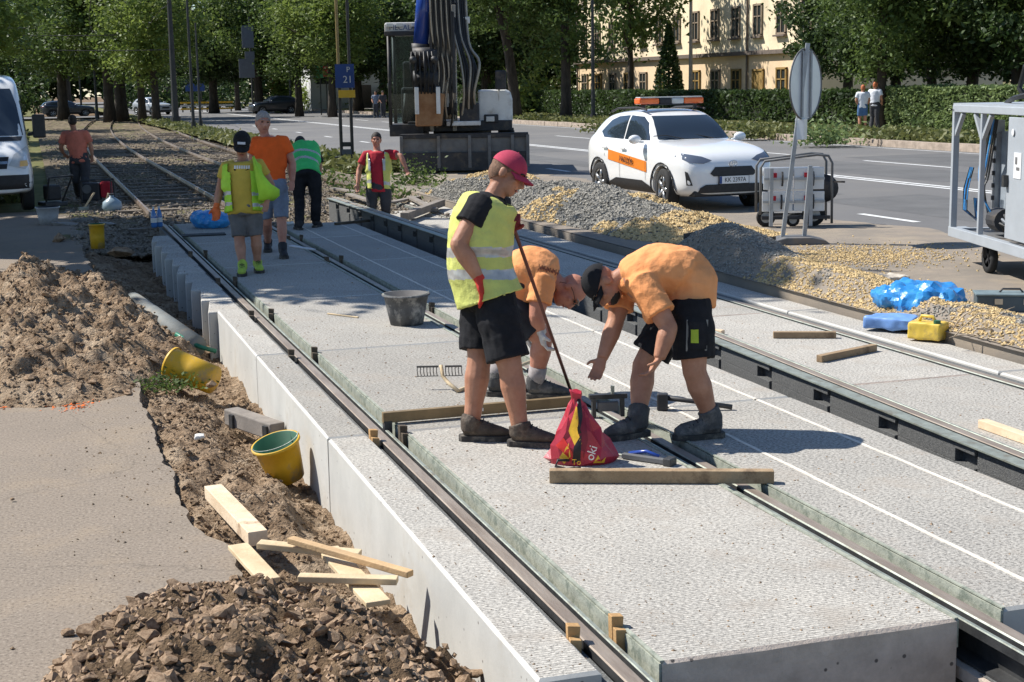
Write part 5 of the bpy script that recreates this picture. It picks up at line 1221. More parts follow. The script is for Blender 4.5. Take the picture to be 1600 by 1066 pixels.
rr, Pr, Hr, Kr = far('dark haired man in red shirt and open yellow vest standing behind the rail', (592, 352), -.25, dict(
    hl=(581, 294, 0), hr=(602, 294, 0), kl=(581, 325, 0), kr=(603, 325, 0), footl=(580, 354, -.3), footr=(604, 354, -.3), fdl=-FW, fdr=-FW + RT * .2,
    sl=(572, 243, 0), sr=(610, 241, 0), nk=(589, 235, 0), hd=(588, 219, 0), face=(586, 219, -.3), up=(588, 190, 0),
    el=(561, 266, .03), wl=(559, 288, -.06), handl=(559, 300, -.08), er=(626, 244, -.1), wr=(634, 262, -.15), handr=(638, 275, -.18)),
    dict(shirt=CL_RED, sleeve=.6, shirt_lo=.08, bottom=CL_DARKT, leg_len=2, vest=CL_LIME, vest_inf=.04, vest_lo=.02, bands=((.1, .2),), open=.105, front=1, hair=HAIR_D, shoe=SHOE_K, skin=SKIN2, stripes=True), vox=.0125)
far('man in salmon shirt and dark trousers walking away along the old track', (126, 315), -.15, dict(
    hl=(116, 252, 0), hr=(133, 252, 0), kl=(119, 282, .05), kr=(133, 281, -.04), footl=(124, 310), footr=(133, 317), fdl=FW, fdr=FW + RT * .1,
    sl=(101, 210, 0), sr=(134, 209, 0), nk=(115, 203, 0), hd=(113, 190, .02), face=(111, 191, .3), up=(113, 170, 0),
    el=(95, 230, .02), wl=(99, 240, .12), handl=(104, 244, .18), er=(142, 228, .02), wr=(144, 243, .02), handr=(144, 252, .03)),
    dict(shirt=CL_SALMON, sleeve=.75, shirt_lo=.05, bottom=CL_DARKT, leg_len=2, hair=HAIR_D, shoe=SHOE_K, fat=1.15), vox=.015)
def ped(label, px, py, z, look, ang=0.0, sc=1.0, vox=.022):
    """upright pedestrian far away"""
    g = at(px, py, z); f = Vector((math.sin(ang), math.cos(ang), 0)); r = Vector((f.y, -f.x, 0)); U = Vector((0, 0, 1))
    def q(x, y, zz): return g + r * x * sc + f * y * sc + U * zz * sc
    J = dict(hl=q(-.09, 0, .92), hr=q(.09, 0, .92), kl=q(-.1, .05, .5), kr=q(.1, -.02, .5), sl=q(-.19, 0, 1.42), sr=q(.19, 0, 1.42), nk=q(0, 0, 1.48), hd=q(0, .02, 1.62), face=q(0, .3, 1.6), up=q(0, 0, 2),
             el=q(-.25, -.02, 1.15), wl=q(-.18, .2, 1.05), er=q(.25, -.02, 1.15), wr=q(.2, .18, 1.0))
    root, B = None, g
    J2 = dict(J); a = (q(-.1, -.05, 0), q(.12, .1, 0))
    def topx(p):
        v = CR.transposed() @ (p - Vector((0, 0, CAM_H))); return (800 + FPX * v.x / v.z, 533 + FPX * v.y / v.z)
    J2['footl'] = topx(a[0]); J2['footr'] = topx(a[1]); J2['fdl'] = f; J2['fdr'] = f
    return person(label, (px, py), z, J2, look, sc, vox)
ped('red haired pedestrian in white top and denim shorts by the hedge', 1347, 205, .08, dict(shirt=CL_WHITE, sleeve=.6, bottom=CL_DENIM, leg_len=.8, hair=HAIR_R, shoe=SHOE_G), .4)
ped('pedestrian in white half hidden by the verge tree', 1366, 204, .08, dict(shirt=CL_WHITE, sleeve=.6, bottom=CL_DARKT, leg_len=2, hair=HAIR_R, shoe=SHOE_G), .9, 1.06)
ped('far pedestrian in pale blue near the traffic mast', 588, 184, .08, dict(shirt=CL_BLUEG, sleeve=.6, bottom=CL_DARKT, leg_len=2, hair=HAIR_D, shoe=SHOE_K), 3.4, 1.0, .03)
ped('far pedestrian in dark clothes near the traffic mast', 599, 184, .08, dict(shirt=CL_DARKT, sleeve=.9, bottom=CL_DARKT, leg_len=2, hair=HAIR_D, shoe=SHOE_K), 3.0, 1.0, .03)
# ================================================================ vehicles
PAINT_W = mat('car_white', (.80, .80, .79), .22, .02, 2.0, coat=.8, spec=.5); TRIM = mat('black_plastic', (.025, .025, .027), .55, .2, 20.0); TYRE = mat('tyre', (.022, .022, .022), .85, .2, 20.0, .2, 60.0)
RIM = mat('rim_alloy', (.42, .43, .44), .3, .1, 5.0, metal=.7); CGLASS = glass('car_glass', (.022, .032, .045), .03); CHROME = mat('chrome', (.6, .6, .6), .15, .05, 5.0, metal=1.0)
LAMPG = glass('lamp_glass', (.10, .12, .16), .08); AMBER = mat('amber_lens', (.85, .14, .02), .2, .1, 8.0, coat=.5); LENS_W = mat('clear_lens', (.55, .55, .53), .2, .1, 8.0, coat=.5); STRIPE = mat('stripe_orange', (.80, .22, .02), .4, .05, 4.0, coat=.4)
def shell(stations, sub=2, arches=(), ar=.37):
    """closed car shell from half sections: stations = [(y, [(x,z)...from bottom centre to top centre])]"""
    b = MB(); n = len(stations[0][1]); m = 2 * n - 2
    for y, sec in stations:
        ring = [(x, y, z) for x, z in sec] + [(-x, y, z) for x, z in sec[-2:0:-1]]; b.v += ring
    N = len(stations)
    for i in range(N - 1): b.f += [(i * m + k, i * m + (k + 1) % m, (i + 1) * m + (k + 1) % m, (i + 1) * m + k) for k in range(m)]
    b.f += [tuple(range(m)), tuple((N - 1) * m + k for k in range(m))]; b.mi = [0] * len(b.f)
    o = bpy.data.objects.new('tmp', b.mesh('tmp'))
    s_ = o.modifiers.new('s', 'SUBSURF'); s_.levels = sub; s_.render_levels = sub
    me = applied(o)
    if arches:
        o = bpy.data.objects.new('tmp', me); cut = MB()
        for y, z, x0, x1 in arches: cut.cyl((x0, y, z), (x1, y, z), ar, 28)
        co = bpy.data.objects.new('cut', cut.mesh('cut')); TS.collection.objects.link(co)
        md = o.modifiers.new('b', 'BOOLEAN'); md.operation = 'DIFFERENCE'; md.object = co; md.solver = 'EXACT'
        me = applied(o); bpy.data.objects.remove(co)
    me.polygons.foreach_set('use_smooth', [True] * len(me.polygons)); auto_smooth(me, 38)
    return me
def bvh_of(me): return BVHTree.FromPolygons([v.co.copy() for v in me.vertices], [tuple(p.vertices) for p in me.polygons])
AX = {'right': (Vector((1, 0, 0)), lambda u, v: Vector((3, u, v))), 'left': (Vector((-1, 0, 0)), lambda u, v: Vector((-3, u, v))), 'front': (Vector((0, 1, 0)), lambda u, v: Vector((u, 6, v))), 'rear': (Vector((0, -1, 0)), lambda u, v: Vector((u, -6, v))), 'top': (Vector((0, 0, 1)), lambda u, v: Vector((u, v, 5)))}
def decal(name, bvh, side, poly, m, parent, off=.006, res=.12, smooth=True):
    """a patch that follows the body: polygon drawn in side, front or top view"""
    d, fn = AX[side]; bb = bmesh.new(); f = bb.faces.new([bb.verts.new((u, v, 0)) for u, v in poly])
    us = [p[0] for p in poly]; vs = [p[1] for p in poly]
    for ax, lo, hi in ((0, min(us), max(us)), (1, min(vs), max(vs))):
        k = lo + res
        while k < hi - res * .2:
            no = Vector((1, 0, 0)) if ax == 0 else Vector((0, 1, 0)); bmesh.ops.bisect_plane(bb, geom=list(bb.verts) + list(bb.edges) + list(bb.faces), plane_co=no * k, plane_no=no); k += res
    last = None
    for v in bb.verts:
        hit = bvh.ray_cast(fn(v.co.x, v.co.y), -d)
        if hit[0] is None:
            hit = bvh.find_nearest(fn(v.co.x, v.co.y) - d * 2.1)
        v.co = hit[0] + d * off
    bmesh.ops.recalc_face_normals(bb, faces=bb.faces); me = bpy.data.meshes.new(name); bb.to_mesh(me); bb.free()
    return link(name, me, m, parent, smooth)
def wheel(parent, loc, r, wd, m_rim=RIM, steer=0.0, spokes=5):
    t = MB(Matrix.Translation(loc) @ Matrix.Rotation(steer, 4, 'Z')); sx = 1 if loc[0] > 0 else -1; X = Matrix.Rotation(math.pi / 2, 3, 'Y')
    t.lathe([(r * .66, -wd / 2), (r * .9, -wd / 2), (r * .98, -wd * .4), (r, -wd * .25), (r, wd * .25), (r * .98, wd * .4), (r * .9, wd / 2), (r * .66, wd / 2)], (0, 0, 0), 32, X)
    ty = t.build('tyre', TYRE, parent, True)
    b = MB(Matrix.Translation(loc) @ Matrix.Rotation(steer, 4, 'Z')); b.lathe([(r * .67, -wd * .45), (r * .67, wd * .45)], (0, 0, 0), 28, X)
    b.lathe([(r * .68, sx * wd * .44), (r * .62, sx * wd * .44), (r * .6, sx * wd * .3)], (0, 0, 0), 28, X); b.cyl((sx * wd * .2, 0, 0), (sx * wd * .42, 0, 0), r * .16, 14)
    for k in range(spokes):
        a = 2 * math.pi * k / spokes; b.bar((sx * wd * .34, r * .1 * math.cos(a), r * .1 * math.sin(a)), (sx * wd * .38, r * .63 * math.cos(a), r * .63 * math.sin(a)), r * .17, r * .1, (1, 0, 0))
    b.build('rim', m_rim, ty, True)
    d = MB(Matrix.Translation(loc)); d.cyl((-sx * wd * .1, 0, 0), (sx * wd * .1, 0, 0), r * .6, 20); d.build('brake_disc', STEEL_D, ty)
# ---- white crossover with amber light bar
I_ = np.interp
def suv_sections():
    ys = [2.10, 2.06, 1.98, 1.85, 1.65, 1.4, 1.1, .9, .78, .6, .35, .1, -.2, -.6, -1.0, -1.35, -1.6, -1.8, -1.94, -2.04, -2.09]
    out = []
    for y in ys:
        w_ = I_(y, [-2.09, -2.0, -1.8, -1.4, 1.3, 1.7, 1.95, 2.05, 2.1], [.66, .78, .855, .885, .885, .87, .80, .71, .58])
        zb = I_(y, [-2.09, -1.7, -1.2, 1.2, 1.8, 2.1], [.42, .26, .2, .2, .21, .28])
        zh = I_(y, [-2.09, -1.9, -1.2, .6, .85, 1.3, 1.75, 1.95, 2.05, 2.1], [1.02, 1.10, 1.10, 1.02, 1.06, 1.02, .95, .86, .77, .66])
        zr = I_(y, [-2.09, -1.98, -1.8, -1.55, -1.2, -.5, -.1, .3, .78, .95], [1.04, 1.16, 1.36, 1.47, 1.525, 1.565, 1.56, 1.44, 1.10, 1.06])
        cab = max(0, min(1, (zr - zh) / .2)) if y < 1.0 else 0.0; zr = zr if y < 1.0 else zh; zr = max(zr, zh + .03)
        rw = I_(y, [-2.0, -1.5, -.3, .3, .8], [.52, .58, .62, .61, .66])
        def cb(a, c): return (a[0] * (1 - cab) + c[0] * cab, a[1] * (1 - cab) + c[1] * cab)
        zm = (zb + zh) / 2
        sec = [(0, zb), (w_ * .72, zb), (w_ * .95, zb + .05), (w_ * .99, zb + .2), (w_ * .985, zm), (w_, zm + (zh - zm) * .45), (w_ * .965, zh - .055),
               cb((w_ * .88, zh - .008), (w_ * .90, zh)), cb((w_ * .74, zh + .012), (w_ * .875, zh + .03)), cb((w_ * .55, zh + .022), ((rw + w_ * .86) / 2 + .03, (zh + zr) / 2)), cb((w_ * .4, zh + .028), (rw + .035, zr - .07)),
               cb((w_ * .25, zh + .03), (rw - .06, zr - .008)), cb((w_ * .12, zh + .031), (rw * .5, zr + .012)), cb((0, zh + .032), (0, zr + .016))]
        out.append((y, sec))
    return out
AR = [(1.28, .33, .62, 1.2), (-1.28, .33, .62, 1.2), (1.28, .33, -1.2, -.62), (-1.28, .33, -1.2, -.62)]
SUV_ME = shell(suv_sections(), 2, AR, .375); SUV_BVH = bvh_of(SUV_ME)
def suv(name, label, loc, rz, paint, detail=True, scale=(1, 1, 1)):
    t = thing(name, label, 'car', loc, rz); t.scale = scale; bv = SUV_BVH
    me = SUV_ME.copy(); body = link('body', me, paint, t)
    decal('windscreen', bv, 'front', [(-.66, 1.10), (.66, 1.10), (.60, 1.32), (.53, 1.465), (-.53, 1.465), (-.60, 1.32)], CGLASS, t, .03, .06)
    decal('rear_window', bv, 'rear', [(-.5, 1.17), (.5, 1.17), (.46, 1.4), (-.46, 1.4)], CGLASS, t, .010, .06)
    for sd, sx in (('right', 1), ('left', -1)):
        decal('window', bv, sd, [(.58, 1.085), (.30, 1.36), (.08, 1.455), (-.33, 1.475), (-.35, 1.085)], CGLASS, t, .010, .06)
        decal('window', bv, sd, [(-.41, 1.085), (-.40, 1.475), (-.85, 1.45), (-1.12, 1.385), (-1.40, 1.19), (-1.2, 1.10)], CGLASS, t, .010, .06)
        for y in (1.28, -1.28):   # black arch trim
            n = 16; pts = [(y + .43 * math.cos(a), .33 + .43 * math.sin(a)) for a in [math.pi * (-.06 + 1.12 * i / n) for i in range(n + 1)]] + [(y + .372 * math.cos(a), .33 + .372 * math.sin(a)) for a in [math.pi * (1.06 - 1.12 * i / n) for i in range(n + 1)]]
            decal('arch_trim', bv, sd, [(p, max(q, .22)) for p, q in pts], TRIM, t, .024, .08, False)
        decal('sill_trim', bv, sd, [(.84, .24), (.84, .36), (.55, .44), (-.5, .44), (-.8, .36), (-.84, .24)], TRIM, t, .022, .07)
        if detail:
            decal('side_stripe', bv, sd, [(.70, .575), (.70, .75), (-.86, .90), (-.86, .73)], STRIPE, t, .008, .15)
            for pts in ([(.66, .45), (.66, 1.06), (.65, 1.06), (.65, .45)], [(-.375, .45), (-.375, 1.06), (-.385, 1.06), (-.385, .45)], [(-1.0, .78), (-1.13, 1.06), (-1.14, 1.06), (-1.01, .78)]): decal('door_gap', bv, sd, pts, TRIM, t, .009, .3)
            for y in (-.22, -.98): MB().box((sx * .895, y, .93), (.03, .19, .035)).build('door_handle', PAINT_W, t, bevel=.01)
            o = text('NADZÓR', .125, TRIM, t, (sx * .905, -.06, .74), (math.pi / 2, sx * R_(5.5), sx * math.pi / 2), ext=.002)
        b = MB(); b.ball((sx * 1.0, .50, 1.10), (.115, .075, .075), 14); b.bar((sx * .84, .50, 1.05), (sx * .95, .50, 1.07), .06, .04); b.build('mirror', paint, t, True)
        decal('headlight', bv, 'front', [(sx * .36, .80), (sx * .50, .86), (sx * .80, .92), (sx * .84, .86), (sx * .74, .775), (sx * .52, .755)], LAMPG, t, .012, .06)
        decal('fog_slot', bv, 'front', [(sx * .70, .42), (sx * .76, .62), (sx * .79, .64), (sx * .77, .42)], TRIM, t, .010, .1)
        decal('tail_light', bv, 'rear', [(sx * .45, .95), (sx * .78, .95), (sx * .78, 1.06), (sx * .5, 1.06)], AMBER, t, .01, .1)
    decal('grille', bv, 'front', [(-.42, .60), (-.33, .70), (.33, .70), (.42, .60), (.36, .555), (-.36, .555)], TRIM, t, .012, .08)
    decal('bumper_trim', bv, 'front', [(-.62, .30), (-.60, .38), (-.5, .43), (.5, .43), (.60, .38), (.62, .30)], TRIM, t, .02, .05)
    MB().box((0, 1.93, .29), (1.36, .24, .10)).build('bumper_lip', TRIM, t, bevel=.03)
    for sx in (-1, 1):
        for y in (1.28, -1.28): wheel(t, (sx * .77, y, .33), .335, .21, steer=(-.12 if y > 0 else 0))
    MB().box((0, 0, .42), (1.3, 3.6, .36)).build('underbody', TRIM, t)
    if detail:
        hit = bv.ray_cast(Vector((0, 6, .49)), Vector((0, -1, 0)))[0]
        pl = MB().box((0, hit.y + .025, .495), (.53, .02, .115)).build('number_plate', WHITE_P, t); MB().box((.245, hit.y + .037, .495), (.04, .004, .11)).build('blue_band', SIGN_B, pl)
        MB().box((0, hit.y + .02, .495), (.55, .02, .135)).build('plate_frame', TRIM, pl)
        text('KK 2397A', .10, TRIM, pl, (-.02, hit.y + .037, .493), (math.pi / 2, 0, math.pi), ext=.001, sx=.92)
        e = bv.ray_cast(Vector((0, 6, .745)), Vector((0, -1, 0)))[0]; b = MB(); ey = e.y + .02
        def ell(rx, rz, cz=0.0): b.tube([(rx * math.cos(a), ey, .745 + cz + rz * math.sin(a)) for a in [6.2832 * i / 20 for i in range(21)]], .007, 6)
        ell(.07, .048); ell(.024, .045); ell(.045, .018, .026); b.build('emblem', CHROME, t, True)
        # roof rails and amber bar
        for sx in (-1, 1): MB().tube([(sx * .56, .05, 1.56), (sx * .57, -.2, 1.60), (sx * .57, -1.1, 1.58), (sx * .55, -1.4, 1.52)], .018, 8).build('roof_rail', TRIM, t)
        lb = MB().box((0, -.22, 1.645), (.9, .2, .03)).build('light_bar', STEEL_D, t, bevel=.01)
        for x0, x1, m in ((-.62, -.24, AMBER), (-.235, .0, LENS_W), (.005, .235, TRIM), (.24, .62, AMBER)): MB().box(((x0 + x1) / 2, -.22, 1.70), (x1 - x0, .24, .10)).build('lens', m, lb, bevel=.025)
        MB().box((0, -.22, 1.762), (1.2, .2, .02)).build('lens_cap', LENS_W, lb, bevel=.008)
        for sx in (-1, 1): MB().bar((sx * .5, -.22, 1.56), (sx * .5, -.22, 1.65), .05).build('bar_foot', STEEL_D, lb)
        for x in (-.3, .25): MB().tube([(x, .86, 1.10), (x + .28, .72, 1.16), (x + .5, .70, 1.15)], .008, 5).build('wiper', TRIM, t)
    return t
P0 = at(1042, 328, -.05); rz = R_(-177)
M3 = Matrix.Rotation(rz, 3, 'Z'); loc = P0 - M3 @ Vector((.80, 1.28, 0)); loc.z = -.05
suv('parked_car', 'white crossover car with amber light bar parked beside the gravel ridge', loc, rz, PAINT_W, True, (1.02, 1.0, 1.05))
DARKP = mat('car_dark', (.03, .034, .042), .25, .05, 2.0, coat=.7); SILVP = mat('car_silver', (.35, .37, .39), .3, .05, 2.0, coat=.6)
q = at(106, 182, -.06); suv('passing_car', 'dark estate car crossing the far street at upper left', (q.x, q.y, -.06), R_(-80), DARKP, False, (1.0, 1.12, .92))
q = at(212, 180, -.05); suv('passing_car', 'pale car half hidden by the slim trunks', (q.x + 1.5, q.y, -.05), R_(-150), SILVP, False)
q = at(452, 180, -.05); suv('passing_car', 'dark car behind the red poster stand', (q.x, q.y + 8, -.05), R_(100), DARKP, False)
# ---- white van at the left edge
def van_sections():
    out = []
    for y in [2.95, 2.90, 2.8, 2.6, 2.3, 2.0, 1.75, 1.45, 1.15, .9, .4, -.5, -1.6, -2.6, -2.9, -2.95]:
        w_ = I_(y, [-2.95, -2.8, 2.2, 2.7, 2.85, 2.95], [.9, .98, .98, .95, .86, .72]); zb = I_(y, [-2.9, 2.3, 2.95], [.35, .32, .40])
        zr = I_(y, [-2.95, -2.8, .5, .95, 1.2, 2.0, 2.3, 2.6, 2.8, 2.95], [2.5, 2.62, 2.64, 2.56, 2.42, 1.52, 1.32, 1.2, 1.08, .82])
        rw = I_(y, [-2.95, .8, 2.0, 2.95], [.86, .86, .84, .62]); rw = min(rw, w_ * .92)
        zm = min(1.15, (zb + zr) / 2)
        out.append((y, [(0, zb), (w_ * .8, zb), (w_ * .97, zb + .06), (w_, zb + .25), (w_, zm * .8), (w_ * .995, zm), (w_ * .97, zm + (zr - zm) * .35), ((rw + w_) / 2, zm + (zr - zm) * .75), (rw, zr - .06), (rw * .9, zr), (rw * .45, zr + .02), (0, zr + .03)]))
    return out
VARCH = [(2.0, .35, .6, 1.3), (-1.7, .35, .6, 1.3), (2.0, .35, -1.3, -.6), (-1.7, .35, -1.3, -.6)]
VM = shell(van_sections(), 2, VARCH, .40); VB = bvh_of(VM)
vt = thing('delivery_van', 'white high roofed van cut by the left picture edge', 'van', (0, 0, 0), R_(-176)); M3 = Matrix.Rotation(R_(-176), 3, 'Z')
q = at(54, 331, -.2); vt.location = q - M3 @ Vector((-.93, 2.55, 0)); vt.location.z = -.2
link('body', VM, PAINT_W, vt)
decal('windscreen', VB, 'front', [(-.86, 1.46), (.86, 1.46), (.80, 2.05), (.72, 2.36), (-.72, 2.36), (-.80, 2.05)], CGLASS, vt, .01, .12)
for sd, sx in (('right', 1), ('left', -1)):
    decal('window', VB, sd, [(1.75, 1.48), (1.35, 2.12), (.7, 2.15), (.7, 1.42)], CGLASS, vt, .01, .12)
    decal('headlight', VB, 'front', [(sx * .50, .92), (sx * .62, 1.12), (sx * .90, 1.26), (sx * .93, .98), (sx * .8, .84)], LENS_W, vt, .014, .08)
    decal('turn_signal', VB, 'front', [(sx * .70, .90), (sx * .72, 1.0), (sx * .86, 1.0), (sx * .86, .90)], mat('lamp_on', (.9, .5, .15), .3), vt, .03, .08)
    b = MB(); b.box((sx * 1.18, 1.75, 1.62), (.24, .14, .46)); b.bar((sx * .95, 1.72, 1.45), (sx * 1.1, 1.75, 1.5), .06); b.build('mirror', TRIM, vt, bevel=.03)
    for y in (2.0, -1.7): wheel(vt, (sx * .85, y, .35), .35, .23, STEEL_D)
decal('grille', VB, 'front', [(-.46, .86), (-.52, 1.08), (.52, 1.08), (.46, .86)], TRIM, vt, .012, .1)
decal('grille_bar', VB, 'front', [(-.48, .95), (-.49, 1.0), (.49, 1.0), (.48, .95)], CHROME, vt, .02, .1)
decal('bumper', VB, 'front', [(-.9, .38), (-.94, .74), (.94, .74), (.9, .38)], TRIM, vt, .02, .1)
decal('cowl', VB, 'front', [(-.8, 1.36), (-.84, 1.44), (.84, 1.44), (.8, 1.36)], TRIM, vt, .012, .12)
MB().tube([(-.5, 2.0, 1.55), (.1, 1.9, 1.62)], .012, 5).build('wiper', TRIM, vt)
# ---- wheeled excavator facing the works
EXW = mat('excavator_white', (.66, .66, .64), .45, .08, 3.0, coat=.2, dirt=(.34, .30, .25), dsc=2.5, dlo=.5, dhi=.7); EXG = mat('excavator_grey', (.13, .13, .13), .6, .25, 4.0, dirt=(.2, .16, .12), dsc=3.0); EXD = mat('excavator_dark', (.03, .03, .033), .6, .3, 5.0, dirt=(.1, .08, .06), dsc=4.0); EXB = mat('cylinder_blue', (.02, .06, .30), .25, .1, 3.0, coat=.5); RUSTY = mat('rust_plate', (.22, .10, .04), .8, .3, 4.0, .3, 30.0, col2=(.32, .18, .09)); HOSE = mat('hose', (.014, .014, .014), .5)
GALV_H = mat('tube_steel', (.34, .30, .24), .45, .2, 4.0, metal=.4)
eb = at(720, 273, -.1); K = 62.0
ex = thing('wheeled_excavator', 'dirty white wheeled excavator with raised boom facing the works', 'excavator', eb, -.313)
def E_(px, py, d=0.0): return Vector(((px - 720) / K, d, (273 - py) / K))
def ebox(name, x0, y0, x1, y1, d0, d1, m, par=None, bevel=.02):
    a, c = E_(x0, y1, d0), E_(x1, y0, d1); return MB().box((a + c) / 2, (c.x - a.x, d1 - d0, c.z - a.z)).build(name, m, par or ex, bevel=bevel)
def etube(name, pts, r, m, par=None, n=10): return MB().tube(spline([E_(*p) for p in pts], 5) if len(pts) > 3 else [E_(*p) for p in pts], r, n).build(name, m, par or ex, True)
ebox('chassis', 640, 222, 800, 255, .2, 3.4, EXD)
for px, d in ((648, .9), (790, .9), (648, 3.2), (790, 3.2)):
    c = E_(px, 243, d); b = MB(); X = Matrix.Rotation(math.pi / 2, 3, 'Y'); r = .52
    b.lathe([(r * .5, -.2), (r * .92, -.22), (r, -.14), (r, .14), (r * .92, .22), (r * .5, .2)], c, 26, X); w_ = b.build('wheel', TYRE, ex, True)
    b = MB()
    for k in range(18):
        a = 6.2832 * k / 18; b.box(c + Vector((0, math.cos(a) * r, math.sin(a) * r)), (.4, .09, .06), Matrix.Rotation(a - math.pi / 2, 3, 'X'))
    b.build('tread', TYRE, w_); MB().cyl(c + Vector((-.15, 0, 0)), c + Vector((.15, 0, 0)), r * .5, 18).build('hub', EXG, w_)
# dozer blade in three plates
bl = ebox('blade', 630, 216, 824, 262, -.25, -.1, EXG)
for x in (632, 688, 735, 765, 800, 823): ebox('blade_rib', x - 2.5, 213, x + 2.5, 262, -.33, -.252, EXG, bl, .01)
ebox('blade_lip', 632, 238, 820, 266, -.32, -.255, EXD, bl, .01); ebox('blade_edge', 630, 210, 824, 217, -.3, .0, EXD, bl, .01)
for x in (660, 785): etube('blade_arm', [(x, 250, -.1), (x, 245, .9)], .07, EXD)
MB().cyl(E_(720, 222, 1.9), E_(720, 205, 1.9), .75, 30).build('slew_ring', EXD, ex)
ebox('deck', 640, 192, 800, 208, .3, 3.6, EXD)
# cab
cb_ = ebox('cab_floor', 612, 196, 664, 214, .2, 1.9, EXD)
for x, d in ((614, .25), (662, .25), (614, 1.85), (662, 1.85)): etube('cab_pillar', [(x, 200, d), (x, 60, d + (.12 if d < 1 else 0))], .05, EXD, None, 6)
ebox('cab_roof', 609, 43, 666, 60, .2, 2.0, EXW, None, .05); ebox('cab_visor', 609, 56, 664, 63, .1, .3, EXD)
ebox('cab_back', 614, 62, 662, 196, 1.82, 1.88, glass('cab_glass', (.05, .06, .06), .05, .85)); ebox('cab_front_glass', 617, 64, 660, 150, .33, .35, glass('cab_glass2', (.03, .04, .04), .04, .88), None, 0); ebox('seat', 628, 140, 652, 196, .9, 1.4, EXD, None, .06); ebox('seat_back', 630, 100, 650, 145, 1.3, 1.42, EXD, None, .05)
etube('steering_column', [(634, 190, .5), (636, 150, .7)], .05, EXD); ebox('cab_lower_panel', 614, 150, 662, 192, .25, .3, glass('cab_glass3', (.04, .045, .045), .05, .7), None, 0)
text('MECALAC', .17, SIGN_B, ex, E_(640, 51, .19), (math.pi / 2, 0, 0), ext=.003)
for x in (618, 632, 655): ebox('work_lamp', x - 5, 44, x + 5, 50, .08, .2, LENS_W, None, .01)
o = MB().lathe([(.0, .16), (.05, .14), (.07, .05), (.07, 0)], E_(660, 36, .9), 14).build('beacon', AMBER, ex, True)
# operator is not visible; controls
etube('joystick', [(652, 178, .55), (655, 160, .5)], .025, EXD)
# engine cover right
b = MB(); a, c = E_(748, 197, .35), E_(801, 146, 3.3); hx, hy = (c.x - a.x) / 2, (c.y - a.y) / 2
sec = [(-hx, a.z), (hx * .96, a.z), (hx, a.z + .1), (hx, c.z - .25), (hx * .88, c.z - .06), (hx * .6, c.z), (-hx, c.z)]
b.prism([(x + (a.x + c.x) / 2, z) for x, z in sec], 'y', a.y, c.y); b.build('engine_cover', EXW, ex, bevel=.05, seg=3)
ebox('headlamp_housing', 757, 183, 779, 196, .28, .36, EXD, None, .03); ebox('headlamp', 760, 186, 773, 194, .25, .285, LENS_W, None, .02)
ebox('mirror', 775, 117, 792, 146, .25, .33, EXD, None, .03); etube('mirror_arm', [(780, 178, .4), (781, 140, .33), (784, 132, .33)], .025, EXW)
# boom, upright
for x in (677, 712): 
    b = MB(); pts = [(x, 205, .5), (x + 1, 120, .35), (x + 2, 20, .55), (x + 3, -90, 1.3)]
    for i in range(3): b.bar(E_(*pts[i]), E_(*pts[i + 1]), .10, .62 - .1 * i, (0, 1, 0))
    b.build('boom_side', EXW, ex, bevel=.01)
b = MB(); b.bar(E_(695, 190, .75), E_(697, -90, 1.45), .46, .1, (0, 1, 0)); b.build('boom_plate', EXW, ex)
etube('boom_cylinder', [(699, 170, .1), (700, 78, .05)], .13, EXW); etube('boom_rod', [(700, 80, .05), (701, -60, .3)], .085, CHROME); ebox('cylinder_pin', 684, 164, 716, 182, .0, .3, EXD)
etube('blue_cylinder', [(664, 84, .0), (676, -40, .1)], .20, EXB); etube('blue_cylinder_collar', [(663, 92, .0), (664.5, 76, 0)], .24, EXD); etube('cylinder_rod', [(660, 122, .02), (664, 84, .0)], .11, CHROME)
# folded stick and coupler in front of the cab
ebox('stick', 681, -60, 711, 62, -.35, .1, EXW, None, .03); ebox('stick_web', 684, 60, 709, 150, -.25, .1, EXW, None, .02)
for y_, r_ in ((92, .17), (104, .13), (128, .20), (146, .14)): MB().cyl(E_(653, y_, -.3), E_(690, y_, -.3), r_, 16).build('linkage', EXD, ex, True)
for x in (657, 672, 686): ebox('link_plate', x - 2, 86, x + 2, 152, -.45, -.12, EXD, None, .02)
b = MB()
for k in range(6): b.tube([E_(652 + 6 * k, 88, -.45), E_(650 + 7 * k, 110 + 4 * (k % 3), -.6), E_(655 + 5 * k, 150, -.5)], .022, 6)
b.build('link_hoses', HOSE, ex, True)
for x in (654, 686): etube('pin', [(x, 100, -.62), (x, 100, .0)], .09, STEEL_D)
b = MB(); b.prism([(E_(655, 0).x, E_(0, 198).z), (E_(694, 0).x, E_(0, 198).z), (E_(700, 0).x, E_(0, 150).z), (E_(656, 0).x, E_(0, 146).z)], 'y', -.5, -.1); b.build('bucket', RUSTY, ex, bevel=.03)
for x in (658, 690): ebox('bucket_ear', x - 3, 140, x + 3, 180, -.58, -.05, EXW, None, .01)
for k in range(9):
    x = 722 + k * 3; etube('hose', [(x, 195 - k * 2, .1 + .05 * (k % 3)), (x + 6 - k * 1.1, 150, -.12 + .05 * (k % 2)), (x + 2 + (k % 3) * 2, 105 + 4 * (k % 4), -.05), (x - 10, 50 + k * 3, .2), (x - 14, -10, .5)], .035, HOSE if k % 4 else GALV_H, None, 6)
EXT = mat('boom_dirty', (.42, .38, .32), .6, .2, 3.0, dirt=(.14, .10, .07), dsc=3.5, dlo=.45, dhi=.62)
for o_ in ex.children:
    if o_.name.startswith(('boom_side', 'boom_plate', 'stick')): o_.data.materials[0] = EXT
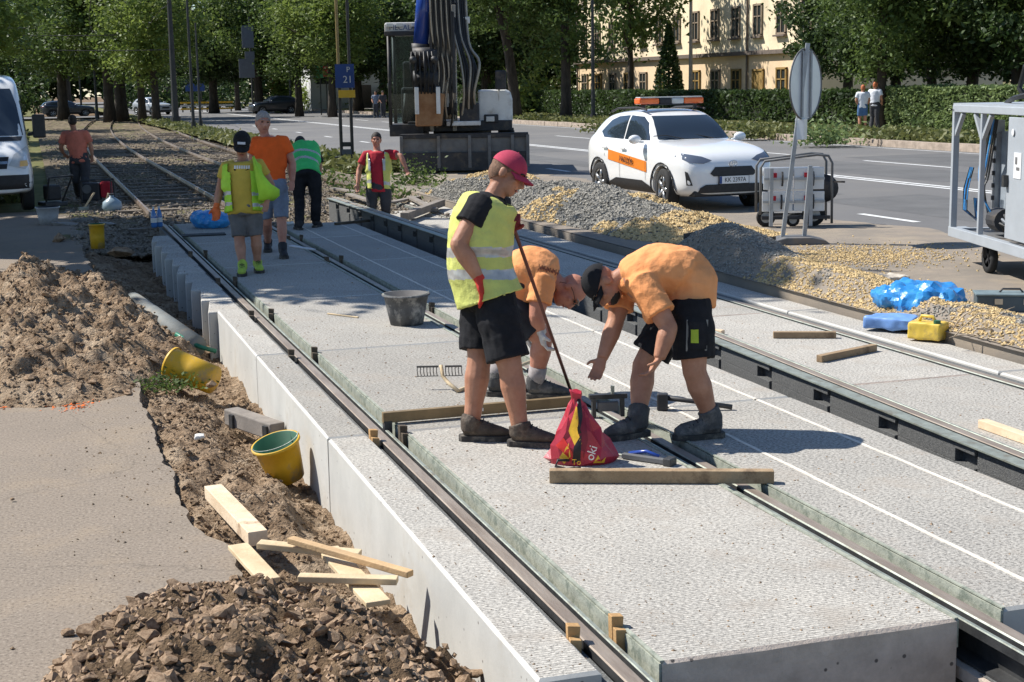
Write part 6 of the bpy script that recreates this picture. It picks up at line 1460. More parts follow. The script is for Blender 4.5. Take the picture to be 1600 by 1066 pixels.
for k in range(12):
    x = 686 + k * 2.6; etube('hose', [(x, 200 - (k % 4) * 6, -.05), (x + 5 * math.sin(k), 160, -.3), (x + 6 * math.cos(k * 2), 115, -.35), (x - 3, 60 + 5 * (k % 3), -.42), (x - 5, -20, -.45)], .026, HOSE if k % 3 else GALV_H, None, 6)
for x in (681, 714): ebox('boom_shadow_plate', x - 2, 30, x + 2, 150, -.4, -.1, EXD, None, .01)  # dark plates added as painted shadow along the boom sides
ebox('valve_block', 720, 165, 750, 198, .0, .3, EXD, None, .03); ebox('boom_top_bracket', 726, 36, 738, 46, .3, .5, EXW); ebox('step', 700, 192, 752, 199, -.05, .3, EXW)
# ================================================================ tools and materials on the site
def zsolve(px, py, X=None, Y=None):
    d = ray(px, py); s = (X / d.x) if X is not None else (Y / d.y); return Vector((0, 0, CAM_H)) + d * s
def plank(name, label, a, b, wd, h, m, cat='plank', group=None, bevel=.004, sag=0.0, up=(0, 0, 1), tilt=0.0):
    """a single board from a to b (centres of its underside)"""
    a, b = Vector(a), Vector(b); c = (a + b) / 2; d = b - a; L_ = d.length
    o = MB().box((0, 0, h / 2), (L_, wd, h)).build(name, m, None, bevel=bevel); o.location = c
    o.rotation_euler = (tilt, -math.asin(d.z / L_), math.atan2(d.y, d.x)); return tag(o, label, cat, group)
BRONZE = mat('bar_bronze', (.23, .16, .08), .55, .2, 5.0, .1, 40.0, metal=.3)
# track gauge bar across the first track
a, b_ = at(598, 664, 0.0), at(905, 637, 0.0); a.z = b_.z = .012
gt = thing('gauge_bar', 'long brown gauge bar with white labels laid across the left track', 'gauge bar', a, math.atan2((b_ - a).y, (b_ - a).x)); L_ = (b_ - a).length
MB().box((L_ / 2, 0, .034), (L_, .045, .066)).build('beam', BRONZE, gt, bevel=.004)
for u in (.48, .70): MB().box((L_ * u, -.0245, .036), (.045, .004, .02)).build('sticker', PRINT_W, gt)
MB().box((.03, 0, -.03), (.05, .05, .085)).build('end_stop', STEEL_D, gt); 
# black clamp at its right end
c = at(950, 652, 0.0); ct = thing('rail_clamp', 'black clamp device on the rail behind the red bag', 'clamp', c, -.2)
for x in (-.09, .09): MB().box((x, 0, .07), (.025, .05, .13)).build('jaw', STEEL_D, ct, bevel=.004)
MB().box((0, 0, .135), (.24, .05, .03)).build('bridge', STEEL_D, ct, bevel=.004); MB().box((0, 0, .07), (.13, .04, .06)).build('housing', EXG, ct, bevel=.006); MB().cyl((.03, 0, .15), (.03, 0, .2), .012, 10).build('screw', STEEL_G, ct)
# plank in front
a, b_ = at(859, 756, 0.0), at(1213, 757, 0.0)
plank('plank', 'brown wooden plank lying across the rail channel in front of the red bag', a + Vector((.01, .03, .002)), b_ + Vector((0, .03, .002)), .06, .068, WOOD_B)
# pry bar in the red capped man's hand
a, b_ = atD(793, 328, depth(at(790, 692)) - .02), at(893, 614, 0.0)
o = MB().tube([Vector((0, 0, 0)), b_ - a], .0115, 8).build('pry_bar', mat('rusty_bar', (.15, .06, .045), .55, .3, 8.0, metal=.4), None, True); o.location = a; tag(o, 'long thin rusty bar held upright by the red capped man', 'bar')
# rake
c = at(690, 607, 0.0); rk = thing('rake', 'metal rake head propped behind the red capped man', 'rake', c, -.313)
RK = mat('rake_steel', (.12, .11, .10), .6, .2, 8.0, metal=.4); s_ = FPX / depth(c)
hz = (607 - 572) / s_; 
for x0, x1 in ((652, 686), (696, 722)): MB().bar(((x0 - 690) / s_, 0, hz), ((x1 - 690) / s_, 0, hz), .012).build('head_bar', RK, rk); MB().bar(((x0 - 690) / s_, -.01, hz - .065), ((x1 - 690) / s_, -.01, hz - .065), .005).build('lower_wire', RK, rk)
for x in list(range(653, 687, 5)) + list(range(697, 723, 5)): MB().tube([((x - 690) / s_, 0, hz), ((x - 690) / s_, -.02, hz - .03), ((x - 689) / s_, -.01, hz - .065)], .0035, 5).build('tine', RK, rk)
MB().tube([(0, 0, hz + .01), (.01, -.02, hz * .6), (.05, -.06, .05), (.12, -.16, .015)], .013, 8).build('socket', WOOD, rk, True); MB().tube([(.12, -.16, .015), (.62, .85, .016)], .013, 8).build('handle', WOOD, rk, True)
# hammer
c = at(1040, 641, 0.0); hm_ = thing('sledgehammer', 'black sledgehammer lying behind the bending man boots', 'hammer', c, -.42)
MB().box((-.02, 0, .055), (.07, .07, .11)).build('head', EXD, hm_, bevel=.01); MB().tube([(0, 0, .08), (.2, 0, .055), (.42, .01, .02)], [.016, .015, .017], 8).build('handle', EXD, hm_, True)
# blue and black clamp tool on the shaded slab
c = at(1010, 722, 0.0); tt = thing('hand_tool', 'blue and black hand tool lying beside the red bag', 'tool', c, R_(-52))
MB().box((0, 0, .018), (.30, .035, .03)).build('body', EXG, tt, bevel=.005); MB().tube([(-.12, .02, .03), (-.02, .035, .05), (.07, .02, .035)], .011, 8).build('grip', EXB, tt, True); MB().box((.145, 0, .022), (.05, .075, .045)).build('jaw', STEEL_D, tt, bevel=.006); MB().tube([(-.15, 0, .02), (-.34, .01, .012)], .007, 6).build('rod', STEEL_G, tt)
# red carrier bag
BAG = mat('bag_red', (.40, .018, .035), .38, .2, 5.0, .12, 30.0, spec=.5); BAGY = mat('bag_yellow', (.75, .42, .03), .4, .2, 9.0); BAGK = mat('bag_black', (.02, .015, .015), .5)
c = at(913, 722, 0.0); bg_ = thing('carrier_bag', 'red carrier bag with yellow and black print standing on the slab', 'bag', c, -.313)
rb = random.Random(12); n = 15; rings = []; lv = (0.0, .045, .12, .21, .29, .355, .40, .43)
rx_ = (.20, .215, .18, .13, .085, .05, .03, .04); ry_ = (.10, .12, .105, .085, .06, .04, .025, .03)
for i, z in enumerate(lv):
    for k in range(n):
        q = 6.2832 * (k + .35 * (i % 2)) / n; j = 1 + rb.uniform(-.17, .15) * (.5 if i in (0, 7) else 1); rings.append((-.01 - .04 * z / .43 + rx_[i] * math.cos(q) * j, ry_[i] * math.sin(q) * j, z + (rb.uniform(-.018, .018) if 0 < i < 7 else (rb.uniform(-.01, .03) if i else 0))))
b = MB(); fs = [(0 + k for k in range(n))]
tri = [tuple(range(n - 1, -1, -1))]
for i in range(len(lv) - 1):
    for k in range(n):
        a0, a1, b0, b1 = i * n + k, i * n + (k + 1) % n, (i + 1) * n + k, (i + 1) * n + (k + 1) % n
        tri += [(a0, a1, b1), (a0, b1, b0)] if (i + k) % 2 else [(a0, a1, b0), (a1, b1, b0)]
b.add(rings, tri + [tuple((len(lv) - 1) * n + k for k in range(n))]); o = b.build('sack', BAG, bg_); bg_.scale = (.88, .88, .9)
bpy.context.view_layer.update(); bb_ = BVHTree.FromPolygons([v.co.copy() for v in o.data.vertices], [tuple(p.vertices) for p in o.data.polygons])
def bagpatch(name, poly, m, off=.004):
    bb = bmesh.new(); f = bb.faces.new([bb.verts.new((u, v, 0)) for u, v in poly])
    for ax in (0, 1):
        for k in np.arange(-.25, .46, .03):
            no = Vector((1, 0, 0)) if ax == 0 else Vector((0, 1, 0)); bmesh.ops.bisect_plane(bb, geom=list(bb.verts) + list(bb.edges) + list(bb.faces), plane_co=no * k, plane_no=no)
    for v in bb.verts:
        h = bb_.ray_cast(Vector((v.co.x, -2, v.co.y)), Vector((0, 1, 0))); p = h[0] if h[0] is not None else bb_.find_nearest(Vector((v.co.x, -.1, v.co.y)))[0]; v.co = p + Vector((0, -off, 0))
    me = bpy.data.meshes.new(name); bb.to_mesh(me); bb.free(); link(name, me, m, bg_, True)
bagpatch('yellow_print', [(-.10, .21), (-.05, .36), (-.03, .33), (-.045, .22), (-.02, .14), (-.06, .12)], BAGY); bagpatch('yellow_print', [(-.16, .05), (-.10, .14), (-.09, .06), (-.13, .01)], BAGY); bagpatch('painted_fold_shade', [(-.03, .34), (.0, .36), (.02, .16), (-.01, .05), (-.03, .2)], mat('bag_shadow_red', (.24, .012, .025), .4), .003); bagpatch('black_print', [(-.07, .12), (-.02, .20), (-.03, .03), (-.08, .02)], BAGK, .006)  # the darker red strip paints the shade of a fold onto the bag
bagpatch('yellow_print', [(.05, .02), (.08, .07), (.10, .03), (.13, .05), (.12, .015)], BAGY); bagpatch('black_print', [(-.045, .36), (-.02, .40), (-.01, .3), (-.03, .22)], BAGK, .006); bagpatch('bright_panel', [(-.18, .12), (-.13, .17), (-.08, .09), (-.05, .02), (-.10, .05)], mat('bag_bright', (.62, .03, .02), .38))
text('oki', .075, PRINT_W, bg_, (.04, -.14, .09), (math.pi / 2, R_(-72), 0), ext=.001); text('To', .05, BAGY, bg_, (-.055, -.145, .035), (math.pi / 2, 0, 0), ext=.001)
MB().tube([(-.1, -.11, .04), (-.17, -.14, .05), (-.185, -.15, .015), (-.12, -.2, .008), (-.03, -.19, .01)], .009, 6).build('handle', BAGK, bg_, True); MB().tube([(-.03, -.02, .40), (-.045, -.04, .30), (-.03, -.09, .2)], .012, 6).build('handle', BAGK, bg_, True)
# buckets
def bucket(label, loc, r1, r0, h, m_out, m_in, tilt=(0, 0, 0), name='bucket', rim=.012, bail=True, wall=.006):
    t = thing(name, label, 'bucket', loc); t.rotation_euler = tilt
    b = MB(); b.lathe([(0, 0), (r0, 0), (r0 + (r1 - r0) * .5, h * .5), (r1, h), (r1 + rim, h), (r1 + rim, h - rim * 1.2)], (0, 0, 0), 30); b.build('wall', m_out, t, True)
    b = MB(); b.lathe([(r1 + .0005, h + .001), (r1 - wall, h), (r0 - wall, .012), (0, .012)], (0, 0, 0), 30); b.build('inside', m_in, t, True)
    if bail: MB().tube([(r1 * math.cos(a) * 1.03, r1 * math.sin(a) * .35 - r1 * .75 * math.sin(a), h + .01 - .03 * math.sin(a)) for a in [math.pi * i / 12 for i in range(13)]], .004, 6).build('bail', STEEL_G, t)
    return t
BK_G = mat('bucket_grey', (.085, .085, .085), .75, .3, 9.0, .2, 40.0, dirt=(.35, .33, .30), dsc=7.0, dlo=.5, dhi=.66); BK_Y = mat('bucket_yellow', (.62, .36, .02), .5, .15, 6.0, dirt=(.28, .22, .14), dsc=6.0, dlo=.52, dhi=.68); BK_GR = mat('bucket_green', (.02, .10, .05), .5, .2, 6.0); BK_W = mat('bucket_white', (.42, .42, .42), .6, .15, 6.0, dirt=(.2, .18, .16), dsc=6.0)
c = at(640, 509, 0.0); bucket('grey mortar bucket standing on the slab at the shade edge', c + Vector((0, .1, .002)), .20, .145, .27, BK_G, mat('mortar', (.16, .15, .14), .9))
c = at(460, 758, -.43); c.z = -.40; bucket('yellow bucket with green inside standing against the slab wall', c + Vector((-.03, .08, .0)), .148, .112, .265, BK_Y, BK_GR, (R_(8), R_(-16), 0))
c = at(334, 600, -.25); tb = bucket('yellow bucket tipped over on the soil, its dark mouth up left', c + Vector((.0, .0, .03)), .125, .115, .40, BK_Y, BK_GR, (R_(12), R_(-72), R_(-50)), bail=False)
c = at(153, 388, -.2); bucket('small yellow canister bucket in the shade near the stepped blocks', c, .11, .10, .36, BK_Y, BK_GR)
c = at(76, 350, -.2); bucket('small white bucket near the van wheel', c, .20, .15, .30, BK_W, EXD)
# engine units, jug and hand tools on the left bank
c = at(155, 316, -.15); t = thing('generator', 'black generator with red tank on the left bank', 'generator', c, -.2)
MB().box((-.12, 0, .22), (.34, .34, .36)).build('engine', EXD, t, bevel=.03); MB().box((.16, 0, .26), (.2, .34, .34)).build('fuel_tank', CL_RED, t, bevel=.05); MB().tube([(-.3, -.2, .02), (-.3, -.2, .45), (.28, -.2, .45), (.28, -.2, .02)], .02, 6).build('frame', STEEL_D, t); MB().tube([(-.3, .2, .02), (-.3, .2, .45), (.28, .2, .45), (.28, .2, .02)], .02, 6).build('frame', STEEL_D, t); MB().cyl((-.2, -.19, .28), (-.2, -.15, .28), .09, 14).build('recoil_cover', EXG, t)
c = at(83, 323, -.15); t = thing('plate_compactor', 'dark compactor engine beside the white bucket', 'compactor', c, .3)
MB().box((0, 0, .06), (.45, .5, .08)).build('base_plate', STEEL_D, t, bevel=.02); MB().box((0, 0, .28), (.28, .3, .3)).build('engine', EXD, t, bevel=.04); MB().tube([(.16, -.1, .1), (.25, -.5, .6), (.25, -.55, .62)], .02, 6).build('handle', STEEL_D, t); MB().tube([(-.16, -.1, .1), (-.2, -.5, .6), (.25, -.55, .62)], .02, 6).build('handle', STEEL_D, t)
c = at(176, 332, -.2); t = thing('water_jug', 'round pale blue jug beside the generator', 'jug', c); JUG = mat('jug_blue', (.25, .33, .38), .35, .1, 5.0)
MB().lathe([(0, 0), (.15, .01), (.19, .10), (.17, .2), (.08, .27), (.045, .29), (.045, .33), (0, .335)], (0, 0, 0), 20).build('tank', JUG, t, True); MB().cyl((0, 0, .33), (0, 0, .36), .05, 12).build('cap', EXD, t)
c = at(140, 328, -.2); t = thing('club_hammer', 'hammer with pale handle leaning on the bank', 'hammer', c, .4); MB().tube([(-.1, 0, .05), (.12, 0, .33)], .02, 7).build('handle', WOOD, t); MB().box((-.13, 0, .03), (.2, .08, .07)).build('head', STEEL_G, t, bevel=.01)
c = at(163, 326, -.2); t = thing('club_hammer', 'second hammer upright against the jug', 'hammer', c, -.3); MB().tube([(0, 0, .02), (.1, 0, .3)], .018, 7).build('handle', WOOD, t); MB().box((.0, 0, .03), (.12, .08, .07)).build('head', STEEL_G, t, bevel=.01)
# lumps of concrete on the bank
CLUMP = mat('broken_concrete', (.28, .265, .245), .92, .25, 6.0, .5, 30.0)
for (px, py, sx, sy, sz, lab) in ((122, 372, .16, .14, .17, 'tall pale lump of broken concrete left of the yellow canister'), (98, 352, .26, .14, .07, 'flat concrete slab piece near the white bucket'), (130, 345, .24, .16, .06, 'flat concrete slab piece behind the yellow canister'), (185, 398, .22, .18, .12, 'dark lump of asphalt beside the yellow canister'), (165, 352, .3, .12, .06, 'long flat concrete piece by the jug'), (92, 378, .13, .12, .13, 'dark lump at the pavement edge'), (330, 604, .05, .04, .05, 'small dark stone beside the tipped yellow bucket')):
    me = random.choice(ROCKS).copy(); o = link('concrete_lump', me, STONE_B if 'dark' in lab else CLUMP); o.location = at(px, py, -.2) + Vector((0, 0, sz * .3)); o.scale = (sx, sy, sz); o.rotation_euler.z = random.uniform(0, 6); tag(o, lab, 'rubble', 'lumps on the left bank')
# water bottles on the edge block
PET = mat('bottle_blue', (.05, .17, .42), .12, .1, 6.0, coat=.6)
for i, (px, py) in enumerate(((241, 356), (250, 355))):
    c = at(px, py, 0.0); t = thing('water_bottle', 'blue water bottle on the far end of the edge blocks, %s one' % ('left' if i == 0 else 'right'), 'bottle', c, group='water bottles')
    MB().lathe([(0, 0), (.042, .005), (.045, .03), (.042, .1), (.045, .15), (.042, .2), (.02, .27), (.014, .285), (.014, .30)], (0, 0, 0), 14).build('bottle', PET, t, True); MB().cyl((0, 0, .295), (0, 0, .32), .018, 10).build('cap', KW, t); MB().lathe([(.0462, .08), (.0462, .15)], (0, 0, 0), 14).build('paper_label', PRINT_W, t, True)
# blue sacks
TARP = mat('sack_blue', (.02, .17, .48), .3, .2, 5.0, .3, 26.0, coat=.2, col2=(.05, .30, .62))
def sack(name, label, loc, rad, m, seed, amp=.03, rz=0.0):
    o = link(name, remesh(MB().ball((0, 0, rad[2] * .8), rad, 24), .032, 1), m, None, True); wrinkle(o.data, amp, 5.0, seed); wrinkle(o.data, amp * .7, 14.0, seed + 2); auto_smooth(o.data, 24)
    for v in o.data.vertices: v.co.z = max(v.co.z, 0.0) if v.co.z < .03 else v.co.z
    o.location = loc; o.rotation_euler.z = rz; return tag(o, label, 'sack')
sack('blue_sack', 'blue plastic sack on the shaded slab beside the mustard shirt', at(330, 356, 0.0), (.33, .22, .15), TARP, 3.0, .04, -.3)
c = at(1418, 500, -.1); sack('blue_sack', 'large shiny blue plastic sack beside the right edge strip', Vector((c.x + .18, c.y + .1, -.10)), (.46, .30, .19), TARP, 8.0, .05, -1.0)
o = link('blue_foil', remesh(MB().box((0, 0, .05), (.42, .3, .10)), .016, 6), mat('foil_light_blue', (.16, .30, .60), .45, .15, 5.0), None, True); wrinkle(o.data, .02, 5.0, 5.0); q = at(1385, 505, -.08); o.location = (q.x + .06, q.y, -.12); o.rotation_euler.z = -.9; tag(o, 'folded pale blue foil before the large blue sack', 'foil')
c = at(1437, 528, -.12); t = thing('yellow_canister', 'yellow canister lying before the large blue sack', 'canister', (c.x + .08, c.y, -.14), -1.0)
b = MB().box((0, 0, .08), (.30, .2, .15)); o = link('tank', remesh(b, .014, 8), mat('canister_yellow', (.68, .47, .07), .45, .12, 6.0, dirt=(.3, .22, .1), dsc=8.0), t, True); wrinkle(o.data, .008, 9.0, 1.0); MB().tube([(-.08, 0, .15), (-.06, 0, .2), (.04, 0, .2), (.07, 0, .15)], .014, 8).build('handle', mat('canister_yellow', (.7, .5, .08)), t, True); MB().cyl((.1, -.05, .15), (.1, -.05, .18), .03, 12).build('cap', BK_GR, t)
# black sheet on the slab
a = at(318, 368, 0.0); o = MB().box((0, 0, .012), (.62, .28, .016)).build('rubber_mat', RUBBER_D, None); o.location = a; o.rotation_euler.z = -.05; tag(o, 'flat black rubber sheet on the slab below the blue sack', 'rubber sheet')
# thin stick and white slips on the slabs
plank('stick', 'thin pale stick on the slab at the shade edge', at(512, 491, .002), at(560, 497, .002), .02, .012, WOOD, 'stick')
plank('board', 'white thin board beside the second rail in the shade', at(455, 385, .002), at(490, 391, .002), .07, .015, KW, 'board')
plank('batten', 'dark batten lying on the shaded slab near the panel row end', at(524, 352, .002), at(585, 346, .002), .06, .04, WEDGE_D, 'batten')
o = link('paper', remesh(MB().box((0, 0, .03), (.13, .12, .03)), .01, 3), PRINT_W, None, True); wrinkle(o.data, .02, 16.0, 1.0); o.location = at(452, 352, 0.0); tag(o, 'crumpled white paper on the slab behind the orange shirt', 'paper')
o = link('paper', remesh(MB().box((0, 0, .03), (.06, .055, .03)), .006, 3), PRINT_W, None, True); wrinkle(o.data, .012, 22.0, 4.0); q = at(312, 688, -.25); o.location = (q.x, q.y, soil_h(q.x, q.y)); tag(o, 'crumpled white paper on the trench soil', 'paper')
# pipe in the trench
PIPE = mat('pipe_grey', (.16, .17, .16), .7, .2, 4.0, .15, 40.0, dirt=(.25, .21, .16), dsc=5.0)
a, b_ = at(208, 478, -.16), at(305, 540, -.30)
for q in (a, b_): q.z = max(heapL(q.x, q.y), soil_h(q.x, q.y)) + .05
o = MB().tube([Vector((0, 0, 0)), b_ - a], .11, 18).build('pipe', PIPE, None, True); o.location = a; tag(o, 'grey pipe half buried between soil heap and stepped blocks', 'pipe')
HOSEG = mat('hose_green', (.02, .16, .10), .4, .2, 5.0)
pts = [at(275, 522, -.2), at(292, 533, -.26), at(315, 543, -.32), at(338, 549, -.36)]; o = MB().tube([p - pts[0] for p in pts], .022, 8).build('hose', HOSEG, None, True); o.location = pts[0]; tag(o, 'green hose end beside the buried pipe', 'hose')
# squared timber on the pavement edge
def beam(name, label, a, b_, wd, h, m, cat='timber', **k): return plank(name, label, a, b_, wd, h, m, cat, **k)
a, b_ = at(334, 780, -.205), at(404, 855, -.205); TIMB = mat('timber_pale', (.60, .44, .28), .75, .12, 6.0, .2, 60.0, col2=(.74, .58, .40), dirt=(.30, .18, .10), dsc=5.0, dlo=.58, dhi=.7)
beam('timber', 'squared pale timber lying on the pavement edge', a + Vector((0, 0, .008)), b_ + Vector((0, 0, .008)), .10, .075, TIMB)
# broken formwork: five boards
zb = -.18; FW_G = 'pale formwork boards'
plank('board', 'short wide board at the left of the pale formwork boards', at(372, 866, zb) + Vector((0, 0, .03)), at(422, 912, zb) + Vector((0, 0, .0)), .10, .024, WOOD, 'board', FW_G)
plank('board', 'long board at the back of the pale formwork boards', at(405, 872, zb) + Vector((0, 0, .055)), at(563, 877, zb) + Vector((0, 0, .02)), .07, .03, WOOD, 'board', FW_G)
plank('board', 'diagonal narrow board crossing the pale formwork boards', at(455, 876, zb) + Vector((0, 0, .09)), at(642, 922, zb) + Vector((0, 0, .06)), .045, .03, WOOD_O if False else mat('timber_warm', (.50, .33, .17), .75, .15, 5.0, .2, 60.0), 'board', FW_G)
plank('board', 'wide board under the diagonal one of the pale formwork', at(512, 868, zb) + Vector((0, 0, .02)), at(592, 958, zb) + Vector((0, 0, .03)), .11, .024, WOOD, 'board', FW_G)
plank('board', 'front board of the pale formwork beside the rubble heap', at(468, 931, zb) + Vector((0, 0, .07)), at(622, 932, zb) + Vector((0, 0, .06)), .06, .03, WOOD, 'board', FW_G)
# old form piece by the wall
a, b_ = at(362, 662, -.36), at(435, 696, -.40); t = thing('formwork_block', 'old grey timber block with two pegs against the slab wall', 'timber', a, math.atan2((b_ - a).y, (b_ - a).x)); L_ = (b_ - a).length; OLDW = mat('timber_old', (.22, .19, .16), .85, .2, 6.0, .2, 40.0)
MB().box((L_ / 2, 0, .06), (L_, .12, .12)).build('block', OLDW, t, bevel=.01)
for u in (.2, .92): MB().box((L_ * u, -.065, .05), (.05, .03, .1)).build('peg', STEEL_D, t)
# wooden pieces on the right track slab
zr_ = -.148
plank('wood_offcut', 'splintered brown wood piece on the right slab, behind its neighbour', at(1208, 528, zr_), at(1306, 528, zr_), .06, .055, WOOD_B, 'wood piece', 'wood pieces on the right slab')
plank('wood_offcut', 'brown wood piece lying obliquely near the rightmost rail', at(1280, 566, zr_), at(1366, 548, zr_), .06, .055, WOOD_B, 'wood piece', 'wood pieces on the right slab')
plank('wood_offcut', 'pale squared timber at the right picture edge', at(1535, 668, zr_), at(1625, 700, zr_), .07, .055, TIMB, 'wood piece', 'wood pieces on the right slab')
plank('wood_offcut', 'short wood stub behind the black shorts', at(1106, 520, zr_), at(1130, 523, zr_), .05, .04, TIMB, 'wood piece', 'wood pieces on the right slab')
# long boards and beams beyond the panel row
plank('beam', 'long grey beam lying behind the panel row', at(632, 344, -.1), at(690, 322, -.1), .14, .12, OLDW, 'beam')
plank('beam', 'grey board among the weeds near the excavator wheel', at(640, 310, -.1), at(680, 330, -.1), .12, .05, OLDW, 'beam')
for i, (px0, py0, px1, py1) in enumerate(((545, 305, 580, 316), (612, 318, 660, 308), (520, 296, 560, 302), (655, 300, 692, 312))):
    plank('old_board', 'weathered board in the debris behind the panel row, %s from left' % ['second', 'third', 'first', 'fourth'][i], at(px0, py0, -.12), at(px1, py1, -.12), .15, .04, OLDW, 'board', 'weathered boards in the debris')
# dark steel trays next to the gravel
for i, (a_, b2, z_) in enumerate((((1080, 398), (1150, 384), -.04), ((1100, 408), (1202, 397), -.03))):
    a, b_ = at(a_[0], a_[1], z_), at(b2[0], b2[1], z_); t = thing('steel_channel', 'dark steel channel on the gravel behind the bending man, %s one' % ('rear' if i == 0 else 'front'), 'steel channel', a, math.atan2((b_ - a).y, (b_ - a).x), 'steel channels'); L_ = (b_ - a).length
    t.location.z = .12 if i else .14
    MB().box((L_ / 2, 0, .01), (L_, .22, .012)).build('web', EXG, t); MB().box((L_ / 2, -.105, .04), (L_, .012, .07)).build('flange', STEEL_D, t); MB().box((L_ / 2, .105, .04), (L_, .012, .07)).build('flange', STEEL_D, t)
# torn cement bags
PAPER = mat('paper_bag', (.50, .44, .36), .85, .15, 9.0)
for i, (px, py, s2, rz2) in enumerate(((1395, 440, .16, .3), (1415, 452, .13, -.4))):
    o = link('torn_bag', remesh(MB().box((0, 0, .04), (s2 * 2, s2 * 1.3, .05)), .012, 4), PAPER, None, True); wrinkle(o.data, .03, 9.0, i * 3.); o.location = at(px, py, -.045); o.rotation_euler.z = rz2; tag(o, 'torn paper bag on the dusty road, %s one' % ('rear' if i == 0 else 'front'), 'paper bag', 'torn paper bags')
# toolbox
c = at(1560, 488, -.05); t = thing('toolbox', 'dark blue grey toolbox at the right edge', 'toolbox', c + Vector((.05, .1, 0)), -.5); TBX = mat('toolbox', (.06, .09, .11), .45, .15, 5.0)
MB().box((.12, 0, .075), (.62, .26, .15)).build('case', TBX, t, bevel=.012); MB().box((.12, 0, .158), (.64, .28, .02)).build('lid', mat('toolbox_lid', (.16, .21, .22), .45), t, bevel=.006); MB().box((0, -.135, .10), (.07, .015, .05)).build('latch', RIM, t); MB().box((.25, -.135, .10), (.07, .015, .05)).build('latch', RIM, t); MB().tube([(.02, 0, .165), (.05, 0, .2), (.2, 0, .2), (.23, 0, .165)], .01, 6).build('handle', STEEL_D, t)
# tangle of roots
ROOT = mat('root', (.40, .32, .23), .9, .2, 8.0); t = thing('root_tangle', 'tangle of pale roots at the right edge below the toolbox', 'roots', (7.45, 9.7, -.05))
for k in range(34):
    p = Vector((random.gauss(0, .14), random.uniform(-.9, .9), .02)); pts = [p]; d = Vector((random.gauss(0, 1), random.gauss(0, 1), random.uniform(0, .5))).normalized()
    for j in range(5): d = (d + Vector((random.gauss(0, .5), random.gauss(0, .5), random.gauss(0, .35)))).normalized(); q = pts[-1] + d * .085; q.z = max(.015, min(.22, q.z)); pts.append(q)
    MB().tube(pts, [.007, .006, .006, .005, .004, .002], 5).build('root', ROOT, t, True)
# white drain stub at the foot of the wall and orange marks
o = MB().lathe([(0, 0), (.045, 0), (.045, .11), (.04, .115), (.036, .1), (0, .1)], (0, 0, 0), 18).build('pipe_stub', KW, None, True); o.location = (1.50, 4.80, -.30); tag(o, 'white pipe stub at the slab wall in the foreground', 'pipe')
ORM = mat('marking_orange', (.70, .16, .03), .9, .2, 20.0)
for (px, py, r) in ((112, 631, .09), (8, 630, .07)):
    P = [(random.gauss(0, r), random.gauss(0, r * 1.5), .003) for _ in range(170)]; o = tag(link('paint_mark', stones_mesh('pm', P, [random.uniform(.004, .014) for _ in P], .12, px), ORM), kind='structure'); o.location = at(px, py, -.199)
# ---------------------------------------------------------------- round sign seen from behind, on a portable foot
SG = mat('sign_alu', (.62, .64, .66), .4, .06, 3.0, metal=.3); GALV = mat('galvanised', (.34, .36, .38), .45, .15, 6.0, metal=.5)
c = at(1232, 381, -.05); K2 = FPX / depth(c); st = thing('portable_sign', 'round road sign seen from behind on a portable foot', 'sign', c, -.313)
def S_(px, py, d=0.0): return Vector(((px - 1232) / K2, d, (381 - py) / K2))
for p0, p1, nm in (((1222, 376), (1257, 74), 'post'), ((1256, 376), (1264, 260), 'rear_post')): MB().bar(S_(*p0), S_(*p1), .05, .05, (0, 1, 0)).build(nm, GALV, st)
dc = S_(1256, 136, .05); nrm = Vector((math.cos(R_(37)), -math.sin(R_(37)), 0.0)).normalized(); Mr = nrm.to_track_quat('Z', 'Y').to_matrix()
MB().lathe([(0, .0), (.445, .0), (.455, .006), (.455, -.012), (0, -.012)], dc, 40, Mr).build('disc', SG, st); b = MB()
b.tube([dc + Mr @ Vector((.455 * math.cos(a), .455 * math.sin(a), 0)) for a in [6.2832 * i / 36 for i in range(37)]], .012, 6); b.build('disc_rim', EXG, st)
for y in (-.12, .12): MB().bar(dc + Mr @ Vector((y, -.42, .02)), dc + Mr @ Vector((y, .42, .02)), .035, .02).build('back_rail', GALV, st)
a, e = S_(1237, 220, .03), S_(1262, 188, .03); MB().box((a + e) / 2, (.12, .16, e.z - a.z), -.45).build('small_plate', SG, st, bevel=.005)
def footblock(label_, px, py, wd): 
    q = S_(px, py, 0); b = MB(); b.prism([(q.x - wd / 2, 0), (q.x + wd / 2, 0), (q.x + wd / 2 - .08, .06), (q.x + wd * .2, .10), (q.x - wd * .2, .10), (q.x - wd / 2 + .05, .05)], 'y', -.22, .2); return b.build(label_, EXG, st, bevel=.015)
footblock('foot', 1244, 381, .84)
b = footblock('rear_foot', 1172, 381, .5); b.location = (.0, 1.2, 0)
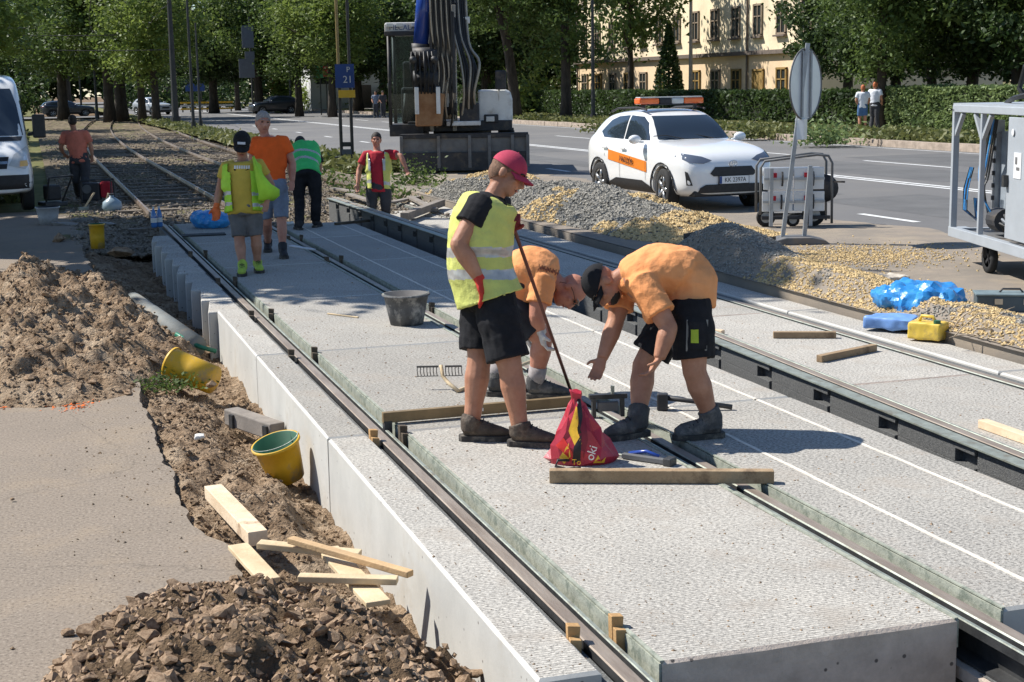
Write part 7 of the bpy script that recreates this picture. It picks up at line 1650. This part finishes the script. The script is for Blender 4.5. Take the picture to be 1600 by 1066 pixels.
# ---------------------------------------------------------------- barrier trailer behind the sign
c = at(1245, 355, -.05); K3 = FPX / depth(c); bt_ = thing('sign_trailer', 'small trailer carrying white barrier boards behind the round sign', 'trailer', c, -.35)
def T_(px, py, d=0.0): return Vector(((px - 1245) / K3, d, (355 - py) / K3))
b = MB()
for d in (0, .5): b.tube([T_(1188, 335, d), T_(1188, 262, d), T_(1194, 252, d), T_(1275, 243, d), T_(1292, 245, d), T_(1298, 256, d), T_(1299, 350, d)], .019, 8)
b.build('tube_frame', EXG, bt_, True)
for (x0, y0, x1, y1) in ((1192, 262, 1237, 296), (1239, 262, 1285, 296), (1190, 299, 1237, 330), (1239, 299, 1286, 330)):
    a, e = T_(x0, y1, -.06), T_(x1, y0, -.02); pb = MB().box((a + e) / 2, (e.x - a.x, .03, e.z - a.z)).build('barrier_board', SG, bt_, bevel=.006)
    MB().bar(T_(x0, (y0 + y1) / 2, -.09), T_(x1, (y0 + y1) / 2, -.09), .02, .035).build('board_rib', GALV, pb)
    m_ = T_((x0 + x1) / 2, (y0 + y1) / 2, -.1); MB().tube([m_ + Vector((.05, 0, -.1)), m_ + Vector((.05, -.03, -.05)), m_ + Vector((.05, -.03, .05)), m_ + Vector((.05, 0, .1))], .014, 6).build('grip', EXD, pb)
    MB().box(m_ + Vector((-.05, .02, .05)), (.05, .02, .07)).build('reflector', CL_RED, pb)
for x in (1203, 1264): MB().bar(T_(x, 352, -.12), T_(x, 262, -.12), .05).build('board_post', GALV, bt_)
MB().bar(T_(1190, 340, 0), T_(1296, 340, 0), .05).build('axle_beam', EXD, bt_); MB().bar(T_(1190, 340, .5), T_(1296, 340, .5), .05).build('axle_beam', EXD, bt_)
for px, r in ((1198, .14), (1240, .1), (1272, .17)): 
    q = T_(px, 355 - r * K3, .1); w_ = MB().lathe([(r * .55, -.04), (r * .95, -.045), (r, 0), (r * .95, .045), (r * .55, .04)], q, 20, Matrix.Rotation(math.pi / 2, 3, 'X')).build('wheel', TYRE, bt_, True); MB().cyl(q + Vector((0, -.045, 0)), q + Vector((0, .045, 0)), r * .56, 14).build('hub', GALV, w_)
b = MB(); a, e = T_(1276, 320, .2), T_(1302, 272, .2); b.lathe([(.0, -.1), (.2, -.1), (.2, .1), (0, .1)], (a + e) / 2, 20, Matrix.Rotation(math.pi / 2, 3, 'X')); b.build('spare_drum', EXD, bt_, True); MB().bar(T_(1299, 285, 0), T_(1316, 285, -.1), .025).build('tow_pin', EXD, bt_)
b = MB(); b.box((T_(1240, 270, .25)), (.9, .35, .12)); b.build('dark_case', GALV, bt_, bevel=.04)
# ---------------------------------------------------------------- grey machine on castors at the right edge
A0, A1 = atD(1487, 352, 17.0), atD(1600, 381, 14.8); c = Vector((A0.x, A0.y, -.05)); d = (A1 - A0); d.z = 0; ang = math.atan2(d.y, d.x)
mc = thing('grey_machine', 'grey framed machine on castors cut by the right picture edge', 'machine', c, ang); MG = mat('machine_grey', (.34, .365, .39), .45, .06, 3.0); z0_, z1_ = .36, 1.76; LX = 3.3; WY = 1.0
U1 = d.length
def mpost(u, v, m=MG, w2=.07): return MB().bar((u, v, z0_), (u, v, z1_), w2).build('post', m, mc, bevel=.006)
for u in (.035, LX): 
    for v in (0, WY): mpost(u, v)
uk = {px: None for px in (1533, 1577)}
for px in uk:   # where a pixel column meets the front face
    r = ray(px, 300); n_ = Vector((-d.y, d.x, 0)); s_ = (Vector((A0.x, A0.y, 0)).dot(n_)) / Vector((r.x, r.y, 0)).dot(n_); h = r * s_; uk[px] = (Vector((h.x, h.y, 0)) - Vector((c.x, c.y, 0))).dot(d.normalized())
mpost(uk[1533], 0, MG, .055); mpost(uk[1533] - .25, WY); mpost(uk[1577] + .3, WY)
for z in (z0_, z1_):
    for v in (0, WY): MB().bar((0, v, z), (LX + .035, v, z), .085 if z == z0_ else .07, .11 if z == z0_ else .08).build('rail', MG, mc, bevel=.006)
    for u in (.035, LX): MB().bar((u, 0, z), (u, WY, z), .07).build('rail', MG, mc)
MB().box((LX / 2, WY / 2, z1_ + .05), (LX + .04, WY + .04, .02)).build('roof_sheet', MG, mc); MB().box((LX / 2, WY / 2, z0_ + .0), (LX, WY, .03)).build('floor_sheet', EXG, mc)
for (u, s2) in ((.035, 1), (uk[1533], -1), (uk[1533], 1)): MB().bar((u, 0, z1_ - .32), (u + s2 * .25, 0, z1_ - .05), .045).build('brace', MG, mc)
dr = MB().box(((uk[1577] + LX) / 2, -.015, (z0_ + z1_) / 2 + .02), (LX - uk[1577], .04, z1_ - z0_ - .16)).build('door_panel', MG, mc, bevel=.006); MB().box((uk[1577] + .03, -.06, 1.05), (.06, .05, .12)).build('handle', STEEL_D, dr); MB().box((uk[1577] + .3, -.038, 1.22), (.2, .006, .26)).build('notice', KW, dr); MB().box((uk[1577] + .27, -.043, 1.27), (.05, .004, .07)).build('notice_mark', EXG, dr); MB().box((uk[1577] + .32, -.043, 1.19), (.08, .004, .03)).build('notice_mark', EXG, dr); MB().lathe([(0, 0), (.035, 0), (.035, .006), (0, .006)], (uk[1577] + .16, -.044, 1.55), 16, Matrix.Rotation(math.pi / 2, 3, 'X')).build('round_sticker', KW, dr)
um = uk[1577]
MB().cyl((um - .12, .3, .5), (um - .12, .3, 1.62), .055, 14).build('standpipe', GALV, mc); MB().cyl((um - .02, .35, .5), (um - .02, .35, 1.68), .075, 14).build('standpipe', GALV, mc); MB().cyl((um - .06, .22, .75), (um - .06, .22, 1.5), .04, 12).build('orange_tube', STRIPE, mc); MB().cyl((um + .03, .35, 1.55), (um + .03, .35, 1.75), .12, 16).build('drum', EXG, mc)
MB().box((.18, .45, 1.0), (.09, .09, 1.25)).build('column', GALV, mc); MB().box((.33, .5, 1.0), (.2, .08, 1.0)).build('back_plate', mat('plate_grey', (.24, .27, .30), .5), mc)
for k in range(6): MB().box((.2, .39, .75 + k * .14), (.04, .02, .05)).build('cable_clip', EXD, mc)
for k in range(7):
    u = .12 + .02 * k; MB().tube([(u, .15, 1.1), (u - .04 + .02 * (k % 3), .1, .85), (u + .02, .08, .62), (u + .1, .2, .5), (u + .02, .2, .75)], .008, 5).build('cable', TARP if k % 2 else HOSE, mc)
for k in range(7): MB().tube([(um - .6 + .07 * k, .2, .45), (um - .5 + .06 * k, .1, .56 + .05 * (k % 3)), (um - .35 + .05 * k, .2, .5), (um - .2, .3, .62)], .016, 6).build('hose', (HOSE, GALV, EXG)[k % 3], mc)
for (u, v, z, r) in ((um - .1, .18, .55, .09), (um - .32, .25, .72, .1), (um - .25, .2, .5, .08), (um - .45, .3, .5, .09)): MB().cyl((u, v, z - r * .7), (u, v, z + r * .9), r, 12).build('pump', GALV if r < .1 else EXD, mc)
MB().tube([(.9, .5, z1_ + .06), (.6, .5, z1_ + .22), (.75, .5, z1_ + .45), (1.1, .4, z1_ + .48), (1.8, .3, z1_ + .25), (2.4, .3, z1_ + .1)], .03, 8).build('loop_hose', HOSE, mc, True); MB().tube([(.5, .4, z1_ + .06), (1.0, .3, z1_ + .12), (1.8, .3, z1_ + .2)], .028, 8).build('loop_hose', HOSE, mc, True)
for k in range(5): MB().cyl((.42 + k * .11, .55 + .08 * (k % 2), .42), (.42 + k * .11, .55 + .08 * (k % 2), 1.2 + .12 * (k % 3)), .03 + .01 * (k % 2), 10).build('pipe', (GALV, EXD, MG)[k % 3], mc)
MB().box((.75, .8, 1.1), (.5, .2, .9)).build('control_cabinet', EXG, mc, bevel=.01); MB().cyl((.62, .3, .55), (.9, .3, .55), .13, 16).build('motor', EXD, mc)
for k in range(6): MB().tube(spline([Vector((.5 + .06 * k, .2, 1.65)), Vector((.48 + .05 * k, .15, 1.3 - .05 * k)), Vector((.6 + .03 * k, .1, .9)), Vector((.7 - .04 * k, .25, .55))], 4), .011, 5).build('cable', HOSE if k % 3 else TARP, mc)
MB().box((-.12, .2, z0_ - .01), (.3, .1, .07)).build('tow_bar', MG, mc)
for u in (uk[1533] + .12, LX - .3):
    for v in (.08, WY - .08):
        r = .17; q = Vector((u, v, r)); w_ = MB().lathe([(r * .6, -.03), (r * .95, -.035), (r, 0), (r * .95, .035), (r * .6, .03)], q, 22, Matrix.Rotation(math.pi / 2, 3, 'X') @ Matrix.Rotation(.0, 3, 'Z')).build('castor', TYRE, mc, True); b = MB()
        for k in range(5): a_ = 6.2832 * k / 5; b.bar(q, q + Vector((math.cos(a_) * r * .62, 0, math.sin(a_) * r * .62)), .03, .03, (0, 1, 0))
        b.build('castor_spokes', EXD, w_); f = MB(); f.bar(q + Vector((0, -.06, 0)), Vector((u, v - .06, .33)), .04, .02); f.bar(q + Vector((0, .06, 0)), Vector((u, v + .06, .33)), .04, .02); f.box((u, v, .325), (.14, .16, .02)); f.build('castor_fork', EXD, w_)
bpy.data.scenes.remove(TS)
